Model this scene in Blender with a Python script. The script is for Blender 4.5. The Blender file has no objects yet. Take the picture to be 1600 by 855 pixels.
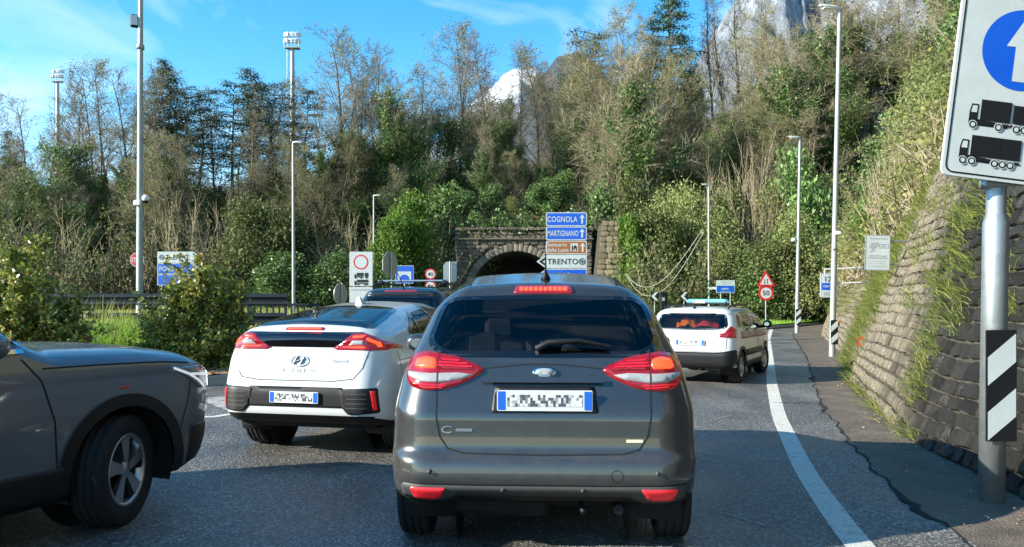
import bpy, bmesh, math, random
import numpy as np
from mathutils import Vector, Matrix
from mathutils.bvhtree import BVHTree
from mathutils.geometry import delaunay_2d_cdt

R = math.radians
rng = random.Random(7)
nrng = np.random.default_rng(11)
scene = bpy.context.scene

# ------------------------------------------------------------------ camera
CAM_H = 1.56          # metres above the road
FPX = 1250.0          # focal length in pixels of the 1600 px wide photograph
HORIZON = 470.0       # row of the horizon
cam_d = bpy.data.cameras.new('camera')
cam_d.sensor_width = 36.0
cam_d.lens = 36.0 * FPX / 1600.0
cam_d.shift_y = (HORIZON - 427.5) / 1600.0
cam_d.clip_start = 0.05
cam_d.clip_end = 9000
cam = bpy.data.objects.new('camera', cam_d)
cam.location = (0, 0, CAM_H)
cam.rotation_euler = (R(90), 0, 0)
scene.collection.objects.link(cam)
scene.camera = cam

# ------------------------------------------------------------------ light
SUN_DIR = Vector((1.0, 0.31, -0.45)).normalized()      # the way the light travels
SUN_EL = math.asin(-SUN_DIR.z)
SUN_ROT = math.atan2(-SUN_DIR.x, -SUN_DIR.y)
world = bpy.data.worlds.new('World')
scene.world = world
world.use_nodes = True
wn, wl = world.node_tree.nodes, world.node_tree.links
wn.clear()
w_out = wn.new('ShaderNodeOutputWorld')
w_bg = wn.new('ShaderNodeBackground')
w_sky = wn.new('ShaderNodeTexSky')
w_sky.sky_type = 'NISHITA'
w_sky.sun_disc = False
w_sky.sun_elevation = SUN_EL
w_sky.sun_rotation = SUN_ROT
w_sky.altitude = 600
w_sky.air_density = 1.0
w_sky.dust_density = 0.1
w_sky.ozone_density = 1.6
w_hsv = wn.new('ShaderNodeHueSaturation')
w_hsv.inputs['Saturation'].default_value = 1.42
w_hsv.inputs['Hue'].default_value = 0.492
w_hsv.inputs['Value'].default_value = 1.0
# thin cirrus, spread over the whole sky
w_co = wn.new('ShaderNodeTexCoord')
w_map = wn.new('ShaderNodeMapping')
w_map.inputs['Scale'].default_value = (1.6, 1.6, 3.6)
w_map.inputs['Rotation'].default_value = (0.0, R(14), R(20))
w_noise = wn.new('ShaderNodeTexNoise')
w_noise.inputs['Scale'].default_value = 3.2
w_noise.inputs['Detail'].default_value = 7
w_noise.inputs['Roughness'].default_value = 0.5
w_noise.inputs['Distortion'].default_value = 0.6
w_ramp = wn.new('ShaderNodeValToRGB')
w_ramp.color_ramp.elements[0].position = 0.52
w_ramp.color_ramp.elements[1].position = 0.80
w_ramp.color_ramp.elements[1].color = (0.55, 0.55, 0.55, 1)
w_mix = wn.new('ShaderNodeMixRGB')
w_mix.inputs['Color2'].default_value = (4.2, 4.7, 5.2, 1)
wl.new(w_co.outputs['Generated'], w_map.inputs['Vector'])
wl.new(w_map.outputs['Vector'], w_noise.inputs['Vector'])
wl.new(w_noise.outputs['Fac'], w_ramp.inputs['Fac'])
wl.new(w_ramp.outputs['Color'], w_mix.inputs['Fac'])
wl.new(w_sky.outputs['Color'], w_hsv.inputs['Color'])
wl.new(w_hsv.outputs['Color'], w_mix.inputs['Color1'])
wl.new(w_mix.outputs['Color'], w_bg.inputs['Color'])
w_bg.inputs['Strength'].default_value = 0.15
wl.new(w_bg.outputs['Background'], w_out.inputs['Surface'])

sun_d = bpy.data.lights.new('sun', 'SUN')
sun_d.energy = 5.0
sun_d.angle = R(0.5)
sun_d.color = (1.0, 0.93, 0.80)
sun = bpy.data.objects.new('sun', sun_d)
sun.rotation_euler = SUN_DIR.to_track_quat('-Z', 'Y').to_euler()
sun.location = (-40, -12, 30)
scene.collection.objects.link(sun)

scene.view_settings.view_transform = 'Standard'
scene.view_settings.look = 'None'
scene.view_settings.gamma = 1.0
scene.view_settings.use_curve_mapping = False
scene.view_settings.exposure = 1.18
scene.render.engine = 'CYCLES'
scene.cycles.max_bounces = 6
scene.cycles.transparent_max_bounces = 12
scene.cycles.sample_clamp_indirect = 4.0
scene.cycles.use_denoising = True


def at(px, py, Y):
    """point of the place seen at pixel (px, py) of the photograph, Y metres ahead"""
    return Vector(((px - 800.0) / FPX * Y, Y, CAM_H - (py - HORIZON) / FPX * Y))


def X_(px, Y):
    return (px - 800.0) / FPX * Y


def Z_(py, Y):
    return CAM_H - (py - HORIZON) / FPX * Y


# ------------------------------------------------------------------ materials
def lin(h):
    h = h.lstrip('#')
    c = [int(h[i:i + 2], 16) / 255.0 for i in (0, 2, 4)]
    return tuple(((x / 12.92) if x <= 0.04045 else ((x + 0.055) / 1.055) ** 2.4) for x in c) + (1.0,)


MATS = {}


def mat(name, col=(0.5, 0.5, 0.5), rough=0.5, metal=0.0, coat=0.0, spec=0.5, emit=None, es=0.0,
        var=0.0, vscale=8.0, bump=0.0, bscale=40.0, alpha=1.0, trans=0.0, ior=1.45, coords='Object', detail=6):
    """principled material with optional noise variation of the colour and a fine bump"""
    if name in MATS:
        return MATS[name]
    m = bpy.data.materials.new(name)
    m.use_nodes = True
    nt = m.node_tree
    b = nt.nodes['Principled BSDF']
    if isinstance(col, str):
        col = lin(col)
    col = tuple(col)[:3] + (1.0,)
    b.inputs['Base Color'].default_value = col
    b.inputs['Roughness'].default_value = rough
    b.inputs['Metallic'].default_value = metal
    b.inputs['Coat Weight'].default_value = coat
    b.inputs['Coat Roughness'].default_value = 0.04
    b.inputs['Specular IOR Level'].default_value = spec
    b.inputs['IOR'].default_value = ior
    b.inputs['Transmission Weight'].default_value = trans
    b.inputs['Alpha'].default_value = alpha
    if emit is not None:
        b.inputs['Emission Color'].default_value = (lin(emit) if isinstance(emit, str) else tuple(emit)[:3] + (1.0,))
        b.inputs['Emission Strength'].default_value = es
    if var > 0 or bump > 0:
        tc = nt.nodes.new('ShaderNodeTexCoord')
        if var > 0:
            n = nt.nodes.new('ShaderNodeTexNoise')
            n.inputs['Scale'].default_value = vscale
            n.inputs['Detail'].default_value = detail
            n.inputs['Roughness'].default_value = 0.65
            nt.links.new(tc.outputs[coords], n.inputs['Vector'])
            mr = nt.nodes.new('ShaderNodeMapRange')
            mr.inputs['From Min'].default_value = 0.25
            mr.inputs['From Max'].default_value = 0.75
            mr.inputs['To Min'].default_value = 1.0 - var
            mr.inputs['To Max'].default_value = 1.0 + var
            nt.links.new(n.outputs['Fac'], mr.inputs['Value'])
            mx = nt.nodes.new('ShaderNodeMixRGB')
            mx.blend_type = 'MULTIPLY'
            mx.inputs['Fac'].default_value = 1.0
            mx.inputs['Color1'].default_value = col
            nt.links.new(mr.outputs['Result'], mx.inputs['Color2'])
            nt.links.new(mx.outputs['Color'], b.inputs['Base Color'])
            mr2 = nt.nodes.new('ShaderNodeMapRange')
            mr2.inputs['To Min'].default_value = max(0.02, rough - 0.12 * min(1, var * 3))
            mr2.inputs['To Max'].default_value = min(1.0, rough + 0.12 * min(1, var * 3))
            nt.links.new(n.outputs['Fac'], mr2.inputs['Value'])
            nt.links.new(mr2.outputs['Result'], b.inputs['Roughness'])
        if bump > 0:
            n2 = nt.nodes.new('ShaderNodeTexNoise')
            n2.inputs['Scale'].default_value = bscale
            n2.inputs['Detail'].default_value = 5
            nt.links.new(tc.outputs[coords], n2.inputs['Vector'])
            bp = nt.nodes.new('ShaderNodeBump')
            bp.inputs['Strength'].default_value = bump
            bp.inputs['Distance'].default_value = 0.02
            nt.links.new(n2.outputs['Fac'], bp.inputs['Height'])
            nt.links.new(bp.outputs['Normal'], b.inputs['Normal'])
    MATS[name] = m
    return m


def leaf_mat(name, cols, trans=0.35, rough=0.55, hue_obj=0.12, spec=0.3):
    """foliage: colour differs from leaf to leaf and from plant to plant, light shines through"""
    m = bpy.data.materials.new(name)
    m.use_nodes = True
    nt = m.node_tree
    nt.nodes.clear()
    out = nt.nodes.new('ShaderNodeOutputMaterial')
    geo = nt.nodes.new('ShaderNodeNewGeometry')
    ramp = nt.nodes.new('ShaderNodeValToRGB')
    el = ramp.color_ramp.elements
    while len(el) < len(cols):
        el.new(0.5)
    for i, c in enumerate(cols):
        el[i].position = i / (len(cols) - 1)
        el[i].color = lin(c) if isinstance(c, str) else tuple(c) + (1,)
    oi = nt.nodes.new('ShaderNodeObjectInfo')
    mr = nt.nodes.new('ShaderNodeMapRange')
    mr.inputs['To Min'].default_value = 1 - hue_obj * 1.6
    mr.inputs['To Max'].default_value = 1 + hue_obj * 1.6
    mx = nt.nodes.new('ShaderNodeMixRGB')
    mx.blend_type = 'MULTIPLY'
    mx.inputs['Fac'].default_value = 1
    nt.links.new(geo.outputs['Random Per Island'], ramp.inputs['Fac'])
    nt.links.new(oi.outputs['Random'], mr.inputs['Value'])
    nt.links.new(ramp.outputs['Color'], mx.inputs['Color1'])
    nt.links.new(mr.outputs['Result'], mx.inputs['Color2'])
    b = nt.nodes.new('ShaderNodeBsdfPrincipled')
    b.inputs['Roughness'].default_value = rough
    b.inputs['Specular IOR Level'].default_value = spec
    nt.links.new(mx.outputs['Color'], b.inputs['Base Color'])
    if trans > 0:
        t = nt.nodes.new('ShaderNodeBsdfTranslucent')
        ms = nt.nodes.new('ShaderNodeMixShader')
        ms.inputs['Fac'].default_value = trans
        nt.links.new(mx.outputs['Color'], t.inputs['Color'])
        nt.links.new(b.outputs['BSDF'], ms.inputs[1])
        nt.links.new(t.outputs['BSDF'], ms.inputs[2])
        nt.links.new(ms.outputs['Shader'], out.inputs['Surface'])
    else:
        nt.links.new(b.outputs['BSDF'], out.inputs['Surface'])
    MATS[name] = m
    return m


def glass_mat(name, tint=(0.05, 0.06, 0.07), refl=0.06):
    """tinted car glass: a dark clear pane with a mirror-like coat that grows at grazing angles"""
    m = bpy.data.materials.new(name)
    m.use_nodes = True
    nt = m.node_tree
    nt.nodes.clear()
    out = nt.nodes.new('ShaderNodeOutputMaterial')
    tr = nt.nodes.new('ShaderNodeBsdfTransparent')
    tr.inputs['Color'].default_value = tuple(tint) + (1,)
    gl = nt.nodes.new('ShaderNodeBsdfGlossy')
    gl.inputs['Roughness'].default_value = 0.015
    fr = nt.nodes.new('ShaderNodeFresnel')
    fr.inputs['IOR'].default_value = 1.5
    ad = nt.nodes.new('ShaderNodeMath')
    ad.operation = 'MULTIPLY_ADD'
    ad.inputs[1].default_value = 1.0
    ad.inputs[2].default_value = refl - 0.04
    nt.links.new(fr.outputs['Fac'], ad.inputs[0])
    mx = nt.nodes.new('ShaderNodeMixShader')
    nt.links.new(ad.outputs['Value'], mx.inputs['Fac'])
    nt.links.new(tr.outputs['BSDF'], mx.inputs[1])
    nt.links.new(gl.outputs['BSDF'], mx.inputs[2])
    nt.links.new(mx.outputs['Shader'], out.inputs['Surface'])
    MATS[name] = m
    return m


# ------------------------------------------------------------------ objects
COL = scene.collection


def link(o, parent=None):
    COL.objects.link(o)
    if parent is not None:
        o.parent = parent
    return o


def tag(o, label=None, cat=None, group=None, kind=None):
    if label:
        o['label'] = label
    if cat:
        o['category'] = cat
    if group:
        o['group'] = group
    if kind:
        o['kind'] = kind
    return o


def thing(name, label, cat, loc=(0, 0, 0), rz=0.0, group=None):
    o = bpy.data.objects.new(name, None)
    o.empty_display_size = 0.2
    o.location = loc
    o.rotation_euler = (0, 0, rz)
    link(o)
    return tag(o, label, cat, group)


def np_mesh(name, V, F, smooth=False):
    """mesh from arrays; F is (n,3) or (n,4), or a list of such arrays"""
    V = np.asarray(V, dtype=np.float32).reshape(-1, 3)
    Fs = F if isinstance(F, list) else [F]
    Fs = [np.asarray(f, dtype=np.int32) for f in Fs if len(f)]
    me = bpy.data.meshes.new(name)
    me.vertices.add(len(V))
    me.vertices.foreach_set('co', V.ravel())
    nl = sum(f.size for f in Fs)
    npoly = sum(len(f) for f in Fs)
    me.loops.add(nl)
    me.polygons.add(npoly)
    me.loops.foreach_set('vertex_index', np.concatenate([f.ravel() for f in Fs]))
    tot = np.concatenate([np.full(len(f), f.shape[1], dtype=np.int32) for f in Fs])
    st = np.concatenate([[0], np.cumsum(tot)[:-1]]).astype(np.int32)
    me.polygons.foreach_set('loop_start', st)
    if smooth:
        me.polygons.foreach_set('use_smooth', np.ones(npoly, dtype=bool))
    me.update(calc_edges=True)
    return me


def np_obj(name, V, F, m, parent=None, smooth=False, loc=None):
    me = np_mesh(name, V, F, smooth)
    if m is not None:
        me.materials.append(MATS[m] if isinstance(m, str) else m)
    o = bpy.data.objects.new(name, me)
    if loc is not None:
        o.location = loc
    return link(o, parent)


class MB:
    """collects shapes, then links them as one mesh object"""

    def __init__(s):
        s.v, s.f, s.sm = [], [], []

    def add(s, vs, fs, smooth=False, M=None):
        b = len(s.v)
        for p in vs:
            p = Vector(p)
            s.v.append(tuple(M @ p) if M is not None else tuple(p))
        for f in fs:
            s.f.append(tuple(i + b for i in f))
            s.sm.append(smooth)
        return s

    def box(s, c, d, M=None, rz=0.0, bev=0.0):
        x, y, z = (d[0] / 2, d[1] / 2, d[2] / 2)
        if bev <= 0:
            vs = [(-x, -y, -z), (x, -y, -z), (x, y, -z), (-x, y, -z), (-x, -y, z), (x, -y, z), (x, y, z), (-x, y, z)]
            fs = [(0, 3, 2, 1), (4, 5, 6, 7), (0, 1, 5, 4), (1, 2, 6, 5), (2, 3, 7, 6), (3, 0, 4, 7)]
        else:
            b = bev
            vs, ring = [], [(-x + b, -y), (x - b, -y), (x, -y + b), (x, y - b), (x - b, y), (-x + b, y), (-x, y - b), (-x, -y + b)]
            ringi = [(px * (1 - b / x), py * (1 - b / y)) for px, py in ring]
            for rr, zz in ((ringi, -z), (ring, -z + b), (ring, z - b), (ringi, z)):
                vs += [(px, py, zz) for px, py in rr]
            fs = [tuple(range(7, -1, -1)), tuple(range(24, 32))]
            for k in range(3):
                for i in range(8):
                    j = (i + 1) % 8
                    fs.append((k * 8 + i, k * 8 + j, k * 8 + 8 + j, k * 8 + 8 + i))
        T = Matrix.Translation(Vector(c)) @ Matrix.Rotation(rz, 4, 'Z')
        if M is not None:
            T = M @ T
        return s.add(vs, fs, False, T)

    def tube(s, pts, rad, n=8, smooth=True, cap=True, closed=False):
        pts = [Vector(p) for p in pts]
        if not isinstance(rad, (list, tuple)):
            rad = [rad] * len(pts)
        vs, fs = [], []
        up = Vector((0, 0, 1))
        m = len(pts)
        for i, p in enumerate(pts):
            a = pts[(i - 1) % m] if (closed or i > 0) else p
            c = pts[(i + 1) % m] if (closed or i < m - 1) else p
            t = (c - a).normalized()
            u = up if abs(t.dot(up)) < 0.95 else Vector((1, 0, 0))
            e1 = t.cross(u).normalized()
            e2 = e1.cross(t).normalized()
            for k in range(n):
                an = 2 * math.pi * k / n
                vs.append(p + rad[i] * (math.cos(an) * e1 + math.sin(an) * e2))
        for i in range(m if closed else m - 1):
            for k in range(n):
                k2 = (k + 1) % n
                j = (i + 1) % m
                fs.append((i * n + k, i * n + k2, j * n + k2, j * n + k))
        s.add(vs, fs, smooth)
        if cap and not closed:
            s.add([vs[k] for k in range(n)], [tuple(range(n))])
            s.add([vs[(m - 1) * n + k] for k in range(n)], [tuple(range(n - 1, -1, -1))])
        return s

    def lathe(s, prof, n=24, axis='Z', M=None, smooth=True, closed=True):
        """prof: (r, h) pairs turned round the axis"""
        vs, fs = [], []
        for r_, h in prof:
            for k in range(n):
                a = 2 * math.pi * k / n
                c, d = r_ * math.cos(a), r_ * math.sin(a)
                vs.append({'Z': (c, d, h), 'X': (h, c, d), 'Y': (d, h, c)}[axis])
        for i in range(len(prof) - 1):
            for k in range(n):
                k2 = (k + 1) % n
                fs.append((i * n + k, i * n + k2, (i + 1) * n + k2, (i + 1) * n + k))
        return s.add(vs, fs, smooth, M)

    def plate(s, poly, y0=0.0, y1=0.0, M=None):
        """polygon in the x-z plane, from depth y0 (front) to y1 (back); flat when they are equal"""
        n = len(poly)
        area = sum(poly[i][0] * poly[(i + 1) % n][1] - poly[(i + 1) % n][0] * poly[i][1] for i in range(n))
        if area < 0:
            poly = poly[::-1]
        vs = [(x, y0, z) for x, z in poly]
        fs = [tuple(range(n))]
        if y1 != y0:
            vs += [(x, y1, z) for x, z in poly]
            fs.append(tuple(range(2 * n - 1, n - 1, -1)))
            for i in range(n):
                j = (i + 1) % n
                fs.append((i, i + n, j + n, j))
        return s.add(vs, fs, False, M)

    def ring(s, outer, inner, y0, M=None):
        n = len(outer)
        vs = [(x, y0, z) for x, z in outer] + [(x, y0, z) for x, z in inner]
        fs = []
        for i in range(n):
            j = (i + 1) % n
            fs.append((i, j, j + n, i + n))
        return s.add(vs, fs, False, M)

    def mesh(s, name):
        me = bpy.data.meshes.new(name)
        me.from_pydata(s.v, [], s.f)
        me.polygons.foreach_set('use_smooth', s.sm)
        me.update()
        return me

    def build(s, name, m, parent=None, loc=None, rz=None):
        me = s.mesh(name)
        me.materials.append(MATS[m] if isinstance(m, str) else m)
        o = bpy.data.objects.new(name, me)
        if loc is not None:
            o.location = loc
        if rz is not None:
            o.rotation_euler = (0, 0, rz)
        return link(o, parent)


def copy_tree(o, parent=None):
    c = o.copy()
    COL.objects.link(c)
    c.parent = parent
    for ch in list(o.children):
        copy_tree(ch, c)
    return c


def rrect(x0, z0, x1, z1, r=0.03, n=5):
    """rounded rectangle outline, counter-clockwise"""
    pts = []
    for cx, cz, a0 in ((x1 - r, z0 + r, -90), (x1 - r, z1 - r, 0), (x0 + r, z1 - r, 90), (x0 + r, z0 + r, 180)):
        for k in range(n + 1):
            a = R(a0 + 90 * k / n)
            pts.append((cx + r * math.cos(a), cz + r * math.sin(a)))
    return pts


def circ(cx, cz, r, n=40, rz=None):
    return [(cx + r * math.cos(2 * math.pi * k / n), cz + (rz or r) * math.sin(2 * math.pi * k / n)) for k in range(n)]


def arrow_up(cx, z0, z1, w):
    h = z1 - z0
    s_ = w * 0.17
    zz = z1 - w * 0.62
    return [(cx - s_, z0), (cx + s_, z0), (cx + s_, zz), (cx + w / 2, zz - 0.04 * h), (cx, z1), (cx - w / 2, zz - 0.04 * h), (cx - s_, zz)]


TEXT_CACHE = {}


def text_geo(t, bold=0.0, space=1.0):
    key = (t, bold, space)
    if key not in TEXT_CACHE:
        cu = bpy.data.curves.new('lettering', 'FONT')
        cu.body = t
        cu.size = 1.0
        cu.resolution_u = 3
        cu.offset = bold
        cu.space_character = space
        cu.fill_mode = 'FRONT'
        ob = bpy.data.objects.new('lettering', cu)
        COL.objects.link(ob)
        dg = bpy.context.evaluated_depsgraph_get()
        me = bpy.data.meshes.new_from_object(ob.evaluated_get(dg))
        vs = [tuple(v.co) for v in me.vertices]
        fs = [tuple(p.vertices) for p in me.polygons]
        bpy.data.objects.remove(ob)
        bpy.data.curves.remove(cu)
        bpy.data.meshes.remove(me)
        TEXT_CACHE[key] = (vs, fs)
    return TEXT_CACHE[key]


def put_text(mb, t, x0, z0, x1, z1, y, bold=0.0, space=1.0, M=None, xform=None):
    """lettering fitted into the box x0..x1, z0..z1 in the plane y"""
    vs, fs = text_geo(t, bold, space)
    ax = [v[0] for v in vs]
    az = [v[1] for v in vs]
    sx = (x1 - x0) / (max(ax) - min(ax))
    sz = (z1 - z0) / (max(az) - min(az))
    pts = [(x0 + (v[0] - min(ax)) * sx, y, z0 + (v[1] - min(az)) * sz) for v in vs]
    if xform:
        pts = [xform(p) for p in pts]
    mb.add(pts, fs, False, M)
    return mb


def smooth_curve(pts, sm=0.06, n=400):
    """y(x) through points, kinks softened over +-sm; vectorised"""
    xs = np.array([p[0] for p in pts], float)
    ys = np.array([p[1] for p in pts], float)
    g = np.linspace(xs[0], xs[-1], n)
    y = np.interp(g, xs, ys)
    w = max(1, int(sm / ((xs[-1] - xs[0]) / (n - 1))))
    if w > 1:
        k = np.hanning(2 * w + 3)[1:-1]
        k /= k.sum()
        pad = len(k) // 2
        # odd reflection keeps the end values
        yy = np.concatenate([2 * y[0] - y[pad:0:-1], y, 2 * y[-1] - y[-2:-pad - 2:-1]])
        y = np.convolve(yy, k, 'valid')[:n]
    return lambda t: np.interp(t, g, y)


ORD = ['first', 'second', 'third', 'fourth', 'fifth', 'sixth', 'seventh', 'eighth', 'ninth', 'tenth', 'eleventh', 'twelfth',
       'thirteenth', 'fourteenth', 'fifteenth', 'sixteenth', 'seventeenth', 'eighteenth', 'nineteenth', 'twentieth']
for _t, _n in (('twenty', 'thirtieth'), ('thirty', 'fortieth'), ('forty', 'fiftieth'), ('fifty', 'sixtieth'), ('sixty', 'seventieth')):
    ORD += [_t + '-' + o for o in ORD[:9]] + [_n]
from mathutils import noise as mnoise

# ------------------------------------------------------------------ surface materials
def ground_mat(name, stops, scale=6.0, bump=0.5, bscale=30.0, rough=0.95, scale2=60.0):
    m = bpy.data.materials.new(name)
    m.use_nodes = True
    nt = m.node_tree
    b = nt.nodes['Principled BSDF']
    b.inputs['Roughness'].default_value = rough
    b.inputs['Specular IOR Level'].default_value = 0.25
    tc = nt.nodes.new('ShaderNodeTexCoord')
    n = nt.nodes.new('ShaderNodeTexNoise')
    n.inputs['Scale'].default_value = scale
    n.inputs['Detail'].default_value = 8
    n.inputs['Roughness'].default_value = 0.7
    n2 = nt.nodes.new('ShaderNodeTexNoise')
    n2.inputs['Scale'].default_value = scale2
    n2.inputs['Detail'].default_value = 3
    mx = nt.nodes.new('ShaderNodeMath')
    mx.operation = 'MULTIPLY_ADD'
    mx.inputs[1].default_value = 0.5
    nt.links.new(tc.outputs['Object'], n.inputs['Vector'])
    nt.links.new(tc.outputs['Object'], n2.inputs['Vector'])
    nt.links.new(n2.outputs['Fac'], mx.inputs[0])
    mul = nt.nodes.new('ShaderNodeMath')
    mul.operation = 'MULTIPLY'
    mul.inputs[1].default_value = 0.5
    nt.links.new(n.outputs['Fac'], mul.inputs[0])
    nt.links.new(mul.outputs['Value'], mx.inputs[2])
    rp = nt.nodes.new('ShaderNodeValToRGB')
    el = rp.color_ramp.elements
    while len(el) < len(stops):
        el.new(0.5)
    for i, (p, c) in enumerate(stops):
        el[i].position = p
        el[i].color = lin(c)
    nt.links.new(mx.outputs['Value'], rp.inputs['Fac'])
    nt.links.new(rp.outputs['Color'], b.inputs['Base Color'])
    n3 = nt.nodes.new('ShaderNodeTexNoise')
    n3.inputs['Scale'].default_value = bscale
    n3.inputs['Detail'].default_value = 6
    nt.links.new(tc.outputs['Object'], n3.inputs['Vector'])
    bp = nt.nodes.new('ShaderNodeBump')
    bp.inputs['Strength'].default_value = bump
    bp.inputs['Distance'].default_value = 0.03
    nt.links.new(n3.outputs['Fac'], bp.inputs['Height'])
    nt.links.new(bp.outputs['Normal'], b.inputs['Normal'])
    MATS[name] = m
    return m


def asphalt_mat():
    m = bpy.data.materials.new('asphalt')
    m.use_nodes = True
    nt = m.node_tree
    b = nt.nodes['Principled BSDF']
    tc = nt.nodes.new('ShaderNodeTexCoord')
    vor = nt.nodes.new('ShaderNodeTexVoronoi')      # the chippings
    vor.inputs['Scale'].default_value = 64
    big = nt.nodes.new('ShaderNodeTexNoise')        # worn and patched areas
    big.inputs['Scale'].default_value = 0.55
    big.inputs['Detail'].default_value = 6
    big.inputs['Roughness'].default_value = 0.6
    mid = nt.nodes.new('ShaderNodeTexNoise')
    mid.inputs['Scale'].default_value = 26
    mid.inputs['Detail'].default_value = 4
    for n in (vor, big, mid):
        nt.links.new(tc.outputs['Object'], n.inputs['Vector'])
    sep = nt.nodes.new('ShaderNodeSeparateColor')
    nt.links.new(vor.outputs['Color'], sep.inputs['Color'])
    rp = nt.nodes.new('ShaderNodeValToRGB')
    el = rp.color_ramp.elements
    el[0].position, el[0].color = 0.0, (0.050, 0.049, 0.048, 1)
    el[1].position, el[1].color = 1.0, (0.32, 0.305, 0.26, 1)
    e = el.new(0.45); e.color = (0.088, 0.086, 0.082, 1)
    e = el.new(0.78); e.color = (0.145, 0.14, 0.126, 1)
    nt.links.new(sep.outputs['Red'], rp.inputs['Fac'])
    mr = nt.nodes.new('ShaderNodeMapRange')
    mr.inputs['From Min'].default_value = 0.3
    mr.inputs['From Max'].default_value = 0.7
    mr.inputs['To Min'].default_value = 0.62
    mr.inputs['To Max'].default_value = 1.42
    nt.links.new(big.outputs['Fac'], mr.inputs['Value'])
    mx = nt.nodes.new('ShaderNodeMixRGB')
    mx.blend_type = 'MULTIPLY'
    mx.inputs['Fac'].default_value = 1
    nt.links.new(rp.outputs['Color'], mx.inputs['Color1'])
    nt.links.new(mr.outputs['Result'], mx.inputs['Color2'])
    # polished wheel tracks running along the road, oil drips between them
    mp = nt.nodes.new('ShaderNodeMapping')
    mp.inputs['Rotation'].default_value = (0, 0, R(6))
    mp.inputs['Scale'].default_value = (1.1, 0.07, 1)
    nt.links.new(tc.outputs['Object'], mp.inputs['Vector'])
    trk = nt.nodes.new('ShaderNodeTexNoise')
    trk.inputs['Scale'].default_value = 1.0
    trk.inputs['Detail'].default_value = 3
    nt.links.new(mp.outputs['Vector'], trk.inputs['Vector'])
    drip = nt.nodes.new('ShaderNodeTexNoise')
    drip.inputs['Scale'].default_value = 3.3
    drip.inputs['Detail'].default_value = 5
    drip.inputs['Roughness'].default_value = 0.7
    nt.links.new(tc.outputs['Object'], drip.inputs['Vector'])
    mt = nt.nodes.new('ShaderNodeMapRange')
    mt.inputs['From Min'].default_value = 0.35
    mt.inputs['From Max'].default_value = 0.65
    mt.inputs['To Min'].default_value = 0.74
    mt.inputs['To Max'].default_value = 1.2
    nt.links.new(trk.outputs['Fac'], mt.inputs['Value'])
    md = nt.nodes.new('ShaderNodeMapRange')
    md.inputs['From Min'].default_value = 0.62
    md.inputs['From Max'].default_value = 0.72
    md.inputs['To Min'].default_value = 1.0
    md.inputs['To Max'].default_value = 0.55
    nt.links.new(drip.outputs['Fac'], md.inputs['Value'])
    mm = nt.nodes.new('ShaderNodeMath')
    mm.operation = 'MULTIPLY'
    nt.links.new(mt.outputs['Result'], mm.inputs[0])
    nt.links.new(md.outputs['Result'], mm.inputs[1])
    mx2 = nt.nodes.new('ShaderNodeMixRGB')
    mx2.blend_type = 'MULTIPLY'
    mx2.inputs['Fac'].default_value = 1
    nt.links.new(mx.outputs['Color'], mx2.inputs['Color1'])
    nt.links.new(mm.outputs['Value'], mx2.inputs['Color2'])
    nt.links.new(mx2.outputs['Color'], b.inputs['Base Color'])
    mr2 = nt.nodes.new('ShaderNodeMapRange')
    mr2.inputs['From Min'].default_value = 0.35
    mr2.inputs['From Max'].default_value = 0.65
    mr2.inputs['To Min'].default_value = 0.32
    mr2.inputs['To Max'].default_value = 0.58
    nt.links.new(big.outputs['Fac'], mr2.inputs['Value'])
    nt.links.new(mr2.outputs['Result'], b.inputs['Roughness'])
    ad = nt.nodes.new('ShaderNodeMath')
    ad.operation = 'SUBTRACT'
    nt.links.new(mid.outputs['Fac'], ad.inputs[0])
    nt.links.new(vor.outputs['Distance'], ad.inputs[1])
    bp = nt.nodes.new('ShaderNodeBump')
    bp.inputs['Strength'].default_value = 0.8
    bp.inputs['Distance'].default_value = 0.008
    nt.links.new(ad.outputs['Value'], bp.inputs['Height'])
    nt.links.new(bp.outputs['Normal'], b.inputs['Normal'])
    MATS['asphalt'] = m


asphalt_mat()
ground_mat('earth', [(0.3, '#3d3626'), (0.5, '#5b5238'), (0.7, '#6f6a45')], 1.5, 0.8, 12)
ground_mat('forest_floor', [(0.3, '#2b281b'), (0.48, '#453d29'), (0.6, '#4d5230'), (0.75, '#5d5637')], 0.5, 1.0, 4, scale2=5)
ground_mat('slope_soil', [(0.3, '#4a4329'), (0.5, '#6f6440'), (0.62, '#7d7a48'), (0.75, '#8a7b55')], 0.6, 1.0, 6, scale2=7)
ground_mat('meadow', [(0.3, '#4c7a1c'), (0.5, '#6aa32a'), (0.7, '#86b83a')], 2.0, 0.8, 40)
ground_mat('gutter_dirt', [(0.3, '#453f39'), (0.46, '#5f574d'), (0.58, '#766b5e'), (0.72, '#93887a')], 2.2, 0.6, 60, rough=0.7, scale2=90)
ground_mat('mulch_soil', [(0.3, '#3a2b1e'), (0.5, '#5d4733'), (0.7, '#84694c')], 9.0, 1.0, 60, scale2=50)
ground_mat('mortar', [(0.3, '#2c2a26'), (0.5, '#45423a'), (0.7, '#5d584d')], 5.0, 0.8, 40)
ground_mat('concrete', [(0.3, '#8a8578'), (0.5, '#a39d8e'), (0.7, '#b7b1a2')], 3.0, 0.4, 50)
def worn_paint(name, col, amount):
    m = ground_mat(name, [(0.0, '#4a4a48'), (amount, '#5d5c59'), (amount + 0.035, '#a9a79f'), (amount + 0.10, col), (1.0, col)], 7.0, 0.5, 120, rough=0.6, scale2=55)
    return m


worn_paint('road_paint', '#d3d1c6', 0.375)
worn_paint('road_paint_old', '#bfbdb4', 0.44)
mat('crack_tar', (0.012, 0.012, 0.013), 0.9)
mat('kerb_stone', '#9a968c', 0.85, var=0.25, vscale=6, bump=0.4, bscale=60)


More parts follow.
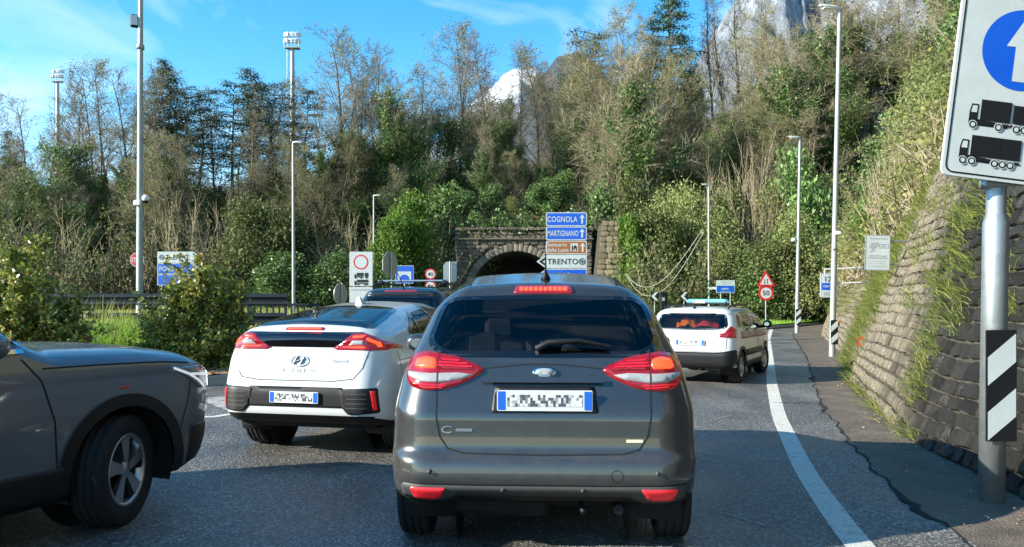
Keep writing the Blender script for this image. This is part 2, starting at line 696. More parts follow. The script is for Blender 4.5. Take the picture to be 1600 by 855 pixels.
def stone_mat(name, stops, rough=0.85, spec=0.3):
    m = ground_mat(name, stops, 7.0, 1.0, 22, rough=rough, scale2=24)
    nt = m.node_tree
    b = nt.nodes['Principled BSDF']
    b.inputs['Specular IOR Level'].default_value = spec
    [n_ for n_ in nt.nodes if n_.type == 'BUMP'][0].inputs['Distance'].default_value = 0.07
    oi = nt.nodes.new('ShaderNodeObjectInfo')
    mr = nt.nodes.new('ShaderNodeMapRange')
    mr.inputs['To Min'].default_value = 0.6
    mr.inputs['To Max'].default_value = 1.45
    mx = nt.nodes.new('ShaderNodeMixRGB')
    mx.blend_type = 'MULTIPLY'
    mx.inputs['Fac'].default_value = 1
    src = b.inputs['Base Color'].links[0].from_socket
    nt.links.new(oi.outputs['Random'], mr.inputs['Value'])
    nt.links.new(src, mx.inputs['Color1'])
    nt.links.new(mr.outputs['Result'], mx.inputs['Color2'])
    nt.links.new(mx.outputs['Color'], b.inputs['Base Color'])
    return m


stone_mat('stone_dry', [(0.3, '#6e6350'), (0.48, '#8f8268'), (0.6, '#a19478'), (0.75, '#b3a88f')])
stone_mat('stone_wet', [(0.3, '#23262b'), (0.46, '#3a3d42'), (0.56, '#54534f'), (0.7, '#7d776a')], rough=0.5, spec=0.5)
def seep(m):
    """dark wet stain where water seeps through the near end of the wall"""
    nt = m.node_tree
    b = nt.nodes['Principled BSDF']
    geo = nt.nodes.new('ShaderNodeNewGeometry')
    sp = nt.nodes.new('ShaderNodeSeparateXYZ')
    nt.links.new(geo.outputs['Position'], sp.inputs['Vector'])
    def noise(scale, vec_scale, detail):
        mp = nt.nodes.new('ShaderNodeMapping')
        mp.inputs['Scale'].default_value = vec_scale
        nt.links.new(geo.outputs['Position'], mp.inputs['Vector'])
        n = nt.nodes.new('ShaderNodeTexNoise')
        n.inputs['Scale'].default_value = scale
        n.inputs['Detail'].default_value = detail
        n.inputs['Roughness'].default_value = 0.65
        nt.links.new(mp.outputs['Vector'], n.inputs['Vector'])
        return n.outputs['Fac']
    def mth(op, a, c, d=None):
        n = nt.nodes.new('ShaderNodeMath')
        n.operation = op
        for i, v in enumerate((a, c, d)):
            if v is None:
                continue
            if isinstance(v, (int, float)):
                n.inputs[i].default_value = v
            else:
                nt.links.new(v, n.inputs[i])
        return n.outputs['Value']
    v = mth('SUBTRACT', mth('ADD', sp.outputs['Z'], 7.2), sp.outputs['Y'])
    v = mth('MULTIPLY_ADD', noise(0.55, (1, 1, 1), 4), 5.0, v)
    v = mth('MULTIPLY_ADD', noise(5.0, (1, 1, 0.35), 6), 3.4, mth('SUBTRACT', v, 1.7))
    mr = nt.nodes.new('ShaderNodeMapRange')
    mr.inputs['From Min'].default_value = -0.5
    mr.inputs['From Max'].default_value = 1.3
    nt.links.new(v, mr.inputs['Value'])
    mx = nt.nodes.new('ShaderNodeMixRGB')
    mx.blend_type = 'MULTIPLY'
    nt.links.new(mr.outputs['Result'], mx.inputs['Fac'])
    nt.links.new(b.inputs['Base Color'].links[0].from_socket, mx.inputs['Color1'])
    mx.inputs['Color2'].default_value = (0.20, 0.22, 0.26, 1)
    nt.links.new(mx.outputs['Color'], b.inputs['Base Color'])
    mr2 = nt.nodes.new('ShaderNodeMapRange')
    mr2.inputs['To Min'].default_value = 0.85
    mr2.inputs['To Max'].default_value = 0.42
    nt.links.new(mr.outputs['Result'], mr2.inputs['Value'])
    nt.links.new(mr2.outputs['Result'], b.inputs['Roughness'])


stone_mat('stone_wall', [(0.3, '#625a4d'), (0.46, '#857b6a'), (0.58, '#a0957f'), (0.72, '#bdb39e')])
seep(MATS['stone_wall'])
stone_mat('stone_portal', [(0.3, '#514a40'), (0.48, '#70665b'), (0.6, '#82786b'), (0.75, '#988e7f')])
stone_mat('stone_arch', [(0.3, '#625c4e'), (0.5, '#827a6c'), (0.75, '#a0988a')])


# ------------------------------------------------------------------ shape of the land
wall_base = smooth_curve([(-12, 3.4), (0, 3.5), (4, 3.72), (6.2, 3.98), (7.1, 4.12), (9.3, 4.56), (15, 6.4), (22, 9.2), (35, 13.6), (50, 19.5), (70, 28.5), (90, 38)], 1.2)
wall_top = smooth_curve([(-12, 5.4), (11, 5.4), (15, 4.6), (20, 2.7), (30, 2.1), (50, 1.8), (90, 1.6)], 1.5)
BATTER = 0.42
edge_line = smooth_curve([(-6, 1.5), (0, 1.55), (3, 1.9), (5.06, 2.19), (7.22, 2.65), (10.8, 3.6), (15, 4.87), (21.7, 6.99), (32.5, 10.4), (45, 14.6), (60, 20)], 1.2)
crack_line = smooth_curve([(-6, 2.5), (3, 2.75), (5.9, 3.0), (6.5, 3.12), (8.1, 3.53), (11.5, 4.47), (15, 5.66), (22, 8.1), (35, 12.3), (50, 17.6), (60, 22)], 0.8)

PORTAL_Y, PORTAL_X, PORTAL_R, PORTAL_ZC = 60.0, 0.30, 3.38, 1.88
slope_start = smooth_curve([(-160, 58), (-60, 60), (-12, 61), (10, 62), (16, 59), (24, 56), (40, 52), (160, 40)], 3)
slope_rate = smooth_curve([(-160, 0.5), (-60, 0.52), (-30, 0.52), (-12, 0.50), (-4, 0.48), (6, 0.52), (16, 0.56), (30, 0.58), (60, 0.62), (160, 0.6)], 4)
ridge_run = smooth_curve([(-160, 22), (-30, 24), (-8, 32), (8, 40), (20, 44), (40, 46), (160, 46)], 4)


def hill_z(X, Y):
    X = np.asarray(X, float)
    Y = np.asarray(Y, float)
    d = Y - slope_start(X)
    run = ridge_run(X)
    dd = np.clip(d, 0, None)
    dd = run * (1 - np.exp(-dd / run * 1.15))
    z = slope_rate(X) * dd * 1.35
    z = z + 0.5 * np.sin(X * 0.31 + Y * 0.17) * np.clip(d / 12, 0, 1) + 0.8 * np.sin(X * 0.11 - Y * 0.23 + 1) * np.clip(d / 20, 0, 1)
    over = (np.abs(X - PORTAL_X - 0.6) < 6.2) & (Y > PORTAL_Y + 0.6)
    z = np.where(over, np.maximum(z, 6.7 + 0.35 * np.clip(Y - PORTAL_Y - 1, 0, 12)), z)
    # raised ground to the left of the road
    left = np.clip((-5.2 - X) / 4.0, 0, 1) * np.clip((Y - 16.0) / 7.0, 0, 1)
    left = left * left * (3 - 2 * left)
    return z + 0.75 * left


def slope_right_z(Y, d):
    """right hillside: height at distance d behind the crest of the retaining wall"""
    d = np.asarray(d, float)
    return wall_top(Y) + 1.35 * d * (1 - 0.004 * d) + 0.35 * np.sin(Y * 0.7 + d * 0.9) * np.clip(d / 2, 0, 1)


# ground: one sheet out to the horizon
xs = np.concatenate([[-4000, -1500, -600, -300], np.arange(-160, 162, 2.0), [300, 600, 1500, 4000]])
ys = np.concatenate([[-600, -200, -60], np.arange(-20, 170, 2.0), [220, 320, 600, 1400, 4500, 7000]])
ys = np.sort(np.append(ys, [PORTAL_Y + 0.5, PORTAL_Y + 0.75]))
GX, GY = np.meshgrid(xs, ys)
GZ = hill_z(GX, GY)
far = np.clip((GY - 170) / 200, 0, 1)
GZ = GZ * (1 - far) - 0.07
V = np.stack([GX, GY, GZ], -1).reshape(-1, 3)
nx_, ny_ = len(xs), len(ys)
idx = np.arange(nx_ * ny_).reshape(ny_, nx_)
F = np.stack([idx[:-1, :-1], idx[:-1, 1:], idx[1:, 1:], idx[1:, :-1]], -1).reshape(-1, 4)
cen = V[F].mean(1)
zr = V[F][:, :, 2].max(1) - V[F][:, :, 2].min(1)
mouth = (np.abs(cen[:, 0] - PORTAL_X) < 5.0) & (cen[:, 1] > PORTAL_Y) & (cen[:, 1] < PORTAL_Y + 2.2) & (zr > 2)
ground = np_obj('ground', V, F[~mouth], 'forest_floor', smooth=True)
tag(ground, kind='structure')

# right hillside behind the retaining wall
ysr = np.arange(-14, 92, 1.0)
ds = np.concatenate([[0], np.arange(0.5, 6, 0.75), np.arange(6, 62, 2.0)])
DY, DD = np.meshgrid(ysr, ds, indexing='ij')
SX = wall_base(DY) + BATTER * wall_top(DY) + DD
SZ = slope_right_z(DY, DD)
V = np.stack([SX, DY, SZ], -1).reshape(-1, 3)
idx = np.arange(len(ysr) * len(ds)).reshape(len(ysr), len(ds))
F = np.stack([idx[:-1, :-1], idx[:-1, 1:], idx[1:, 1:], idx[1:, :-1]], -1).reshape(-1, 4)[:, ::-1]
tag(np_obj('hillside', V, F, 'slope_soil', smooth=True), kind='structure')

# road: one sheet of asphalt from behind the camera to the tunnel and round the bend
def sheet(name, outline_l, outline_r, ys, m, z=0.0, kind='structure', nx=10, parent=None):
    vs = []
    for y in ys:
        a, b = float(outline_l(y)), float(outline_r(y))
        for k in range(nx + 1):
            zz = z(a + (b - a) * k / nx, y) if callable(z) else z
            vs.append((a + (b - a) * k / nx, y, zz))
    n = nx + 1
    fs = [(i * n + k, i * n + k + 1, (i + 1) * n + k + 1, (i + 1) * n + k) for i in range(len(ys) - 1) for k in range(nx)]
    o = np_obj(name, vs, np.array(fs), m, parent)
    if kind:
        tag(o, kind=kind)
    return o


verge_edge = smooth_curve([(12.0, -40), (13.2, -14), (13.9, -7.2), (14.5, -5.6), (15.6, -4.9), (18, -4.7), (30, -4.5), (62, -4.3)], 0.3)
sheet('road', lambda y: -45.0 if y < 16 else -6.5, lambda y: float(wall_base(y)) + 0.3, list(np.arange(-16, 64.1, 2.0)), 'asphalt', 0.0)

# edge line on the right, a painted strip; ghost line and hatching on the left
def strip(name, pts, w, m, z=0.004, parent=None):
    vs, fs = [], []
    pts = [Vector((p[0], p[1], 0)) for p in pts]
    for i, p in enumerate(pts):
        a, c = pts[max(0, i - 1)], pts[min(len(pts) - 1, i + 1)]
        t = (c - a).normalized()
        n = Vector((t.y, -t.x, 0))
        ww = w[i] if isinstance(w, (list, tuple)) else w
        vs += [tuple(p - n * ww / 2 + Vector((0, 0, z))), tuple(p + n * ww / 2 + Vector((0, 0, z)))]
    for i in range(len(pts) - 1):
        fs.append((2 * i, 2 * i + 1, 2 * i + 3, 2 * i + 2))
    o = np_obj(name, vs, np.array(fs), m, parent)
    return tag(o, kind=None if parent else 'structure')


tag(strip('edge_line', [(float(edge_line(y)), y) for y in np.arange(-4, 50, 0.5)], 0.19, 'road_paint'), 'white painted edge line curving along the right side of the road')
lw = [0.012 + 0.045 * abs(mnoise.noise((y * 1.7, 3.1, 0))) + 0.09 * max(0, mnoise.noise((y * 0.9, 9, 0))) for y in np.arange(2, 40, 0.12)]
tag(strip('crack', [(float(crack_line(y)) + 0.09 * mnoise.noise((y * 2.1, 0, 0)) + 0.05 * mnoise.noise((y * 6.5, 5, 0)), y) for y in np.arange(2, 40, 0.12)], lw, 'crack_tar', 0.010),
    'dark jagged crack along the edge of the asphalt')
sheet('gutter', lambda y: float(crack_line(y)) + 0.02, lambda y: float(wall_base(y)) + 0.25, list(np.arange(-10, 60, 0.5)), 'gutter_dirt',
      lambda x, y: 0.006 + 0.03 * max(0.0, (x - float(crack_line(y))) - 0.3) + 0.012 * mnoise.noise((x * 2, y * 2, 0)), nx=8)
for k, (x0, y0, x1, y1, ww) in enumerate([(2.72, 10.6, 3.0, 10.9, 0.02), (1.52, 5.9, 1.75, 5.55, 0.015), (1.82, 5.85, 1.93, 5.7, 0.012), (2.62, 6.0, 2.68, 5.85, 0.015)]):
    strip('scratch_mark', [(x0, y0), (x1, y1)], ww, 'road_paint_old')
strip('crack', [(X_(1090, 19.5) + t * 4.2, 19.4 - 0.02 * t + 0.03 * math.sin(t * 5)) for t in np.linspace(0, 1, 20)], 0.035, 'crack_tar', 0.008)
strip('crack', [(X_(1220, 12.1) + t * 1.5, 12.2 - 0.1 * t + 0.02 * math.sin(t * 9)) for t in np.linspace(0, 1, 16)], 0.03, 'crack_tar', 0.008)
# left side: edge line in front of the verge and hatched area
strip('edge_line', [(-30, 8.2), (-12, 9.3), (-6, 10.25), (-4.0, 10.75), (-3.3, 12.0), (-3.15, 16), (-3.1, 30), (-3.0, 58)], 0.15, 'road_paint')
for k in range(5):
    x0 = -5.6 - k * 1.9
    strip('hatch_stripe', [(x0 + 0.8, 12.9 - 0.12 * k), (x0 + 2.0, 11.2 - 0.16 * k)], 0.55, 'road_paint_old')
# lane line on the way to the tunnel
for k in range(9):
    strip('lane_line', [(0.35 - 0.2 * (k > 4), 9.5 + k * 5.5), (0.35 - 0.2 * (k > 4), 12.5 + k * 5.5)], 0.12, 'road_paint_old')

# verge on the left with kerb
def verge_y(x):
    return float(np.interp(x, [-40, -14, -7.2, -5.6, -4.9], [12.0, 13.2, 13.9, 14.5, 15.6]))


def verge_z(x, y):
    e = 0.13 + 0.75 * (lambda t: t * t * (3 - 2 * t))(min(1, max(0, (y - 15.0) / 7.0)) * min(1, max(0, (-4.9 - x) / 2.2)))
    e += 0.42 * math.exp(-(((x + 9.3) / 2.4) ** 2 + ((y - 17.6) / 2.6) ** 2))
    return e + 0.02 * mnoise.noise((x * 1.5, y * 1.5, 0))


vs, fs = [], []
vxs = np.concatenate([np.arange(-40, -14, 2.0), np.arange(-14, -4.7, 0.31)])
vys = np.linspace(0, 1, 42) ** 1.6
for x in vxs:
    for t in vys:
        y0 = verge_y(x) + 0.1
        y = y0 + t * (60 - y0)
        xx = min(x, -4.75 + 0.4 * t)
        vs.append((xx, y, verge_z(xx, y)))
n = len(vys)
fs = [(i * n + k, (i + 1) * n + k, (i + 1) * n + k + 1, i * n + k + 1) for i in range(len(vxs) - 1) for k in range(n - 1)]
tag(np_obj('verge', vs, np.array(fs), 'earth', smooth=True), kind='structure')
# mulch strip along the kerb
vs, fs = [], []
for x in np.arange(-14, -4.9, 0.25):
    for t in np.linspace(0, 1, 9):
        y = verge_y(x) + 0.12 + t * 2.1
        vs.append((x, y, verge_z(x, y) + 0.03 + 0.02 * mnoise.noise((x * 7, y * 7, 1))))
m_ = len(np.arange(-14, -4.9, 0.25))
fs = [(i * 9 + k, (i + 1) * 9 + k, (i + 1) * 9 + k + 1, i * 9 + k + 1) for i in range(m_ - 1) for k in range(8)]
tag(np_obj('mulch_bed', vs, np.array(fs), 'mulch_soil', smooth=True), kind='structure')
mat('bark_chip_a', '#8a6a4a', 0.9, var=0.3, vscale=40)
# bark chips: nobody could count them
cv, cf = [], []
for k in range(5200):
    x = rng.uniform(-11, -4.95)
    y = verge_y(x) + 0.15 + abs(rng.gauss(0, 0.75))
    z = verge_z(x, y) + 0.045
    a, l, w, ti = rng.uniform(0, 6.28), rng.uniform(0.03, 0.08), rng.uniform(0.012, 0.03), rng.uniform(-0.03, 0.04)
    ca, sa = math.cos(a), math.sin(a)
    b = len(cv)
    for u, v_, w_ in ((-l, -w, 0), (l, -w, ti), (l, w, ti), (-l, w, 0), (0, 0, 0.028)):
        cv.append((x + u * ca - v_ * sa, y + u * sa + v_ * ca, z + w_))
    cf += [(b, b + 1, b + 4), (b + 1, b + 2, b + 4), (b + 2, b + 3, b + 4), (b + 3, b, b + 4)]
leaf_mat('bark_chips', ['#4b3625', '#8b6d4d', '#b39671', '#6b4c33', '#c8b08c'], 0.0, 0.9, 0.0)
tag(np_obj('bark_mulch', cv, np.array(cf), 'bark_chips'), 'brown bark chips strewn along the kerb of the left verge', 'mulch', kind='stuff')
# kerb stones, each its own piece of the kerb
kerb = tag(bpy.data.objects.new('kerb', None), kind='structure')
link(kerb)
kpts = [(x, verge_y(x)) for x in np.arange(-16, -5.5, 0.1)] + [(-5.25, 14.85), (-5.0, 15.3), (-4.88, 15.8), (-4.8, 17)] + [(-4.75, y) for y in np.arange(18, 40, 1.0)]
acc, last = 0.0, Vector((kpts[0][0], kpts[0][1], 0))
seg0 = last
kme = MB().box((0, 0, 0.07), (0.98, 0.16, 0.22), bev=0.02).mesh('kerb_stone')
kme.materials.append(MATS['kerb_stone'])
for p in kpts[1:]:
    q = Vector((p[0], p[1], 0))
    if (q - seg0).length >= 0.99:
        d = (q - seg0)
        o = bpy.data.objects.new('kerb_stone', kme)
        o.location = (seg0 + q) / 2
        o.rotation_euler = (0, 0, math.atan2(d.y, d.x))
        o.scale = (d.length / 1.0, 1, 1)
        link(o, kerb)
        seg0 = q

# meadow beyond the bend, island between the two arms of the road
def meadow_left(y):
    return 2.8 + 0.02 * y


sheet('meadow', lambda y: float(np.interp(y, [27, 36, 43, 60], [1.9, 2.6, 3.2, 6.5])), lambda y: float(np.interp(y, [27, 36, 43, 60], [2.4, 5.2, 13.4, 26])) + 0.0,
      list(np.arange(27, 60.5, 1.5)), 'meadow', lambda x, y: 0.12 + 0.02 * (y - 27) * 0.3 + 0.03 * mnoise.noise((x, y, 0)), nx=14)
tk = MB()
for side in (0, 1):
    pts = []
    for y in np.arange(27, 59, 1.0):
        a = float(np.interp(y, [27, 36, 43, 60], [1.9, 2.6, 3.2, 6.5])) if side == 0 else float(np.interp(y, [27, 36, 43, 60], [2.4, 5.2, 13.4, 26]))
        pts.append((a, y, 0.07))
    tk.tube(pts, 0.11, 4, smooth=False)
tag(tk.build('island_kerb', 'kerb_stone'), 'pale kerb round the grass island', kind='structure')

# ------------------------------------------------------------------ mountains far behind
def rock_snow(name, snow_z0, snow_z1, rock, rock2, snow='#dfe3ea', nscale=0.01):
    m = bpy.data.materials.new(name)
    m.use_nodes = True
    nt = m.node_tree
    b = nt.nodes['Principled BSDF']
    b.inputs['Roughness'].default_value = 0.95
    b.inputs['Specular IOR Level'].default_value = 0.1
    tc = nt.nodes.new('ShaderNodeTexCoord')
    sp = nt.nodes.new('ShaderNodeSeparateXYZ')
    nt.links.new(tc.outputs['Object'], sp.inputs['Vector'])
    n = nt.nodes.new('ShaderNodeTexNoise')
    n.inputs['Scale'].default_value = nscale
    n.inputs['Detail'].default_value = 10
    n.inputs['Roughness'].default_value = 0.7
    mp = nt.nodes.new('ShaderNodeMapping')
    mp.inputs['Scale'].default_value = (2.2, 2.2, 0.7)
    nt.links.new(tc.outputs['Object'], mp.inputs['Vector'])
    nt.links.new(mp.outputs['Vector'], n.inputs['Vector'])
    mr = nt.nodes.new('ShaderNodeMapRange')
    mr.inputs['From Min'].default_value = snow_z0
    mr.inputs['From Max'].default_value = snow_z1
    mr.inputs['To Min'].default_value = -0.45
    mr.inputs['To Max'].default_value = 0.55
    nt.links.new(sp.outputs['Z'], mr.inputs['Value'])
    ad = nt.nodes.new('ShaderNodeMath')
    ad.operation = 'ADD'
    nt.links.new(n.outputs['Fac'], ad.inputs[0])
    nt.links.new(mr.outputs['Result'], ad.inputs[1])
    rp = nt.nodes.new('ShaderNodeValToRGB')
    rp.color_ramp.elements[0].position = 0.46
    rp.color_ramp.elements[1].position = 0.56
    nt.links.new(ad.outputs['Value'], rp.inputs['Fac'])
    r2 = nt.nodes.new('ShaderNodeValToRGB')
    r2.color_ramp.elements[0].position = 0.35
    r2.color_ramp.elements[0].color = lin(rock)
    r2.color_ramp.elements[1].position = 0.65
    r2.color_ramp.elements[1].color = lin(rock2)
    nt.links.new(n.outputs['Fac'], r2.inputs['Fac'])
    mx = nt.nodes.new('ShaderNodeMixRGB')
    nt.links.new(rp.outputs['Color'], mx.inputs['Fac'])
    nt.links.new(r2.outputs['Color'], mx.inputs['Color1'])
    mx.inputs['Color2'].default_value = lin(snow)
    nt.links.new(mx.outputs['Color'], b.inputs['Base Color'])
    bp = nt.nodes.new('ShaderNodeBump')
    bp.inputs['Strength'].default_value = 1.0
    bp.inputs['Distance'].default_value = 18
    nt.links.new(n.outputs['Fac'], bp.inputs['Height'])
    nt.links.new(bp.outputs['Normal'], b.inputs['Normal'])
    MATS[name] = m


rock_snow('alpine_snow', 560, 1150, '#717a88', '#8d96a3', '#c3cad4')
rock_snow('alpine_rock', 350, 1100, '#6f7782', '#8b929b', '#a3abb6', nscale=0.02)  # bluish, pale, low contrast: distance haze put into the rock and snow colours
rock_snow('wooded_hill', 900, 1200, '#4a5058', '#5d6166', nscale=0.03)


def mountain(name, ridge, Y, depth, m, label, rough=0.25, nx=130, ny=46, seed=0):
    """ridge: (X, height) line; flanks fall to the front and the back"""
    rx = np.array([p[0] for p in ridge], float)
    rz = np.array([p[1] for p in ridge], float)
    xs = np.linspace(rx[0], rx[-1], nx)
    vs = []
    for i, x in enumerate(xs):
        h = float(np.interp(x, rx, rz))
        for j in range(ny):
            t = j / (ny - 1) * 2 - 1
            q = max(0.0, 1 - abs(t) ** 1.15)
            amp = h * rough * (1 - abs(t)) ** 0.5 * min(1, abs(t) * 5 + 0.12)
            nz = mnoise.fractal((x * 3.2 / depth * 1.6 + seed, t * 2.4 + seed, seed * 0.7), 0.9, 2.1, 7)
            vs.append((x, Y + t * depth, h * q + amp * nz - 8))
    fs = [(i * ny + j, (i + 1) * ny + j, (i + 1) * ny + j + 1, i * ny + j + 1) for i in range(nx - 1) for j in range(ny - 1)]
    return tag(np_obj(name, vs, np.array(fs), m, smooth=True), label, kind='structure')


def ridge_px(pts, Y):
    return [(X_(px, Y), max(1.0, Z_(py, Y))) for px, py in pts]


mountain('mountain', ridge_px([(590, 340), (690, 210), (745, 148), (785, 114), (812, 104), (836, 104), (862, 116), (905, 148), (975, 220), (1075, 345)], 3600), 3600, 900,
         'alpine_snow', 'snow covered rounded peak far behind the trees', 0.16, seed=3)
mountain('mountain', ridge_px([(700, 360), (780, 235), (830, 130), (872, 78), (900, 72), (930, 92), (985, 150), (1080, 330)], 1500), 1500, 420,
         'wooded_hill', 'dark grey conical hill in front of the snow peak', 0.10, seed=5)
mountain('mountain', ridge_px([(980, 350), (1060, 160), (1100, 60), (1135, 6), (1180, -30), (1240, -60), (1340, -40), (1480, 40), (1620, 300)], 1900), 1900, 700,
         'alpine_rock', 'steep pale rock mountain streaked with snow', 0.30, nx=170, ny=70, seed=9)
# ------------------------------------------------------------------ masonry
def stone_meshes(nm, n, m, seed, rough=0.10):
    """rough hewn blocks: unit in x and z, the face bulging to +y"""
    r = random.Random(seed)
    out = []
    for k in range(n):
        vs, fs = [], []
        g = 4
        j = [[(r.uniform(-0.05, 0.05), r.uniform(-0.07, 0.07)) for _ in range(g)] for _ in range(g)]
        tilt = r.uniform(-0.06, 0.06)
        for a in range(g):
            for b in range(g):
                u, w = a / (g - 1) - 0.5, b / (g - 1) - 0.5
                edge = (a in (0, g - 1)) or (b in (0, g - 1))
                corner = (a in (0, g - 1)) and (b in (0, g - 1))
                y = (0.84 if edge else 1.0) + (0.0 if not corner else -0.08) + r.uniform(-1, 1) * rough * 1.6 + tilt * u
                sc = 0.93 if corner else 1.0
                vs.append((u * sc + j[a][b][0] * 0.7, y, w * sc + j[a][b][1] * 0.7))
        for a in range(g - 1):
            for b in range(g - 1):
                fs.append((a * g + b, a * g + b + 1, (a + 1) * g + b + 1, (a + 1) * g + b))
        rim = [a * g for a in range(g)] + [(g - 1) * g + b for b in range(1, g)] + [a * g + g - 1 for a in range(g - 2, -1, -1)] + [b for b in range(g - 2, 0, -1)]
        base = len(vs)
        for i in rim:
            vs.append((vs[i][0] * 0.97, -0.6, vs[i][2] * 0.97))
        L = len(rim)
        for i in range(L):
            fs.append((rim[i], rim[(i + 1) % L], base + (i + 1) % L, base + i))
        me = bpy.data.meshes.new(nm)
        me.from_pydata(vs, [], fs)
        me.polygons.foreach_set('use_smooth', [True] * (g - 1) ** 2 + [False] * L)
        me.materials.append(MATS[m])
        me.update()
        out.append(me)
    return out


def joined(name, items, m, parent, kind='stuff'):
    """many blocks as one part: items are (mesh, matrix)"""
    Vs, F4, n = [], [], 0
    cache = {}
    for me, M in items:
        if me.name not in cache:
            v = np.empty(len(me.vertices) * 3, dtype=np.float32)
            me.vertices.foreach_get('co', v)
            cache[me.name] = (v.reshape(-1, 3), np.array([tuple(p.vertices) for p in me.polygons]))
        v, f = cache[me.name]
        A = np.array(M)
        Vs.append(v @ A[:3, :3].T + A[:3, 3])
        F4.append(f + n)
        n += len(v)
    if not Vs:
        return None
    o = np_obj(name, np.concatenate(Vs), np.concatenate(F4), m, parent)
    return tag(o, kind=kind)


# retaining wall on the right
wall = thing('retaining_wall', 'sloping rough stone retaining wall along the right side of the road', 'wall')
ysw = np.arange(-11, 62, 0.5)
vs, fs = [], []
NB = 8
for y in ysw:
    for k in range(NB + 1):
        z = -0.1 + (float(wall_top(y)) + 0.1) * k / NB
        vs.append((float(wall_base(y)) + BATTER * max(z, 0) - 0.012, y, z))
fs = [(i * (NB + 1) + k, i * (NB + 1) + k + 1, (i + 1) * (NB + 1) + k + 1, (i + 1) * (NB + 1) + k) for i in range(len(ysw) - 1) for k in range(NB)]
np_obj('wall_core', vs, np.array(fs), 'mortar', wall)

dry = stone_meshes('stone', 9, 'stone_wall', 3)
wet = stone_meshes('stone', 9, 'stone_wall', 4, 0.20)
cand = []
r = random.Random(21)
z = 0.0
while z < 5.5:
    h = r.uniform(0.12, 0.20)
    y = r.uniform(2.2, 2.7) if z < 6 else 0
    while y < 47:
        l = r.uniform(0.15, 0.44)
        if y > 17:
            l *= 1.25
        yc, zc = y + l / 2, z + h / 2 + 0.09 * mnoise.noise((y * 0.5, z * 0.8, 0))
        y += l + 0.012
        if zc > float(wall_top(yc)) - 0.05:
            continue
        slope = (float(wall_base(yc + 0.2)) - float(wall_base(yc - 0.2))) / 0.4
        T = Vector((slope, 1, 0)).normalized()
        U = Vector((BATTER, 0, 1))
        U = (U - T * U.dot(T)).normalized()
        N = U.cross(T).normalized()
        if N.x > 0:
            N = -N
        p = Vector((float(wall_base(yc)) + BATTER * zc, yc, zc)) + N * 0.02
        d = r.uniform(0.024, 0.056)
        rot = r.uniform(-0.045, 0.045)
        T2, U2 = T * math.cos(rot) + U * math.sin(rot), U * math.cos(rot) - T * math.sin(rot)
        M = Matrix(((T2.x * l, N.x * d, U2.x * h, p.x), (T2.y * l, N.y * d, U2.y * h, p.y), (T2.z * l, N.z * d, U2.z * h, p.z), (0, 0, 0, 1)))
        is_wet = yc < 8.7 + 1.0 * zc + 1.6 * mnoise.noise((yc * 0.8, zc * 0.9, 4)) and yc < 15.5
        px, py = 800 + FPX * p.x / p.y, HORIZON - FPX * (p.z - CAM_H) / p.y
        seen = px < 1606 and -5 < py < 870
        cand.append((l * h / yc ** 1.4 * (1 if seen else 0), r.choice(wet if is_wet else dry), M, is_wet))
    z += h + 0.012
cand.sort(key=lambda c: -c[0])
for a, me, M, w_ in cand[:298]:
    o = bpy.data.objects.new('stone', me)
    o.matrix_basis = M
    link(o, wall)
joined('small_stones', [(me, M) for a, me, M, w_ in cand[298:]], 'stone_wall', wall)


def wall_hit(px, py):
    for Y in np.arange(4.0, 60, 0.05):
        p = at(px, py, Y)
        if p.x >= float(wall_base(Y)) + BATTER * max(p.z, 0) and p.z < float(wall_top(Y)) + 0.3:
            return p
    return None


# tunnel portal
portal = thing('tunnel_portal', 'old stone tunnel portal with a dark arched mouth below the hill', 'tunnel', (0, PORTAL_Y, 0))
PX, PR, PZ = PORTAL_X, PORTAL_R, PORTAL_ZC
arch = [(PX + PR, -0.3), (PX + PR, PZ)] + [(PX + PR * math.cos(R(a)), PZ + PR * math.sin(R(a))) for a in range(6, 180, 6)] + [(PX - PR, PZ), (PX - PR, -0.3)]
outer = [(-4.3, -0.3), (-4.3, 6.8), (6.0, 6.8), (6.0, -0.3)]
MB().plate(outer + arch, 0.0, 0.9).build('portal_core', 'mortar', portal)
pst = stone_meshes('stone', 8, 'stone_portal', 8, 0.14)
items = []
z = 0.0
r = random.Random(5)
while z < 6.72:
    h = r.uniform(0.22, 0.33)
    if abs(z + h - 6.2) < 0.12:
        h = 6.2 - z
    h = min(h, 6.8 - z)
    x = -4.28
    while x < 5.95:
        l = r.uniform(0.32, 0.68)
        l = min(l, 6.0 - x)
        xc, zc = x + l / 2, z + h / 2
        dist = math.hypot(xc - PX, zc - PZ) if zc > PZ else abs(xc - PX)
        if dist > PR + 0.62 and h > 0.1 and l > 0.12:
            d = r.uniform(0.05, 0.11)
            items.append((zc, r.choice(pst), Matrix.Translation((xc, -0.02, zc)) @ Matrix.Diagonal((l * 0.97, -d, h * 0.95, 1))))
        x += l + 0.015
    z += h + 0.012
items.sort(key=lambda t: -t[0])
for zc, me, M in items[:250]:
    o = bpy.data.objects.new('stone', me)
    o.matrix_basis = M
    link(o, portal)
joined('small_stones', [(me, M) for zc, me, M in items[250:]], 'stone_portal', portal)
ast = stone_meshes('arch_stone', 4, 'stone_arch', 12, 0.06)
for k in range(31):
    a = R(180 * (k + 0.5) / 31)
    rad = PR + 0.28
    M = Matrix.Translation((PX + rad * math.cos(a), -0.05, PZ + rad * math.sin(a))) @ Matrix.Rotation(-(a - math.pi / 2), 4, 'Y') @ Matrix.Diagonal((0.35, -0.12, 0.56, 1))
    o = bpy.data.objects.new('arch_stone', ast[k % 4])
    o.matrix_basis = M
    link(o, portal)
MB().box((0.85, -0.10, 6.18), (10.5, 0.34, 0.10), bev=0.02).build('ledge', 'stone_arch', portal)
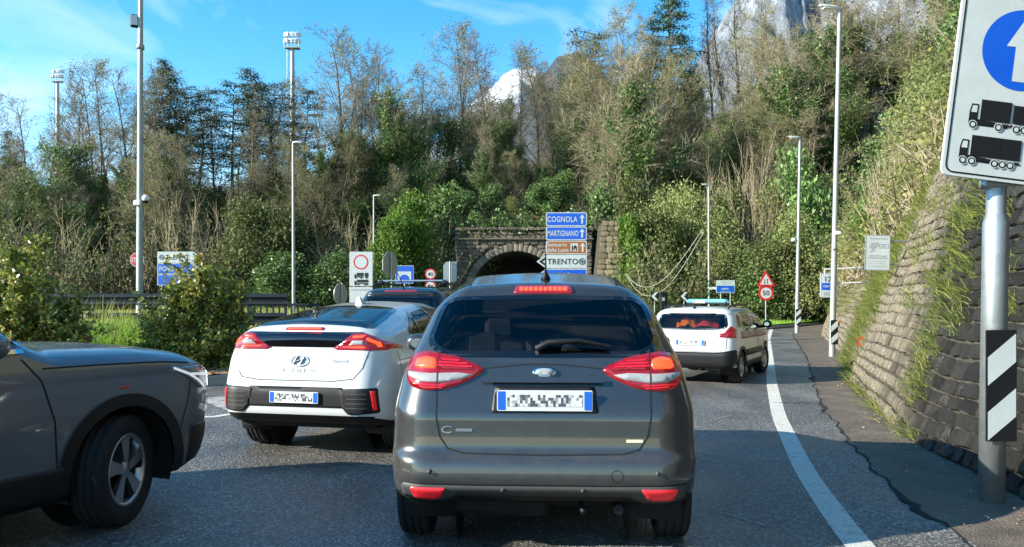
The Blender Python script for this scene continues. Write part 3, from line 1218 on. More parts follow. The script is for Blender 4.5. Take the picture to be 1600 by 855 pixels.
for k in range(13):
    MB().box((-4.3 + 0.41 + k * 0.80, 0.3, 6.93 + 0.02 * (k % 3)), (0.77, 0.95, 0.22), bev=0.03).build('coping_stone', 'stone_portal', portal)
mat('tunnel_concrete', '#55544f', 0.9, var=0.3, vscale=0.8, bump=0.4, bscale=8)
tm = MB()
prof = [(PX + PR, -0.3), (PX + PR, PZ)] + [(PX + PR * math.cos(R(a)), PZ + PR * math.sin(R(a))) for a in range(10, 180, 10)] + [(PX - PR, PZ), (PX - PR, -0.3)]
vs, fs = [], []
deps = [0.9, 8, 18, 30, 45, 60]
for i, dd in enumerate(deps):
    for x, z in prof:
        vs.append((x + 0.004 * dd * dd, dd, z))
n = len(prof)
for i in range(len(deps) - 1):
    for k in range(n - 1):
        fs.append((i * n + k, i * n + k + 1, (i + 1) * n + k + 1, (i + 1) * n + k))
fs.append(tuple(range((len(deps) - 1) * n, len(deps) * n)))
tm.add(vs, fs, True)
tm.build('tunnel_lining', 'tunnel_concrete', portal)
MB().add([(-4, 2, 0.01), (4, 2, 0.01), (22, 62, 0.01), (10, 62, 0.01)], [(0, 1, 2, 3)]).build('tunnel_floor', 'asphalt', portal)
mat('cat_eye_glow', '#fff3d0', 0.4, emit='#ffe9b0', es=1.2)  # no real lamps: reflecting cat-eyes, their shine given as a glow
for k in range(7):
    dd = 5 + k * 5
    MB().box((PX + 2.55 + 0.004 * dd * dd, dd, PZ + 1.9), (0.10, 0.5, 0.06)).build('cat_eye_glow', 'cat_eye_glow', portal)

# wing wall right of the portal: battered masonry pier
wing = thing('wing_wall', 'pale sloping masonry pier right of the tunnel mouth', 'wall', (X_(955, 57), 57, 0))
zt = Z_(346, 57)
wpoly = [(-1.35, -0.3), (1.25, -0.3), (1.25, zt), (-0.65, zt - 0.15)]
MB().plate(wpoly, 0.0, 2.6).build('wall_core', 'mortar', wing)
wst = stone_meshes('stone', 6, 'stone_dry', 15, 0.05)
r = random.Random(31)
z = 0.0
while z < zt - 0.2:
    h = r.uniform(0.33, 0.42)
    x0 = -1.33 + 0.68 * z / zt
    x = x0
    while x < 1.2:
        l = min(r.uniform(0.4, 0.65), 1.25 - x)
        if l > 0.15:
            o = bpy.data.objects.new('stone', r.choice(wst))
            o.matrix_basis = Matrix.Translation((x + l / 2, -0.01, z + h / 2)) @ Matrix.Diagonal((l * 0.97, -0.06, h * 0.95, 1))
            link(o, wing)
        x += l + 0.015
    z += h + 0.012

# ------------------------------------------------------------------ signs and posts
mat('sign_white', '#bcc4c2', 0.35, coat=0.3, var=0.11, vscale=3.5)
mat('sign_grey_white', '#bcc4c2', 0.4, coat=0.2, var=0.08, vscale=5)
mat('sign_blue', '#0a55c4', 0.35, coat=0.3, var=0.08, vscale=4)
mat('sign_brown', '#9a5a22', 0.35, coat=0.3, var=0.08, vscale=4)
mat('sign_black', '#17191b', 0.4, coat=0.2)
mat('sign_red', '#c8202c', 0.35, coat=0.3, var=0.08, vscale=6)
mat('sign_yellow', '#e7b416', 0.4, var=0.08)
mat('sign_grey', '#9aa0a0', 0.5)
mat('sign_back', '#9da5a6', 0.45, metal=0.5, var=0.12, vscale=4)
mat('galvanised', '#a9b0b0', 0.42, metal=0.75, var=0.16, vscale=7, bump=0.15, bscale=18)
mat('galvanised_dull', '#9fa7a6', 0.55, metal=0.45, var=0.14, vscale=5)
mat('lamp_white', '#dedfdb', 0.4, var=0.05)
mat('lens_glass', '#cfd6da', 0.15, coat=0.6)
mat('dark_steel', '#23282d', 0.45, metal=0.6, var=0.15)
mat('black_plastic', '#15171a', 0.5, var=0.15, vscale=10)


def sub(root, name, m, fn):
    mb = MB()
    fn(mb)
    return mb.build(name, m, root)


def tilt_M(pivot, deg):
    return Matrix.Translation(Vector(pivot)) @ Matrix.Rotation(R(deg), 4, 'Y')


# --- truck lane sign on the near post
px0, Yp = 1549, 6.19
root = thing('lane_sign', 'big tilted white sign with blue arrow disc and two black lorries', 'road sign', (X_(px0, Yp), Yp, 0))
mb = MB()
zc = Z_(338, Yp)
mb.lathe([(0.0, 0), (0.092, 0), (0.091, zc - 0.05), (0.074, zc), (0.070, zc + 0.02), (0.070, 3.55), (0.0, 3.56)], 22)
post = mb.build('post', 'galvanised', root)
post.rotation_euler = (0, R(0.9), 0)
# sign panel; local u from left edge, v from bottom edge, tilted clockwise
SM = Matrix.Translation((X_(1470, 6.04) - X_(px0, Yp), -0.15, Z_(272, 6.04))) @ Matrix.Rotation(R(7.2), 4, 'Y')
SW, SH = 0.99, 1.42
sub(root, 'panel', 'sign_white', lambda b: b.plate(rrect(0, 0, SW, SH, 0.06), 0, 0.025, SM))
sub(root, 'panel_back', 'sign_back', lambda b: b.plate(rrect(0.02, 0.02, SW - 0.02, SH - 0.02, 0.05), 0.026, 0.04, SM))
sub(root, 'border', 'sign_black', lambda b: b.ring(rrect(0.022, 0.022, SW - 0.022, SH - 0.022, 0.06), rrect(0.034, 0.034, SW - 0.034, SH - 0.034, 0.05), -0.003, SM))
disc = sub(root, 'blue_disc', 'sign_blue', lambda b: b.plate(circ(SW / 2, 1.0, 0.305, 56), -0.003, -0.003, SM))
sub(disc, 'arrow', 'sign_white', lambda b: b.plate([(SW / 2 - 0.055, 0.76), (SW / 2 + 0.055, 0.76), (SW / 2 + 0.055, 1.02), (SW / 2 + 0.125, 1.02), (SW / 2, 1.25), (SW / 2 - 0.125, 1.02), (SW / 2 - 0.055, 1.02)], -0.006, -0.006, SM))


def lorry(b, w, u0, v0, s, kind):
    """side view of a lorry: black masses on b, white details on w"""
    q = lambda pts: [(u0 + x * s, v0 + z * s) for x, z in pts]
    y1, y2, y3 = -0.003, -0.006, -0.009
    b.plate(q([(0.0, 0.22), (0.0, 0.50), (0.05, 0.72), (0.24, 0.72), (0.24, 0.30), (1.1, 0.22), (1.1, 0.12), (0.0, 0.12)]), y1, y1, SM)
    b.plate(q([(0.30, 0.28), (1.16, 0.28), (1.16, 0.86), (0.30, 0.86)]), y2, y2, SM)
    b.plate(q([(0.24, 0.16), (1.14, 0.16), (1.14, 0.24), (0.24, 0.24)]), y2, y2, SM)
    w.append(('cab_window', q([(0.035, 0.48), (0.075, 0.67), (0.20, 0.67), (0.20, 0.48)]), y2))
    if kind == 0:
        b.plate(q([(1.22, 0.28), (1.66, 0.28), (1.66, 0.80), (1.22, 0.80)]), y2, y2, SM)
        b.plate(q([(1.16, 0.17), (1.66, 0.17), (1.66, 0.24), (1.16, 0.24)]), y2, y2, SM)
        wh = (0.12, 0.84, 1.34, 1.56)
    else:
        b.plate(q([(1.15, 0.28), (1.7, 0.28), (1.7, 0.86), (1.15, 0.86)]), y2, y2, SM)
        b.plate(q([(1.1, 0.16), (1.7, 0.16), (1.7, 0.24), (1.1, 0.24)]), y2, y2, SM)
        wh = (0.11, 0.36, 1.0, 1.22, 1.44)
    for x in wh:
        w.append(('wheel_rim', q(circ(x, 0.13, 0.125, 24)), -0.0075))
        b.plate(q(circ(x, 0.13, 0.10, 24)), y3, y3, SM)
        w.append(('wheel_hub', q(circ(x, 0.13, 0.062, 20)), y3 - 0.002))


for v0, kind in ((0.365, 0), (0.09, 1)):
    b, w = MB(), []
    lorry(b, w, 0.155 if kind == 0 else 0.115, v0, 0.27, kind)
    lo = b.build('lorry_symbol', 'sign_black', root)
    for nm_, poly_, yy_ in w:
        MB().plate(poly_, yy_, yy_, SM).build(nm_, 'sign_white', lo)
for zz in (Z_(288, Yp), Z_(288, Yp) + 0.95):
    sub(root, 'clamp', 'galvanised', lambda b: (b.lathe([(0.073, zz - 0.03), (0.083, zz - 0.03), (0.083, zz + 0.03), (0.073, zz + 0.03)], 18), b.box((0.06, -0.075, zz), (0.30, 0.03, 0.05))))
# striped board on the post
bz0, bz1 = Z_(686, Yp), Z_(515, Yp)
sub(root, 'marker_board', 'sign_black', lambda b: b.plate(rrect(-0.105, bz0, 0.125, bz1, 0.008), -0.115, -0.10))


def stripes(b, x0, z0, x1, z1, y, n, frac=0.5, slope=1.0, M=None):
    """white diagonal bands clipped to the board"""
    H = (z1 - z0)
    per = (H) / n
    rise = (x1 - x0) * slope
    for k in range(-2, n + 2):
        a = z0 + k * per
        poly = [(x0, a), (x1, a + rise), (x1, a + rise + per * frac), (x0, a + per * frac)]
        clipped = []
        def clip(pts, inside, inter):
            out = []
            for i in range(len(pts)):
                p, q = pts[i], pts[(i + 1) % len(pts)]
                if inside(p):
                    out.append(p)
                if inside(p) != inside(q):
                    out.append(inter(p, q))
            return out
        f = lambda zz: (lambda p, q: (p[0] + (q[0] - p[0]) * (zz - p[1]) / (q[1] - p[1]), zz))
        pts = clip(poly, lambda p: p[1] >= z0, f(z0))
        if pts:
            pts = clip(pts, lambda p: p[1] <= z1, f(z1))
        if len(pts) >= 3:
            b.plate(pts, y, y, M)


sub(root, 'marker_stripes', 'sign_white', lambda b: stripes(b, -0.097, bz0 + 0.008, 0.117, bz1 - 0.008, -0.118, 2, 0.52, 0.85))


# --- simple posts and lamps
def lamp_post(name, label, base, top, r0, r1, arm, head_len, kind='led', group=None, cat='street lamp'):
    base, top = Vector(base), Vector(top)
    root = thing(name, label, cat, base, 0.0, group)
    t = top - base
    n = 6
    sub(root, 'pole', 'galvanised_dull', lambda b: b.tube([t * (k / n) for k in range(n + 1)], [r0 + (r1 - r0) * k / n for k in range(n + 1)], 12))
    if kind == 'led':
        a = Vector(arm).normalized()
        side = Vector((-a.y, a.x, 0))
        vs = []
        prof = [(-0.08, 0.05, 0.05), (0.0, 0.10, 0.09), (0.25, 0.17, 0.11), (0.6, 0.17, 0.08), (0.88, 0.12, 0.05), (1.0, 0.05, 0.02)]
        mb = MB()
        rings = []
        for u, w, h in prof:
            c = t + a * (u * head_len) + Vector((0, 0, 0.10 * u * head_len))
            rings.append([c + side * (w * head_len * math.cos(2 * math.pi * k / 10)) + Vector((0, 0, h * head_len * math.sin(2 * math.pi * k / 10) * (1.0 if k < 6 else 0.5))) for k in range(10)])
        vs = [p for rr in rings for p in rr]
        fs = [(i * 10 + k, i * 10 + (k + 1) % 10, (i + 1) * 10 + (k + 1) % 10, (i + 1) * 10 + k) for i in range(len(prof) - 1) for k in range(10)]
        fs += [tuple(range(9, -1, -1)), tuple(range(len(vs) - 10, len(vs)))]
        mb.add(vs, fs, True)
        hd = mb.build('lamp_head', 'lamp_white', root)
        c = t + a * (0.5 * head_len) + Vector((0, 0, -0.005))
        mb = MB()
        mb.box(c, (head_len * 0.6, head_len * 0.24, 0.03), rz=math.atan2(a.y, a.x))
        mb.build('lens', 'lens_glass', hd)
    return root


def gnd(x, y):
    return float(hill_z(x, y)) - 0.05


# right side lamps (striped sleeves), leaning slightly like in the photograph
YA = 22.2
la = lamp_post('street_lamp', 'tallest street lamp by the stone wall with black and white striped base', (X_(1300, YA), YA, 0), at(1312, 14, YA), 0.085, 0.055, (-1, -0.15, 0), 0.62)
YB = 38.6
lb = lamp_post('street_lamp', 'street lamp with a small camera on its pole at the bend by the wall', (X_(1245, YB), YB, 0), at(1250, 216, YB), 0.10, 0.06, (-1, -0.15, 0), 0.62)
YC = 52.0
lc = lamp_post('street_lamp', 'slim street lamp behind the bend, nearest to the blue and white board', (X_(1108, YC), YC, 0.1), at(1107, 289, YC), 0.075, 0.055, (-1, -0.1, 0), 0.5)
YD = 36.5
ld = lamp_post('street_lamp', 'street lamp rising behind the railing and the white car', (X_(459, YD), YD, 0.4), at(458, 223, YD), 0.085, 0.055, (1, -0.1, 0), 0.48)
YE = 58.0
le = lamp_post('street_lamp', 'shorter looking street lamp behind the white truck ban sign', (X_(584, YE), YE, 0.4), at(584, 306, YE), 0.085, 0.055, (1, -0.1, 0), 0.55)
YF = 23.0
lf = lamp_post('light_mast', 'very tall grey pole with a floodlight rising between the two round bushes', (X_(218, YF), YF, 0.6), at(220, -60, YF), 0.10, 0.062, (1, 0, 0), 0.5, kind='none', cat='light pole')


def sleeve(root, px, y0, y1, Y, w, x_off=0.0, n=2):
    bx = root.location.x
    zb = root.location.z
    x0 = X_(px, Y) - bx
    z0, z1 = Z_(y1, Y) - zb, Z_(y0, Y) - zb
    o = sub(root, 'marker_board', 'sign_black', lambda b: b.plate(rrect(x0 - w / 2, z0, x0 + w / 2, z1, 0.01), -0.13, -0.115))
    sub(o, 'marker_stripes', 'sign_white', lambda b: stripes(b, x0 - w / 2 + 0.008, z0 + 0.008, x0 + w / 2 - 0.008, z1 - 0.008, -0.134, n, 0.52, 0.9))


sleeve(la, 1301, 500, 538, YA, 0.20)
sleeve(lb, 1246, 483, 508, YB, 0.24)
zz = Z_(505, YA)
mat('reflector_orange', '#e8821a', 0.3, coat=0.5)
mat('reflector_red', '#d8332c', 0.3, coat=0.3)
sub(la, 'reflector', 'reflector_orange', lambda b: b.box((X_(1309, YA) - la.location.x, -0.05, zz), (0.07, 0.05, 0.16), bev=0.015))
zz = Z_(365, YA)
sub(la, 'junction_box', 'lamp_white', lambda b: b.box((X_(1305.5, YA) - la.location.x, -0.12, zz), (0.17, 0.14, 0.11), bev=0.02))


def camera_part(root, px, py, Y, out):
    p = at(px, py, Y) - root.location
    o = sub(root, 'camera_bracket', 'lamp_white', lambda b: b.tube([p + Vector((out * 0.05, 0, -0.02)), p + Vector((-out * 0.16, 0, -0.02)), p + Vector((-out * 0.2, 0, -0.12))], 0.022, 8))
    mb = MB()
    mb.lathe([(0.0, 0.1), (0.07, 0.09), (0.105, 0.03), (0.11, -0.04), (0.08, -0.07)], 16, M=Matrix.Translation(p))
    mb.build('camera_housing', 'lamp_white', o)
    mb = MB()
    mb.lathe([(0.08, -0.07), (0.07, -0.12), (0.04, -0.15), (0.0, -0.16)], 16, M=Matrix.Translation(p))
    mb.build('camera_dome', 'black_plastic', o)


camera_part(lb, 1240, 375, YB, -1)
camera_part(lf, 228, 310, YF, 1)
sub(lf, 'junction_box', 'lamp_white', lambda b: b.box(at(217.5, 318, YF) - lf.location + Vector((0, -0.1, 0)), (0.20, 0.14, 0.15), bev=0.02))
pf = at(210, 33, YF) - lf.location
fl = sub(lf, 'floodlight', 'dark_steel', lambda b: (b.box(pf, (0.22, 0.16, 0.36), rz=R(30), bev=0.03), b.box(pf + Vector((0.12, 0, -0.02)), (0.18, 0.05, 0.05))))
sub(fl, 'lens', 'lens_glass', lambda b: b.box(pf + Vector((0.05, -0.085, 0)), (0.14, 0.03, 0.28), rz=R(30)))
sub(lf, 'collar', 'galvanised_dull', lambda b: b.lathe([(0.095, -0.06), (0.105, -0.06), (0.105, 0.06), (0.082, 0.08)], 14, M=Matrix.Translation(at(219.5, 74, YF) - lf.location)))

# stadium floodlight masts behind the wood
def stadium_mast(label, px, py_top, Y, py_base, w):
    base = Vector((X_(px, Y), Y, gnd(X_(px, Y), Y)))
    top = at(px, py_top, Y)
    root = thing('floodlight_mast', label, 'floodlight mast', base, 0, 'floodlight masts behind the wood')
    t = top - base
    sub(root, 'pole', 'galvanised_dull', lambda b: b.tube([Vector((0, 0, 0)), t], [0.5, 0.28], 12))
    sub(root, 'platform', 'galvanised_dull', lambda b: (b.box(t + Vector((0, 0, 0.05)), (w, 1.1, 0.16)), b.tube([t + Vector((-w / 2, -0.5, 1.0)), t + Vector((w / 2, -0.5, 1.0))], 0.05, 6),
        [b.tube([t + Vector((-w / 2 + k * w / 4, -0.5, 0)), t + Vector((-w / 2 + k * w / 4, -0.5, 1.0))], 0.05, 6) for k in range(5)]))
    sub(root, 'ladder', 'galvanised_dull', lambda b: b.tube([t * 0.35 + Vector((-0.7, 0, 0)), t + Vector((-0.7, 0, 0))], 0.09, 6))
    for k in range(4):
        for j in range(2):
            c = t + Vector((-w * 0.42 + k * w * 0.28, -0.2 + 0.3 * j, 1.0 + j * 1.0))
            o = sub(root, 'floodlight', 'lamp_white', lambda b: b.box(c, (0.75, 0.45, 0.62), rz=R(-25 + 18 * k), bev=0.08))
            sub(o, 'lens', 'lens_glass', lambda b: b.box(c + Vector((0, -0.26, -0.05)), (0.6, 0.06, 0.45), rz=R(-25 + 18 * k)))


stadium_mast('taller floodlight mast with a cluster of lamps above the pines', 457, 76, 112, 440, 2.0)
stadium_mast('small distant floodlight mast above the bare trees at far left', 90, 128, 150, 440, 1.9)


# --- generic road signs: local x right, z up, faces -y
def sign_root(label, px, Y, z0=0.0, rz=0.0, cat='road sign', name='road_sign', posts=((0.0, 0.03),), top=2.5):
    root = thing(name, label, cat, (X_(px, Y), Y, z0), rz)
    for x, rr in posts:
        sub(root, 'post', 'galvanised', lambda b: b.tube([(x, 0.05, 0), (x, 0.05, top - z0)], rr, 10))
    return root


def panel(root, name, m, poly, y=0.0, th=0.03):
    return sub(root, name, m, lambda b: b.plate(poly, y, y + th))


# direction signs
Ys = 29.0
root = thing('direction_sign', 'stack of blue, brown and white direction boards on two posts in front of the tunnel', 'road sign', (X_(885, Ys), Ys, 0.1))
for x in (-0.5, 0.5):
    sub(root, 'post', 'galvanised', lambda b: b.tube([(x, 0.08, 0), (x, 0.08, Z_(334, Ys) - 0.1)], 0.045, 10))
hw = 0.742
rows = [(332.0, 353.3, 'sign_blue', 'COGNOLA'), (354.2, 375.2, 'sign_blue', 'MARTIGNANO'), (376.2, 397.3, 'sign_brown', None), (398.4, 419.4, 'sign_grey_white', 'TRENTO'), (420.4, 441.4, 'sign_blue', 'POVO')]
for k, (y0, y1, m, t) in enumerate(rows):
    z0, z1 = Z_(y1, Ys) - 0.1, Z_(y0, Ys) - 0.1
    h = z1 - z0
    zc = (z0 + z1) / 2
    if k < 3:
        out = rrect(-hw, z0, hw, z1, 0.06)
        inn = rrect(-hw + 0.035, z0 + 0.03, hw - 0.035, z1 - 0.03, 0.05)
    else:
        out = [(-hw, z0), (hw, z0), (hw, z1), (-hw, z1), (-hw - 0.34, zc)]
        inn = [(-hw + 0.02, z0 + 0.025), (hw - 0.03, z0 + 0.025), (hw - 0.03, z1 - 0.025), (-hw + 0.02, z1 - 0.025), (-hw - 0.29, zc)]
    p = panel(root, 'board', 'sign_white' if k != 3 else 'sign_white', out)
    sub(p, 'field', m, lambda b: b.plate(inn, -0.003, -0.003))
    if t:
        x1 = {0: 0.40, 1: 0.43, 3: 0.42, 4: 0.2}[k]
        sub(p, 'lettering', 'sign_black' if k == 3 else 'sign_white', lambda b: put_text(b, t, -0.69, z0 + h * 0.29, x1, z0 + h * 0.71, -0.008, 0.012, 1.05))
    if k == 2:
        sub(p, 'lettering', 'sign_white', lambda b: (put_text(b, 'Santuario', -0.69, z0 + h * 0.57, 0.02, z0 + h * 0.86, -0.008, 0.012), put_text(b, 'delle Laste', -0.69, z0 + h * 0.17, 0.08, z0 + h * 0.46, -0.008, 0.012)))
        pc = sub(p, 'pictogram_square', 'sign_white', lambda b: b.plate([(0.15, z0 + 0.11), (0.42, z0 + 0.11), (0.42, z1 - 0.1), (0.15, z1 - 0.1)], -0.006, -0.006))
        sub(pc, 'church_symbol', 'sign_black', lambda b: (b.plate([(0.19, z0 + 0.13), (0.24, z0 + 0.13), (0.24, z0 + 0.25), (0.21, z1 - 0.13), (0.19, z0 + 0.25)], -0.009, -0.009),
            b.plate([(0.26, z0 + 0.13), (0.29, z0 + 0.13), (0.29, z0 + 0.2), (0.34, z0 + 0.2), (0.34, z0 + 0.13), (0.38, z0 + 0.13), (0.38, z0 + 0.27), (0.315, z0 + 0.34), (0.26, z0 + 0.27)], -0.009, -0.009)))
    if k < 3:
        sub(p, 'arrow', 'sign_white', lambda b: b.plate(arrow_up(0.57 if k < 2 else 0.59, z0 + 0.09, z1 - 0.07, 0.20), -0.008, -0.008))
    if k == 3:
        def target(b):
            c = (0.57, zc)
            for r0_, r1_ in ((0.125, 0.105), (0.085, 0.065), (0.04, 0.0)):
                if r1_ > 0:
                    b.ring(circ(c[0], c[1], r0_, 28), circ(c[0], c[1], r1_, 28), -0.008)
                else:
                    b.plate(circ(c[0], c[1], r0_, 20), -0.008, -0.008)
        sub(p, 'town_symbol', 'sign_black', target)
    if k >= 3:
        sub(p, 'chevron', 'sign_black' if k == 3 else 'sign_white', lambda b: b.plate([(-hw + 0.0, z0 + 0.06), (-hw - 0.26, zc), (-hw + 0.0, z1 - 0.06), (-hw + 0.0, z1 - 0.15), (-hw - 0.12, zc), (-hw + 0.0, z0 + 0.15)], -0.006, -0.006))

# information board about cameras, bracketed off the wall
Y = 15.0
pc = at(1371.5, 395, Y)
root = thing('notice_board', 'pale notice with a camera drawing fixed on brackets to the stone wall', 'sign', (pc.x, Y, 0))
w2, z0, z1 = 0.235, Z_(423, Y), Z_(367, Y)
SMb = Matrix.Translation((0, 0, (z0 + z1) / 2)) @ Matrix.Rotation(R(1.5), 4, 'Y') @ Matrix.Translation((0, 0, -(z0 + z1) / 2))
sub(root, 'panel', 'sign_back', lambda b: b.plate(rrect(-w2, z0, w2, z1, 0.02), 0, 0.02, SMb))
p = sub(root, 'field', 'sign_white', lambda b: b.plate(rrect(-w2 + 0.02, z0 + 0.015, w2 - 0.012, z1 - 0.02, 0.02), -0.003, -0.003, SMb))
sub(p, 'lettering', 'sign_grey', lambda b: (put_text(b, 'AREA VIDEOSORVEGLIATA', -0.16, z1 - 0.085, 0.18, z1 - 0.06, -0.006, 0.02, M=SMb),
    put_text(b, 'ENTE TITOLARE', -0.16, z0 + 0.265, 0.16, z0 + 0.288, -0.006, 0.03, M=SMb), put_text(b, 'VIDEOSORVEGLIANZA', -0.19, z0 + 0.225, 0.19, z0 + 0.25, -0.006, 0.03, M=SMb),
    put_text(b, 'art. 13 del codice privacy', -0.17, z0 + 0.165, 0.17, z0 + 0.188, -0.006, 0.0, M=SMb), put_text(b, 'registrazione effettuata', -0.19, z0 + 0.12, 0.19, z0 + 0.143, -0.006, 0.0, M=SMb), put_text(b, 'sicurezza del traffico', -0.18, z0 + 0.07, 0.18, z0 + 0.095, -0.006, 0.0, M=SMb)))
sub(p, 'camera_drawing', 'sign_grey', lambda b: (b.plate([(-0.17, z1 - 0.24), (-0.13, z1 - 0.16), (0.0, z1 - 0.14), (0.0, z1 - 0.21), (-0.05, z1 - 0.25), (-0.12, z1 - 0.27)], -0.006, -0.006, SMb), b.plate([(-0.16, z1 - 0.32), (-0.07, z1 - 0.27), (-0.05, z1 - 0.28), (-0.14, z1 - 0.335)], -0.006, -0.006, SMb),
    b.ring(rrect(0.02, z1 - 0.25, 0.2, z1 - 0.17, 0.01), rrect(0.03, z1 - 0.24, 0.19, z1 - 0.18, 0.01), -0.006, SMb), b.plate(circ(0.085, z1 - 0.21, 0.02, 14), -0.007, -0.007, SMb), b.plate(circ(0.13, z1 - 0.21, 0.014, 14), -0.007, -0.007, SMb)))
for zz in (z0 + 0.12, z1 - 0.12):
    xw = float(wall_base(Y)) + BATTER * zz - pc.x
    sub(root, 'bracket', 'galvanised', lambda b: b.tube([(-0.1, 0.03, zz), (xw + 0.1, 0.05, zz)], 0.016, 8))

# kilometre board by the lamp
root = thing('route_sign', 'small white and blue route board numbered 127 behind the striped lamp pole', 'road sign', (X_(1295, 22.5), 22.5, 0))
w2, z0, z1 = 0.235, Z_(465, 22.5), Z_(427, 22.5)
p = panel(root, 'panel', 'sign_white', rrect(-w2, z0, w2, z1, 0.03))
sub(p, 'border', 'sign_grey', lambda b: b.ring(rrect(-w2 + 0.008, z0 + 0.008, w2 - 0.008, z1 - 0.008, 0.03), rrect(-w2 + 0.02, z0 + 0.02, w2 - 0.02, z1 - 0.02, 0.02), -0.003))
sub(p, 'number', 'sign_black', lambda b: put_text(b, '127', -0.1, z1 - 0.24, 0.18, z1 - 0.09, -0.004, 0.01))
bp_ = sub(p, 'blue_field', 'sign_blue', lambda b: b.plate([(-0.2, z0 + 0.21), (0.2, z0 + 0.21), (0.2, z0 + 0.41), (-0.2, z0 + 0.41)], -0.004, -0.004))
sub(bp_, 'lettering', 'sign_white', lambda b: put_text(b, 'TRENTO', -0.17, z0 + 0.285, 0.11, z0 + 0.345, -0.008, 0.02))
sub(p, 'lower_field', 'sign_grey', lambda b: b.plate([(-0.15, z0 + 0.06), (0.2, z0 + 0.06), (0.2, z0 + 0.15), (-0.15, z0 + 0.15)], -0.004, -0.004))
for py, x0 in ((421, -0.1), (444, 0.1)):
    zz = Z_(py, 22.5)
    xw = float(wall_base(22.5)) + BATTER * zz - root.location.x
    sub(root, 'bracket', 'lamp_white', lambda b: b.tube([(x0, 0.05, zz), (max(xw, 0.6) + 0.15, 0.1, zz + 0.08)], 0.022, 8))
sub(root, 'hanger', 'lamp_white', lambda b: b.tube([(-0.1, 0.045, z0 + 0.1), (-0.1, 0.045, Z_(421, 22.5))], 0.02, 8))

# two-way traffic warning with speed limit
Y = 40.0
root = sign_root('red triangle warning sign above a round 50 limit sign on one thin post', 1197, Y, 0.15, top=Z_(424, Y))
zt, zb = Z_(422, Y) - 0.15, Z_(448, Y) - 0.15
tri = lambda s, cz: [(-0.46 * s, cz - 0.265 * s), (0.46 * s, cz - 0.265 * s), (0.0, cz + 0.53 * s)]
cz = zb + 0.28
p = panel(root, 'warning_triangle', 'sign_red', tri(1.0, cz))
p2 = sub(p, 'field', 'sign_white', lambda b: b.plate(tri(0.68, cz), -0.004, -0.004))
sub(p2, 'arrow', 'sign_black', lambda b: (b.plate(arrow_up(0.07, cz - 0.14, cz + 0.12, 0.1), -0.008, -0.008), b.plate([(x - 0.0, 2 * cz - 0.05 - z) for x, z in arrow_up(-0.07, cz - 0.14, cz + 0.1, 0.1)], -0.008, -0.008)))


def limit_sign(root, x, cz, r_, num, y=0.0):
    p = panel(root, 'limit_disc', 'sign_red', circ(x, cz, r_, 40), y)
    q = sub(p, 'field', 'sign_white', lambda b: b.plate(circ(x, cz, r_ * 0.74, 36), y - 0.004, y - 0.004))
    if num:
        sub(q, 'number', 'sign_black', lambda b: put_text(b, num, x - r_ * 0.47, cz - r_ * 0.33, x + r_ * 0.47, cz + r_ * 0.33, y - 0.008, 0.015))
    return p


limit_sign(root, 0, Z_(458, Y) - 0.15, 0.37, '50')

# blue and white board on two posts
Y = 50.0
root = sign_root('white and blue information board on two posts beyond the bend', 1133.5, Y, 0.2, posts=((-0.28, 0.035), (0.32, 0.035)), top=Z_(440, Y), name='information_board')
z0, z1 = Z_(458, Y) - 0.2, Z_(438, Y) - 0.2
zm = Z_(446.5, Y) - 0.2
p = panel(root, 'panel', 'sign_white', rrect(-0.58, z0, 0.58, z1, 0.03))
q = sub(p, 'blue_field', 'sign_blue', lambda b: b.plate([(-0.55, z0 + 0.03), (0.55, z0 + 0.03), (0.55, zm), (-0.55, zm)], -0.004, -0.004))
sub(q, 'lettering', 'sign_white', lambda b: (put_text(b, 'centro', -0.25, z0 + 0.2, 0.2, z0 + 0.34, -0.008, 0.02), put_text(b, 'zona nord', -0.35, z0 + 0.06, 0.3, z0 + 0.12, -0.008, 0.02)))
sub(p, 'lettering', 'sign_grey', lambda b: (put_text(b, 'COMUNE DI', -0.3, zm + 0.2, 0.4, zm + 0.26, -0.006, 0.01), put_text(b, 'TRENTO', -0.2, zm + 0.07, 0.3, zm + 0.14, -0.006, 0.01)))
zz = Z_(450.5, YC) - lc.location.z
sub(lc, 'bracket', 'lamp_white', lambda b: b.box((0.26, -0.1, zz), (0.5, 0.06, 0.17)))

# chevron boards on the outside of the bend
for k, (px, lab) in enumerate(((1023, 'left one of two small black and white chevron boards at the bend'), (1069, 'right one of two small black and white chevron boards, above the police car'))):
    Y = 47.0
    root = sign_root(lab, px, Y, 0.1, top=Z_(468, Y), name='chevron_board')
    cz = Z_(463, Y) - 0.1
    p = panel(root, 'panel', 'sign_black', [(-0.22, cz - 0.26), (0.24, cz - 0.26), (0.24, cz + 0.26), (-0.22, cz + 0.26)])
    sub(p, 'chevron', 'sign_white', lambda b: b.plate([(-0.20, cz), (0.04, cz + 0.25), (0.2, cz + 0.25), (-0.01, cz), (0.2, cz - 0.25), (0.04, cz - 0.25)], -0.004, -0.004))
# dark barrier behind the left chevron
root = thing('roadside_box', 'small dark cabinet beside the left chevron board', 'cabinet', (X_(1037, 48), 48, 0.1))
z1 = Z_(461, 48)
sub(root, 'cabinet', 'dark_steel', lambda b: b.box((0, 0, z1 / 2), (0.42, 0.35, z1), bev=0.03))
sub(root, 'lid', 'black_plastic', lambda b: b.box((0, 0, z1 + 0.02), (0.5, 0.42, 0.06), bev=0.02))
sub(root, 'label_plate', 'sign_grey', lambda b: b.box((-0.05, -0.19, z1 - 0.35), (0.16, 0.02, 0.2)))

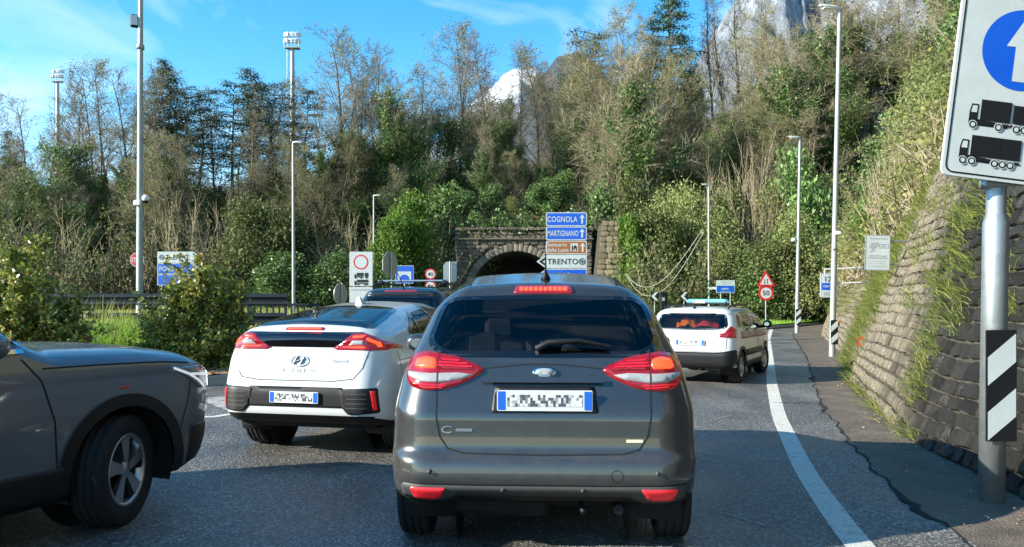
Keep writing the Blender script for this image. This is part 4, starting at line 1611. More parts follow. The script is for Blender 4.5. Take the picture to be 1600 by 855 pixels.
# truck ban sign left of the tunnel
Y = 34.0
root = sign_root('tall white board with red ring and two lorry pictures behind the white car', 564, Y, 0.2, posts=((-0.3, 0.04), (0.3, 0.04)), top=Z_(400, Y))
SMt = None
w2 = 0.49
z0, z1 = Z_(447, Y) - 0.2, Z_(393.5, Y) - 0.2
p = panel(root, 'panel', 'sign_grey_white', rrect(-w2, z0, w2, z1, 0.03))
sub(p, 'red_ring', 'sign_red', lambda b: b.ring(circ(0, z1 - 0.44, 0.315, 44), circ(0, z1 - 0.44, 0.255, 44), -0.004))
sub(p, 'ring_field', 'sign_white', lambda b: b.plate(circ(0, z1 - 0.44, 0.253, 40), -0.003, -0.003))
lo = sub(p, 'lorry_symbol', 'sign_black', lambda b: (b.plate([(-0.18, z0 + 0.42), (0.12, z0 + 0.42), (0.12, z0 + 0.56), (-0.18, z0 + 0.56)], -0.004, -0.004), b.plate([(-0.29, z0 + 0.36), (0.1, z0 + 0.36), (0.1, z0 + 0.41), (-0.2, z0 + 0.41), (-0.2, z0 + 0.5), (-0.27, z0 + 0.5)], -0.004, -0.004), b.plate([(0.16, z0 + 0.37), (0.32, z0 + 0.37), (0.32, z0 + 0.56), (0.16, z0 + 0.56)], -0.004, -0.004),
    [b.plate(circ(x, z0 + 0.35, 0.045, 14), -0.005, -0.005) for x in (-0.22, 0.02, 0.24)]))
lo = sub(p, 'lorry_symbol', 'sign_black', lambda b: (b.plate([(-0.17, z0 + 0.14), (0.32, z0 + 0.14), (0.32, z0 + 0.27), (-0.17, z0 + 0.27)], -0.004, -0.004), b.plate([(-0.29, z0 + 0.08), (0.3, z0 + 0.08), (0.3, z0 + 0.12), (-0.19, z0 + 0.12), (-0.19, z0 + 0.22), (-0.27, z0 + 0.22)], -0.004, -0.004),
    [b.plate(circ(x, z0 + 0.07, 0.045, 14), -0.005, -0.005) for x in (-0.23, -0.11, 0.18, 0.27)]))
z2, z3 = Z_(478, Y) - 0.2, Z_(448.5, Y) - 0.2
p = panel(root, 'lower_panel', 'sign_grey_white', rrect(-w2, z2, w2, z3, 0.03))
sub(p, 'lettering', 'sign_grey', lambda b: put_text(b, 'ECCETTO AUTORIZZATI', -0.42, z3 - 0.17, 0.42, z3 - 0.09, -0.004, 0.01))

# backs of signs turned away
Y = 32.0
root = sign_root('grey back of an eight sided sign standing left of the blue tunnel sign', 613.5, Y, 0.2, rz=R(66), top=Z_(395, Y), posts=((0.0, 0.032),))
cz = Z_(414, Y) - 0.2
p = panel(root, 'sign_back', 'sign_back', [(0.58 * math.cos(R(22.5 + 45 * k)), cz + 0.58 * math.sin(R(22.5 + 45 * k))) for k in range(8)], 0.11, 0.02)
for zz in (cz - 0.2, cz + 0.2):
    sub(p, 'rail', 'galvanised', lambda b: b.box((0, 0.10, zz), (0.6, 0.03, 0.04)))
Y = 30.0
root = sign_root('small grey sign back with dark edge low beside the tall white board', 536, Y, 0.2, rz=R(66), top=Z_(442, Y), posts=((0.0, 0.03),))
cz = Z_(460, Y) - 0.2
panel(root, 'sign_back', 'sign_back', circ(0, cz, 0.42, 28), 0.10, 0.02)
panel(root, 'dark_board', 'sign_black', [(0.28, cz - 0.42), (0.52, cz - 0.42), (0.52, cz + 0.36), (0.28, cz + 0.36)], 0.13, 0.02)
Y = 42.0
root = sign_root('grey backs of two boards on a white post at the tunnel corner', 703, Y, 0.2, top=Z_(408, Y), posts=((0.0, 0.04),))
z0, z1 = Z_(440, Y) - 0.2, Z_(409, Y) - 0.2
panel(root, 'board_back', 'sign_back', [(-0.36, z0), (-0.03, z0), (-0.03, z1), (-0.22, z1), (-0.36, z1 - 0.2)], 0.12, 0.02)
panel(root, 'board_back', 'sign_back', rrect(0.04, z0, 0.34, z1, 0.03), 0.12, 0.02)
sub(root, 'sticker', 'sign_white', lambda b: b.plate([(0.12, z1 - 0.34), (0.28, z1 - 0.34), (0.28, z1 - 0.29), (0.12, z1 - 0.29)], 0.116, 0.116))

# tunnel sign
Y = 36.0
root = sign_root('square blue tunnel sign with white arch symbol behind the dark roof', 632, Y, 0.2, top=Z_(420, Y))
z0, z1 = Z_(443, Y) - 0.2, Z_(415, Y) - 0.2
p = panel(root, 'panel', 'sign_white', rrect(-0.41, z0, 0.41, z1, 0.04))
q = sub(p, 'field', 'sign_blue', lambda b: b.plate(rrect(-0.39, z0 + 0.02, 0.39, z1 - 0.02, 0.03), -0.003, -0.003))
q2 = sub(q, 'arch_symbol', 'sign_white', lambda b: b.plate([(-0.3, z0 + 0.1), (0.3, z0 + 0.1), (0.3, z1 - 0.27), (-0.3, z1 - 0.27)], -0.006, -0.006))
sub(q2, 'arch_opening', 'sign_blue', lambda b: b.plate([(0.22, z0 + 0.1)] + [(0.22 * math.cos(R(a)), z0 + 0.2 + 0.2 * math.sin(R(a))) for a in range(0, 181, 12)] + [(-0.22, z0 + 0.1)], -0.009, -0.009))

# limit 40
Y = 40.0
root = sign_root('round 40 limit sign above a second red ringed disc left of the tunnel', 672.5, Y, 0.2, top=Z_(421, Y))
limit_sign(root, 0, Z_(428.5, Y) - 0.2, 0.28, '40')
q = limit_sign(root, 0, Z_(447, Y) - 0.2, 0.28, None)
sub(q, 'overtaking_symbol', 'sign_black', lambda b: (b.plate(rrect(0.02, Z_(447, Y) - 0.26, 0.13, Z_(447, Y) - 0.17, 0.02), -0.008, -0.008), b.plate(rrect(-0.14, Z_(447, Y) - 0.26, -0.02, Z_(447, Y) - 0.14, 0.02), -0.008, -0.008)))

# left: Trento board and stop sign
Y = 33.0
root = sign_root('white and blue direction boards half hidden by the leafy bush', 275, Y, 0.8, posts=((-0.6, 0.04), (0.55, 0.04)), top=Z_(396, Y), name='direction_sign')
for k, (y0, y1, m, t) in enumerate(((393.3, 411, 'sign_grey_white', 'TRENTO'), (411.6, 428.6, 'sign_blue', 'POVO'), (429.2, 446, 'sign_blue', None))):
    z0, z1 = Z_(y1, Y) - 0.8, Z_(y0, Y) - 0.8
    zc, h = (z0 + z1) / 2, z1 - z0
    p = panel(root, 'board', 'sign_white', [(-0.77, z0), (0.72, z0), (1.0, zc), (0.72, z1), (-0.77, z1)])
    sub(p, 'field', m, lambda b: b.plate([(-0.74, z0 + 0.025), (0.71, z0 + 0.025), (0.95, zc), (0.71, z1 - 0.025), (-0.74, z1 - 0.025)], -0.003, -0.003))
    c = 'sign_black' if k == 0 else 'sign_white'
    if k == 0:
        sub(p, 'town_symbol', c, lambda b: (b.ring(circ(-0.58, zc, 0.11, 26), circ(-0.58, zc, 0.09, 26), -0.008), b.ring(circ(-0.58, zc, 0.07, 26), circ(-0.58, zc, 0.055, 26), -0.008), b.plate(circ(-0.58, zc, 0.028, 14), -0.008, -0.008)))
    if t:
        sub(p, 'lettering', c, lambda b: put_text(b, t, -0.42 if k == 0 else -0.68, z0 + h * 0.28, 0.5 if k == 0 else -0.05, z0 + h * 0.72, -0.008, 0.012, 1.05))
    sub(p, 'chevron', c, lambda b: b.plate([(0.7, z0 + 0.05), (0.92, zc), (0.7, z1 - 0.05), (0.7, z1 - 0.12), (0.82, zc), (0.7, z0 + 0.12)], -0.008, -0.008))
Y = 45.0
root = sign_root('red stop sign peeping out from behind the tall pole', 214, Y, 0.8, top=Z_(396, Y))
cz = Z_(406, Y) - 0.8
p = panel(root, 'panel', 'sign_white', [(0.42 * math.cos(R(22.5 + 45 * k)), cz + 0.42 * math.sin(R(22.5 + 45 * k))) for k in range(8)])
q = sub(p, 'field', 'sign_red', lambda b: b.plate([(0.385 * math.cos(R(22.5 + 45 * k)), cz + 0.385 * math.sin(R(22.5 + 45 * k))) for k in range(8)], -0.004, -0.004))
sub(q, 'lettering', 'sign_white', lambda b: put_text(b, 'STOP', -0.31, cz - 0.12, 0.31, cz + 0.12, -0.008, 0.02))

# keep left or right bollard on the island nose (seen through the grey car)
Y = 27.6
root = thing('island_bollard', 'blue disc with white split arrows on a yellow bollard at the island tip', 'bollard', (X_(897, Y), Y, 0.1))
sub(root, 'bollard_body', 'sign_yellow', lambda b: b.box((0, 0.02, 0.4), (0.26, 0.2, 0.8), bev=0.03))
p = panel(root, 'blue_disc', 'sign_blue', circ(0, Z_(495, Y) - 0.1, 0.30, 40), -0.10)
zc = Z_(495, Y) - 0.1
sub(p, 'arrows', 'sign_white', lambda b: (b.plate([(-0.04, zc - 0.14), (0.0, zc + 0.02), (-0.02, zc + 0.06), (-0.14, zc - 0.03), (-0.10, zc - 0.07), (-0.21, zc - 0.12), (-0.2, zc + 0.03)], -0.104, -0.104) if False else b.plate([(0.0, zc + 0.13), (0.04, zc + 0.08), (-0.1, zc - 0.06), (-0.05, zc - 0.10), (-0.2, zc - 0.12), (-0.18, zc + 0.03), (-0.14, zc - 0.015)], -0.104, -0.104),
    b.plate([(0.0, zc + 0.13), (-0.04, zc + 0.08), (0.1, zc - 0.06), (0.05, zc - 0.10), (0.2, zc - 0.12), (0.18, zc + 0.03), (0.14, zc - 0.015)], -0.106, -0.106)))

# red plate on the wall
p = wall_hit(1353, 533)
if p:
    root = thing('wall_marker', 'small square red marker plate on the stone wall', 'marker', p + Vector((-0.12, -0.05, 0)))
    sub(root, 'plate', 'reflector_red', lambda b: b.plate([(-0.075, -0.1), (0.07, -0.09), (0.075, 0.1), (-0.07, 0.09)], 0, 0.015))
    sub(root, 'plate_mark', 'sign_white', lambda b: b.plate([(-0.03, -0.045), (0.03, -0.04), (0.03, 0.03), (-0.03, 0.03)], -0.002, -0.002))

# ------------------------------------------------------------------ guardrail, railing, cable
mat('rail_dark', '#2b3136', 0.5, metal=0.5, var=0.2, vscale=3)
root = thing('guardrail', 'dark double steel guardrail behind the grassy mound', 'guardrail', (0, 21.5, 0))
prof = [(0.0, -0.155), (-0.045, -0.13), (-0.045, -0.06), (0.03, -0.02), (0.03, 0.02), (-0.045, 0.06), (-0.045, 0.13), (0.0, 0.155)]
for zc in (Z_(468, 21.5), Z_(498, 21.5)):
    x = -30.0
    while x < -7.4:
        vs = [(xx, py_, zc + pz_) for xx in (x, x + 3.97) for py_, pz_ in prof]
        n = len(prof)
        mb = MB()
        mb.add(vs, [(i, i + 1, n + i + 1, n + i) for i in range(n - 1)], False)
        mb.build('rail', 'rail_dark', root)
        x += 4.0
for k in range(12):
    x = -29 + k * 2.0
    sub(root, 'post', 'rail_dark', lambda b: b.box((x, 0.1, 0.95), (0.1, 0.12, 1.6)))
root = thing('railing', 'dark steel railing with upright bars behind the white car', 'railing', (0, 24.5, 0))
zb, zt = Z_(503, 24.5), Z_(476, 24.5)
xa, xb = X_(330, 24.5), X_(500, 24.5)
for zz in (zb, zt):
    sub(root, 'rail', 'rail_dark', lambda b: b.box(((xa + xb) / 2, 0, zz), (xb - xa, 0.05, 0.07)))
k = 0
x = xa
while x <= xb:
    sub(root, 'bar' if k % 6 else 'post', 'rail_dark', lambda b: b.box((x, 0.0, (zb + zt) / 2 if k % 6 else zt / 2 + 0.1), (0.05 if k % 6 else 0.08, 0.03, zt - zb if k % 6 else zt - 0.2)))
    x += 0.19
    k += 1
mb = MB()
mat('cable_grey', '#a8a49a', 0.6)
for k, (a, c, sag) in enumerate(((at(978, 428, 54), at(1098, 358, 50), 2.0), (at(980, 432, 54), at(1100, 362, 50), 2.5))):
    pts = [a.lerp(c, t) + Vector((0, 0, -sag * 4 * t * (1 - t) * (1.2 - 0.6 * t))) for t in np.linspace(0, 1, 24)]
    tag(MB().tube(pts, 0.018, 6).build('hanging_cable', 'cable_grey'), ['upper pale cable sagging across the slope right of the tunnel', 'lower pale cable sagging across the slope right of the tunnel'][k], 'cable')
# ------------------------------------------------------------------ vehicles
mat('paint_grey', '#4a4e50', 0.26, metal=0.75, coat=1.0, var=0.13, vscale=2.2)
mat('paint_white', '#c6cbc9', 0.32, coat=0.9, var=0.03, vscale=2)
mat('paint_white_police', '#c9cdca', 0.35, coat=0.7, var=0.05, vscale=3)
mat('paint_slate', '#636d75', 0.30, metal=0.45, coat=0.9, var=0.05, vscale=2.5)
mat('paint_night', '#1c232b', 0.28, metal=0.4, coat=0.9)
mat('trim_grey', '#34383a', 0.55, var=0.15, vscale=9, bump=0.1, bscale=200)
mat('trim_black', '#101214', 0.5, var=0.2, vscale=9)
mat('gloss_black', '#0b0d10', 0.12, coat=0.8)
mat('underbody', '#0c0d0e', 0.85, var=0.3, vscale=5)
mat('rubber', '#17181a', 0.82, var=0.35, vscale=14, bump=0.25, bscale=60)
mat('rim_silver', '#b4b8bb', 0.3, metal=0.9, var=0.08)
mat('rim_dark', '#1b1d20', 0.4, metal=0.5)
mat('chrome', '#d9dde0', 0.12, metal=1.0)
mat('seam_black', (0.006, 0.006, 0.007), 0.8)
mat('lamp_red', '#7f0a14', 0.15, coat=1.0, emit='#ff1420', es=0.05, var=0.3, vscale=18)
mat('lamp_rib', '#b8141f', 0.2, coat=1.0, emit='#ff1a20', es=0.2)
mat('lamp_red_dark', '#6d0d14', 0.18, coat=1.0, emit='#ff1420', es=0.05)
mat('lamp_lit', '#ff3b1e', 0.2, coat=0.6, emit='#ff3016', es=2.6)
mat('lamp_amber', '#ff7a1e', 0.2, coat=0.6, emit='#ff5a10', es=2.2)
mat('lamp_clear', '#9c9e9c', 0.15, coat=1.0, var=0.15, vscale=40)
mat('reflector_car', '#c9262d', 0.25, coat=0.6, emit='#ff2020', es=0.08)
mat('plate_white', '#d4d8d6', 0.4)
mat('plate_blue', '#1d63c8', 0.4)
def blurred_print():
    m = bpy.data.materials.new('plate_print')
    m.use_nodes = True
    nt = m.node_tree
    b = nt.nodes['Principled BSDF']
    b.inputs['Roughness'].default_value = 0.4
    tc = nt.nodes.new('ShaderNodeTexCoord')
    sn = nt.nodes.new('ShaderNodeVectorMath')
    sn.operation = 'SNAP'
    sn.inputs[1].default_value = (0.0155, 5.0, 0.018)
    wn_ = nt.nodes.new('ShaderNodeTexWhiteNoise')
    rp = nt.nodes.new('ShaderNodeValToRGB')
    rp.color_ramp.elements[0].position = 0.25
    rp.color_ramp.elements[0].color = lin('#4d535a')
    rp.color_ramp.elements[1].position = 0.62
    rp.color_ramp.elements[1].color = lin('#d4d8d6')
    nt.links.new(tc.outputs['Object'], sn.inputs[0])
    nt.links.new(sn.outputs['Vector'], wn_.inputs['Vector'])
    nt.links.new(wn_.outputs['Value'], rp.inputs['Fac'])
    nt.links.new(rp.outputs['Color'], b.inputs['Base Color'])
    MATS['plate_print'] = m


blurred_print()
mat('cabin_dark', '#15171a', 0.8, var=0.2)
mat('cabin_grey', '#3a3d40', 0.8, var=0.2)
mat('headlight_lens', '#6f787e', 0.08, coat=1.0, var=0.3, vscale=20)
mat('led_white', '#dfe4e8', 0.2, emit='#ffffff', es=0.2)
mat('badge_silver', '#8f9294', 0.35, metal=0.5)
mat('lightbar_blue', '#6fb4c4', 0.15, coat=1.0, emit='#40b4d0', es=0.08, var=0.25, vscale=12)
mat('stripe_red', '#8e3a2c', 0.4, coat=0.5, var=0.1)
mat('cloth_orange', '#ff7a12', 0.8, var=0.2, vscale=20)
mat('cloth_red', '#d8323c', 0.8, var=0.2, vscale=20)
glass_mat('glass_tinted', (0.20, 0.23, 0.25), 0.055)
glass_mat('glass_rear', (0.36, 0.39, 0.40), 0.045)
glass_mat('glass_clear', (0.78, 0.82, 0.82), 0.06)
glass_mat('glass_light', (0.6, 0.63, 0.64), 0.05)
glass_mat('glass_dark', (0.05, 0.06, 0.07), 0.09)


def dusty(m):
    """road film: matt grey-brown dust, thicker towards the bumper"""
    nt = m.node_tree
    b = nt.nodes['Principled BSDF']
    out = [n for n in nt.nodes if n.type == 'OUTPUT_MATERIAL'][0]
    tc = nt.nodes.new('ShaderNodeTexCoord')
    sp = nt.nodes.new('ShaderNodeSeparateXYZ')
    nt.links.new(tc.outputs['Object'], sp.inputs['Vector'])
    n = nt.nodes.new('ShaderNodeTexNoise')
    n.inputs['Scale'].default_value = 6.0
    n.inputs['Detail'].default_value = 9
    n.inputs['Roughness'].default_value = 0.72
    nt.links.new(tc.outputs['Object'], n.inputs['Vector'])
    mr = nt.nodes.new('ShaderNodeMapRange')
    mr.inputs['From Min'].default_value = 1.05
    mr.inputs['From Max'].default_value = 0.35
    mr.inputs['To Min'].default_value = 0.06
    mr.inputs['To Max'].default_value = 0.34
    nt.links.new(sp.outputs['Z'], mr.inputs['Value'])
    r2 = nt.nodes.new('ShaderNodeMapRange')
    r2.inputs['From Min'].default_value = 0.35
    r2.inputs['From Max'].default_value = 0.7
    r2.inputs['To Min'].default_value = 0.35
    r2.inputs['To Max'].default_value = 1.0
    nt.links.new(n.outputs['Fac'], r2.inputs['Value'])
    mu = nt.nodes.new('ShaderNodeMath')
    mu.operation = 'MULTIPLY'
    nt.links.new(mr.outputs['Result'], mu.inputs[0])
    nt.links.new(r2.outputs['Result'], mu.inputs[1])
    df = nt.nodes.new('ShaderNodeBsdfDiffuse')
    df.inputs['Color'].default_value = lin('#6a6760')
    ms = nt.nodes.new('ShaderNodeMixShader')
    nt.links.new(mu.outputs['Value'], ms.inputs['Fac'])
    nt.links.new(b.outputs['BSDF'], ms.inputs[1])
    nt.links.new(df.outputs['BSDF'], ms.inputs[2])
    nt.links.new(ms.outputs['Shader'], out.inputs['Surface'])


for k_ in ('paint_grey', 'paint_slate', 'trim_grey'):
    dusty(MATS[k_])


def round_poly(poly, rad, n=4):
    out = []
    m = len(poly)
    for i in range(m):
        p, a, c = Vector(poly[i]).to_2d(), Vector(poly[i - 1]).to_2d(), Vector(poly[(i + 1) % m]).to_2d()
        u, v = (a - p), (c - p)
        r_ = min(rad, 0.45 * u.length, 0.45 * v.length)
        p0, p1 = p + u.normalized() * r_, p + v.normalized() * r_
        for k in range(n + 1):
            t = k / n
            q = p0 * (1 - t) ** 2 + p * 2 * t * (1 - t) + p1 * t ** 2
            out.append((q.x, q.y))
    return out


def densify(poly, step, closed=True):
    out = []
    m = len(poly)
    for i in range(m if closed else m - 1):
        a, b = Vector(poly[i]), Vector(poly[(i + 1) % m])
        n = max(1, int((b - a).length / step))
        for k in range(n):
            out.append(tuple(a.lerp(b, k / n)))
    if not closed:
        out.append(tuple(poly[-1]))
    return out


def in_poly(P, poly):
    """P: (n,2) array"""
    x, y = P[:, 0], P[:, 1]
    c = np.zeros(len(P), bool)
    m = len(poly)
    for i in range(m):
        x0, y0 = poly[i]
        x1, y1 = poly[(i + 1) % m]
        if y0 == y1:
            continue
        t = ((y0 > y) != (y1 > y)) & (x < (x1 - x0) * (y - y0) / (y1 - y0) + x0)
        c ^= t
    return c


class Car:
    AX = {'rear': (0, 2, 1), 'front': (0, 2, 1), 'right': (1, 2, 0), 'left': (1, 2, 0), 'top': (0, 1, 2)}

    def __init__(s, name, label, loc, yaw, hw, L, zb, H, rad, step, top, bot, rear, front, wz, plan, crown=0.03, fade=1.2, cat='car'):
        s.root = thing(name, label, cat, loc, -R(yaw))
        s.hw, s.L = hw, L
        nx, ny, nz = int(2 * hw / step), int(L / step), int(H / step)
        gx, gy, gz = np.linspace(-hw, hw, nx + 1), np.linspace(0, L, ny + 1), np.linspace(zb, zb + H, nz + 1)
        Vs, Fs, off = [], [], 0

        def face(a, b, fn, flip):
            nonlocal off
            A, B = np.meshgrid(a, b, indexing='ij')
            P = fn(A, B).reshape(-1, 3)
            i = np.arange(len(a) * len(b)).reshape(len(a), len(b)) + off
            f = np.stack([i[:-1, :-1], i[1:, :-1], i[1:, 1:], i[:-1, 1:]], -1).reshape(-1, 4)
            Vs.append(P)
            Fs.append(f[:, ::-1] if flip else f)
            off += len(P)
        full = lambda A, v: np.full_like(A, v)
        face(gx, gz, lambda A, B: np.stack([A, full(A, 0.0), B], -1), False)
        face(gx, gz, lambda A, B: np.stack([A, full(A, L), B], -1), True)
        face(gy, gz, lambda A, B: np.stack([full(A, hw), A, B], -1), False)
        face(gy, gz, lambda A, B: np.stack([full(A, -hw), A, B], -1), True)
        face(gx, gy, lambda A, B: np.stack([A, B, full(A, zb + H)], -1), False)
        face(gx, gy, lambda A, B: np.stack([A, B, full(A, zb)], -1), True)
        V, F = np.concatenate(Vs), np.concatenate(Fs)
        _, first, inv = np.unique(np.round(V, 5), axis=0, return_index=True, return_inverse=True)
        V, F = V[first], inv.ravel()[F]
        # round the box
        rx, ry, rz = rad
        lo = np.array([-hw + rx, ry, zb + rz * 0.6])
        hi = np.array([hw - rx, L - ry, zb + H - rz])
        q = np.clip(V, lo, hi)
        d = (V - q) / np.array([rx, ry, rz])
        ln = np.linalg.norm(d, axis=1)
        k = np.where(ln > 1e-6, 1.0 / np.maximum(ln, 1e-6), 0)
        # only shorten where the point lies outside the rounded corner
        k = np.minimum(k, 1.0)
        V = q + d * k[:, None] * np.array([rx, ry, rz])
        x, y, z = V.T
        w = (z - zb) / H
        ft, fb, fr, ff, fw, fp = [smooth_curve(c, sm) for c, sm in ((top, 0.10), (bot, 0.12), (rear, 0.035), (front, 0.08), (wz, 0.06), (plan, 0.2))]
        ta = np.clip(1 - y / fade, 0, 1)
        tb = np.clip(1 - (L - y) / fade, 0, 1)
        ta, tb = ta * ta * (3 - 2 * ta), tb * tb * (3 - 2 * tb)
        y1 = y.copy()
        for _ in range(4):
            tz, bz = ft(y1), fb(y1)
            z1 = bz + w * (tz - bz) - crown * (x / hw) ** 2 * np.clip(w, 0, 1) ** 4
            y1 = y + fr(z1) * ta - ff(z1) * tb
        x1 = x / hw * fw(z1) * fp(y1)
        s.V = np.stack([x1, y1, z1], -1)
        s.F = F
        s.bvh = BVHTree.FromPolygons(s.V.tolist(), s.F.tolist())
        s.keep = np.ones(len(F), bool)
        fc = s.V[F]
        s.nrm = np.cross(fc[:, 2] - fc[:, 0], fc[:, 3] - fc[:, 1])
        s.nrm /= np.maximum(np.linalg.norm(s.nrm, axis=1), 1e-9)[:, None]
        s.cen = fc.mean(1)
        s.arches = []

    # -- openings
    def _snap(s, removed, outline, ia, ib, sel):
        rv = np.unique(s.F[removed])
        kv = np.unique(s.F[s.keep & ~removed])
        bv = np.intersect1d(rv, kv)
        O = np.array(densify(outline, 0.01))
        P = s.V[bv][:, [ia, ib]]
        for c in range(0, len(bv), 500):
            dd = ((P[c:c + 500, None, :] - O[None]) ** 2).sum(-1)
            j = dd.argmin(1)
            s.V[bv[c:c + 500], ia] = O[j, 0]
            s.V[bv[c:c + 500], ib] = O[j, 1]

    def cut(s, axis, poly, snap=True):
        ia, ib, ic = s.AX[axis]
        sgn = {'rear': -1, 'left': -1, 'front': 1, 'right': 1, 'top': 1}[axis]
        m = in_poly(s.cen[:, [ia, ib]], poly) & (s.nrm[:, ic] * sgn > 0.12)
        if axis == 'rear':
            m &= s.cen[:, 1] < s.L * 0.45
        if axis == 'front':
            m &= s.cen[:, 1] > s.L * 0.45
        if axis in ('left', 'right'):
            m &= s.cen[:, 0] * sgn > 0.25
        if axis == 'top':
            m &= s.cen[:, 2] > 0.7
        m &= s.keep
        if snap and m.any():
            s._snap(m, poly, ia, ib, None)
        s.keep &= ~m

    def arch(s, y, z, r_):
        poly = [(y + r_ * math.cos(2 * math.pi * k / 48), z + r_ * math.sin(2 * math.pi * k / 48)) for k in range(48)]
        for sgn in (-1, 1):
            m = in_poly(s.cen[:, [1, 2]], poly) & (s.cen[:, 0] * sgn > s.hw * 0.62) & s.keep
            s._snap(m, poly, 1, 2, None)
            s.keep &= ~m
        s.arches.append((y, z, r_))

    def body(s, m, name='body'):
        used = np.unique(s.F[s.keep])
        mp = np.full(len(s.V), -1)
        mp[used] = np.arange(len(used))
        low = (s.nrm[:, 2] < -0.55) & (s.cen[:, 2] < 0.6)
        o = np_obj(name, s.V[used], mp[s.F[s.keep & ~low]], m, s.root, smooth=True)
        np_obj('floor_pan', s.V[used], mp[s.F[s.keep & low]], 'underbody', s.root, smooth=True)
        return o

    # -- points on the skin
    def hit(s, axis, a, b, off=0.0):
        o, d = {'rear': (Vector((a, -3, b)), Vector((0, 1, 0))), 'front': (Vector((a, s.L + 3, b)), Vector((0, -1, 0))),
                'right': (Vector((3, a, b)), Vector((-1, 0, 0))), 'left': (Vector((-3, a, b)), Vector((1, 0, 0))),
                'top': (Vector((a, b, 4)), Vector((0, 0, -1)))}[axis]
        p, n, i, dist = s.bvh.ray_cast(o, d)
        if p is None or (axis in ('rear', 'front') and n.dot(d) > -0.05):
            g = {'rear': Vector((a, 0.45, b)), 'front': Vector((a, s.L - 0.45, b)), 'right': Vector((s.hw, a, b)), 'left': Vector((-s.hw, a, b)), 'top': Vector((a, b, 1.5))}[axis]
            p, n, i, dist = s.bvh.find_nearest(g if p is None else p)
        if n.dot(d) > 0.3:
            n = -n
        return p + n * off, n

    def patch(s, name, m, axis, poly, off=0.004, step=0.04, skirt=0.02, parent=None, mirror=False):
        b = densify(poly, step)
        P = np.array(b)
        x0, y0 = P.min(0)
        x1, y1 = P.max(0)
        gx, gy = np.meshgrid(np.arange(x0 + step / 2, x1, step), np.arange(y0 + step / 2, y1, step))
        G = np.stack([gx.ravel(), gy.ravel()], -1)
        if len(G):
            G = G[in_poly(G, b)]
        if len(G):
            dd = np.sqrt(((G[:, None] - P[None]) ** 2).sum(-1)).min(1)
            G = G[dd > step * 0.45]
        pts = [Vector(p) for p in b] + [Vector(p) for p in G.tolist()]
        res = delaunay_2d_cdt(pts, [], [list(range(len(b)))], 1, 1e-5)
        vv, ff = res[0], res[2]
        V, Nn = [], []
        for p in vv:
            q, n = s.hit(axis, p.x, p.y, off)
            V.append(q)
            Nn.append(n)
        F = [tuple(f) for f in ff]
        cnt = {}
        for f in F:
            for i in range(len(f)):
                e = (f[i], f[(i + 1) % len(f)])
                cnt[e] = cnt.get(e, 0) + 1
        mb = MB()
        vs = list(V)
        if skirt > 0:
            base = {}
            for (a, c) in list(cnt):
                if (c, a) not in cnt:
                    for i in (a, c):
                        if i not in base:
                            base[i] = len(vs)
                            vs.append(V[i] - Nn[i] * (off + skirt))
                    F.append((c, a, base[a], base[c]))
        # face the skin outwards
        out = []
        for f in F[:1]:
            n = (vs[f[1]] - vs[f[0]]).cross(vs[f[2]] - vs[f[0]])
            flip = n.dot(Nn[f[0]]) < 0
        F = [tuple(reversed(f)) for f in F] if flip else F
        mb.add(vs, F, True)
        return mb.build(name, m, parent or s.root)

    def seam(s, name, m, axis, line, w=0.008, off=0.003, closed=False, parent=None, step=0.03):
        pts = densify(line, step, closed)
        H = [s.hit(axis, a, b, off) for a, b in pts]
        vs, fs = [], []
        n = len(H)
        for i, (p, nn) in enumerate(H):
            a = H[(i - 1) % n][0] if (closed or i) else p
            c = H[(i + 1) % n][0] if (closed or i < n - 1) else p
            t = (c - a).normalized()
            sd = nn.cross(t).normalized() * w / 2
            vs += [p - sd, p + sd]
        for i in range(n if closed else n - 1):
            j = (i + 1) % n
            fs.append((2 * i, 2 * j, 2 * j + 1, 2 * i + 1))
        mb = MB()
        mb.add(vs, fs, True)
        return mb.build(name, m, parent or s.root)

    def text(s, name, m, axis, t, a0, b0, a1, b1, off=0.004, bold=0.0, parent=None, flip=False):
        vs, fs = text_geo(t, bold, 1.0)
        ax, az = [v[0] for v in vs], [v[1] for v in vs]
        P = []
        for v in vs:
            u = (v[0] - min(ax)) / (max(ax) - min(ax))
            w = (v[1] - min(az)) / (max(az) - min(az))
            P.append(s.hit(axis, a0 + (a1 - a0) * u, b0 + (b1 - b0) * w, off)[0])
        mb = MB()
        mb.add(P, fs, False)
        return mb.build(name, m, parent or s.root)

    def window(s, name, axis, poly, glass, frit=0.05, off=0.003, parent=None):
        s.cut(axis, poly)
        g = s.patch(name, glass, axis, poly, 0.001, 0.06, 0.0)
        if frit:
            s.seam('window_edge', 'gloss_black', axis, poly, frit, off, True, g)
        return g

    def liners(s, x_in=0.55):
        for (y, z, r_) in s.arches:
            for sgn in (-1, 1):
                mb = MB()
                prof = []
                n = 20
                vs, fs = [], []
                for k in range(n + 1):
                    a = math.pi * (-0.12 + 1.24 * k / n)
                    for xx in (x_in, s.hw - 0.05):
                        vs.append((sgn * xx, y + (r_ + 0.004) * math.cos(a), z + (r_ + 0.004) * math.sin(a)))
                fs = [(2 * k, 2 * k + 1, 2 * k + 3, 2 * k + 2) for k in range(n)]
                fs.append(tuple(2 * k for k in range(n + 1)))
                mb.add(vs, fs, True)
                mb.build('wheel_housing', 'underbody', s.root)

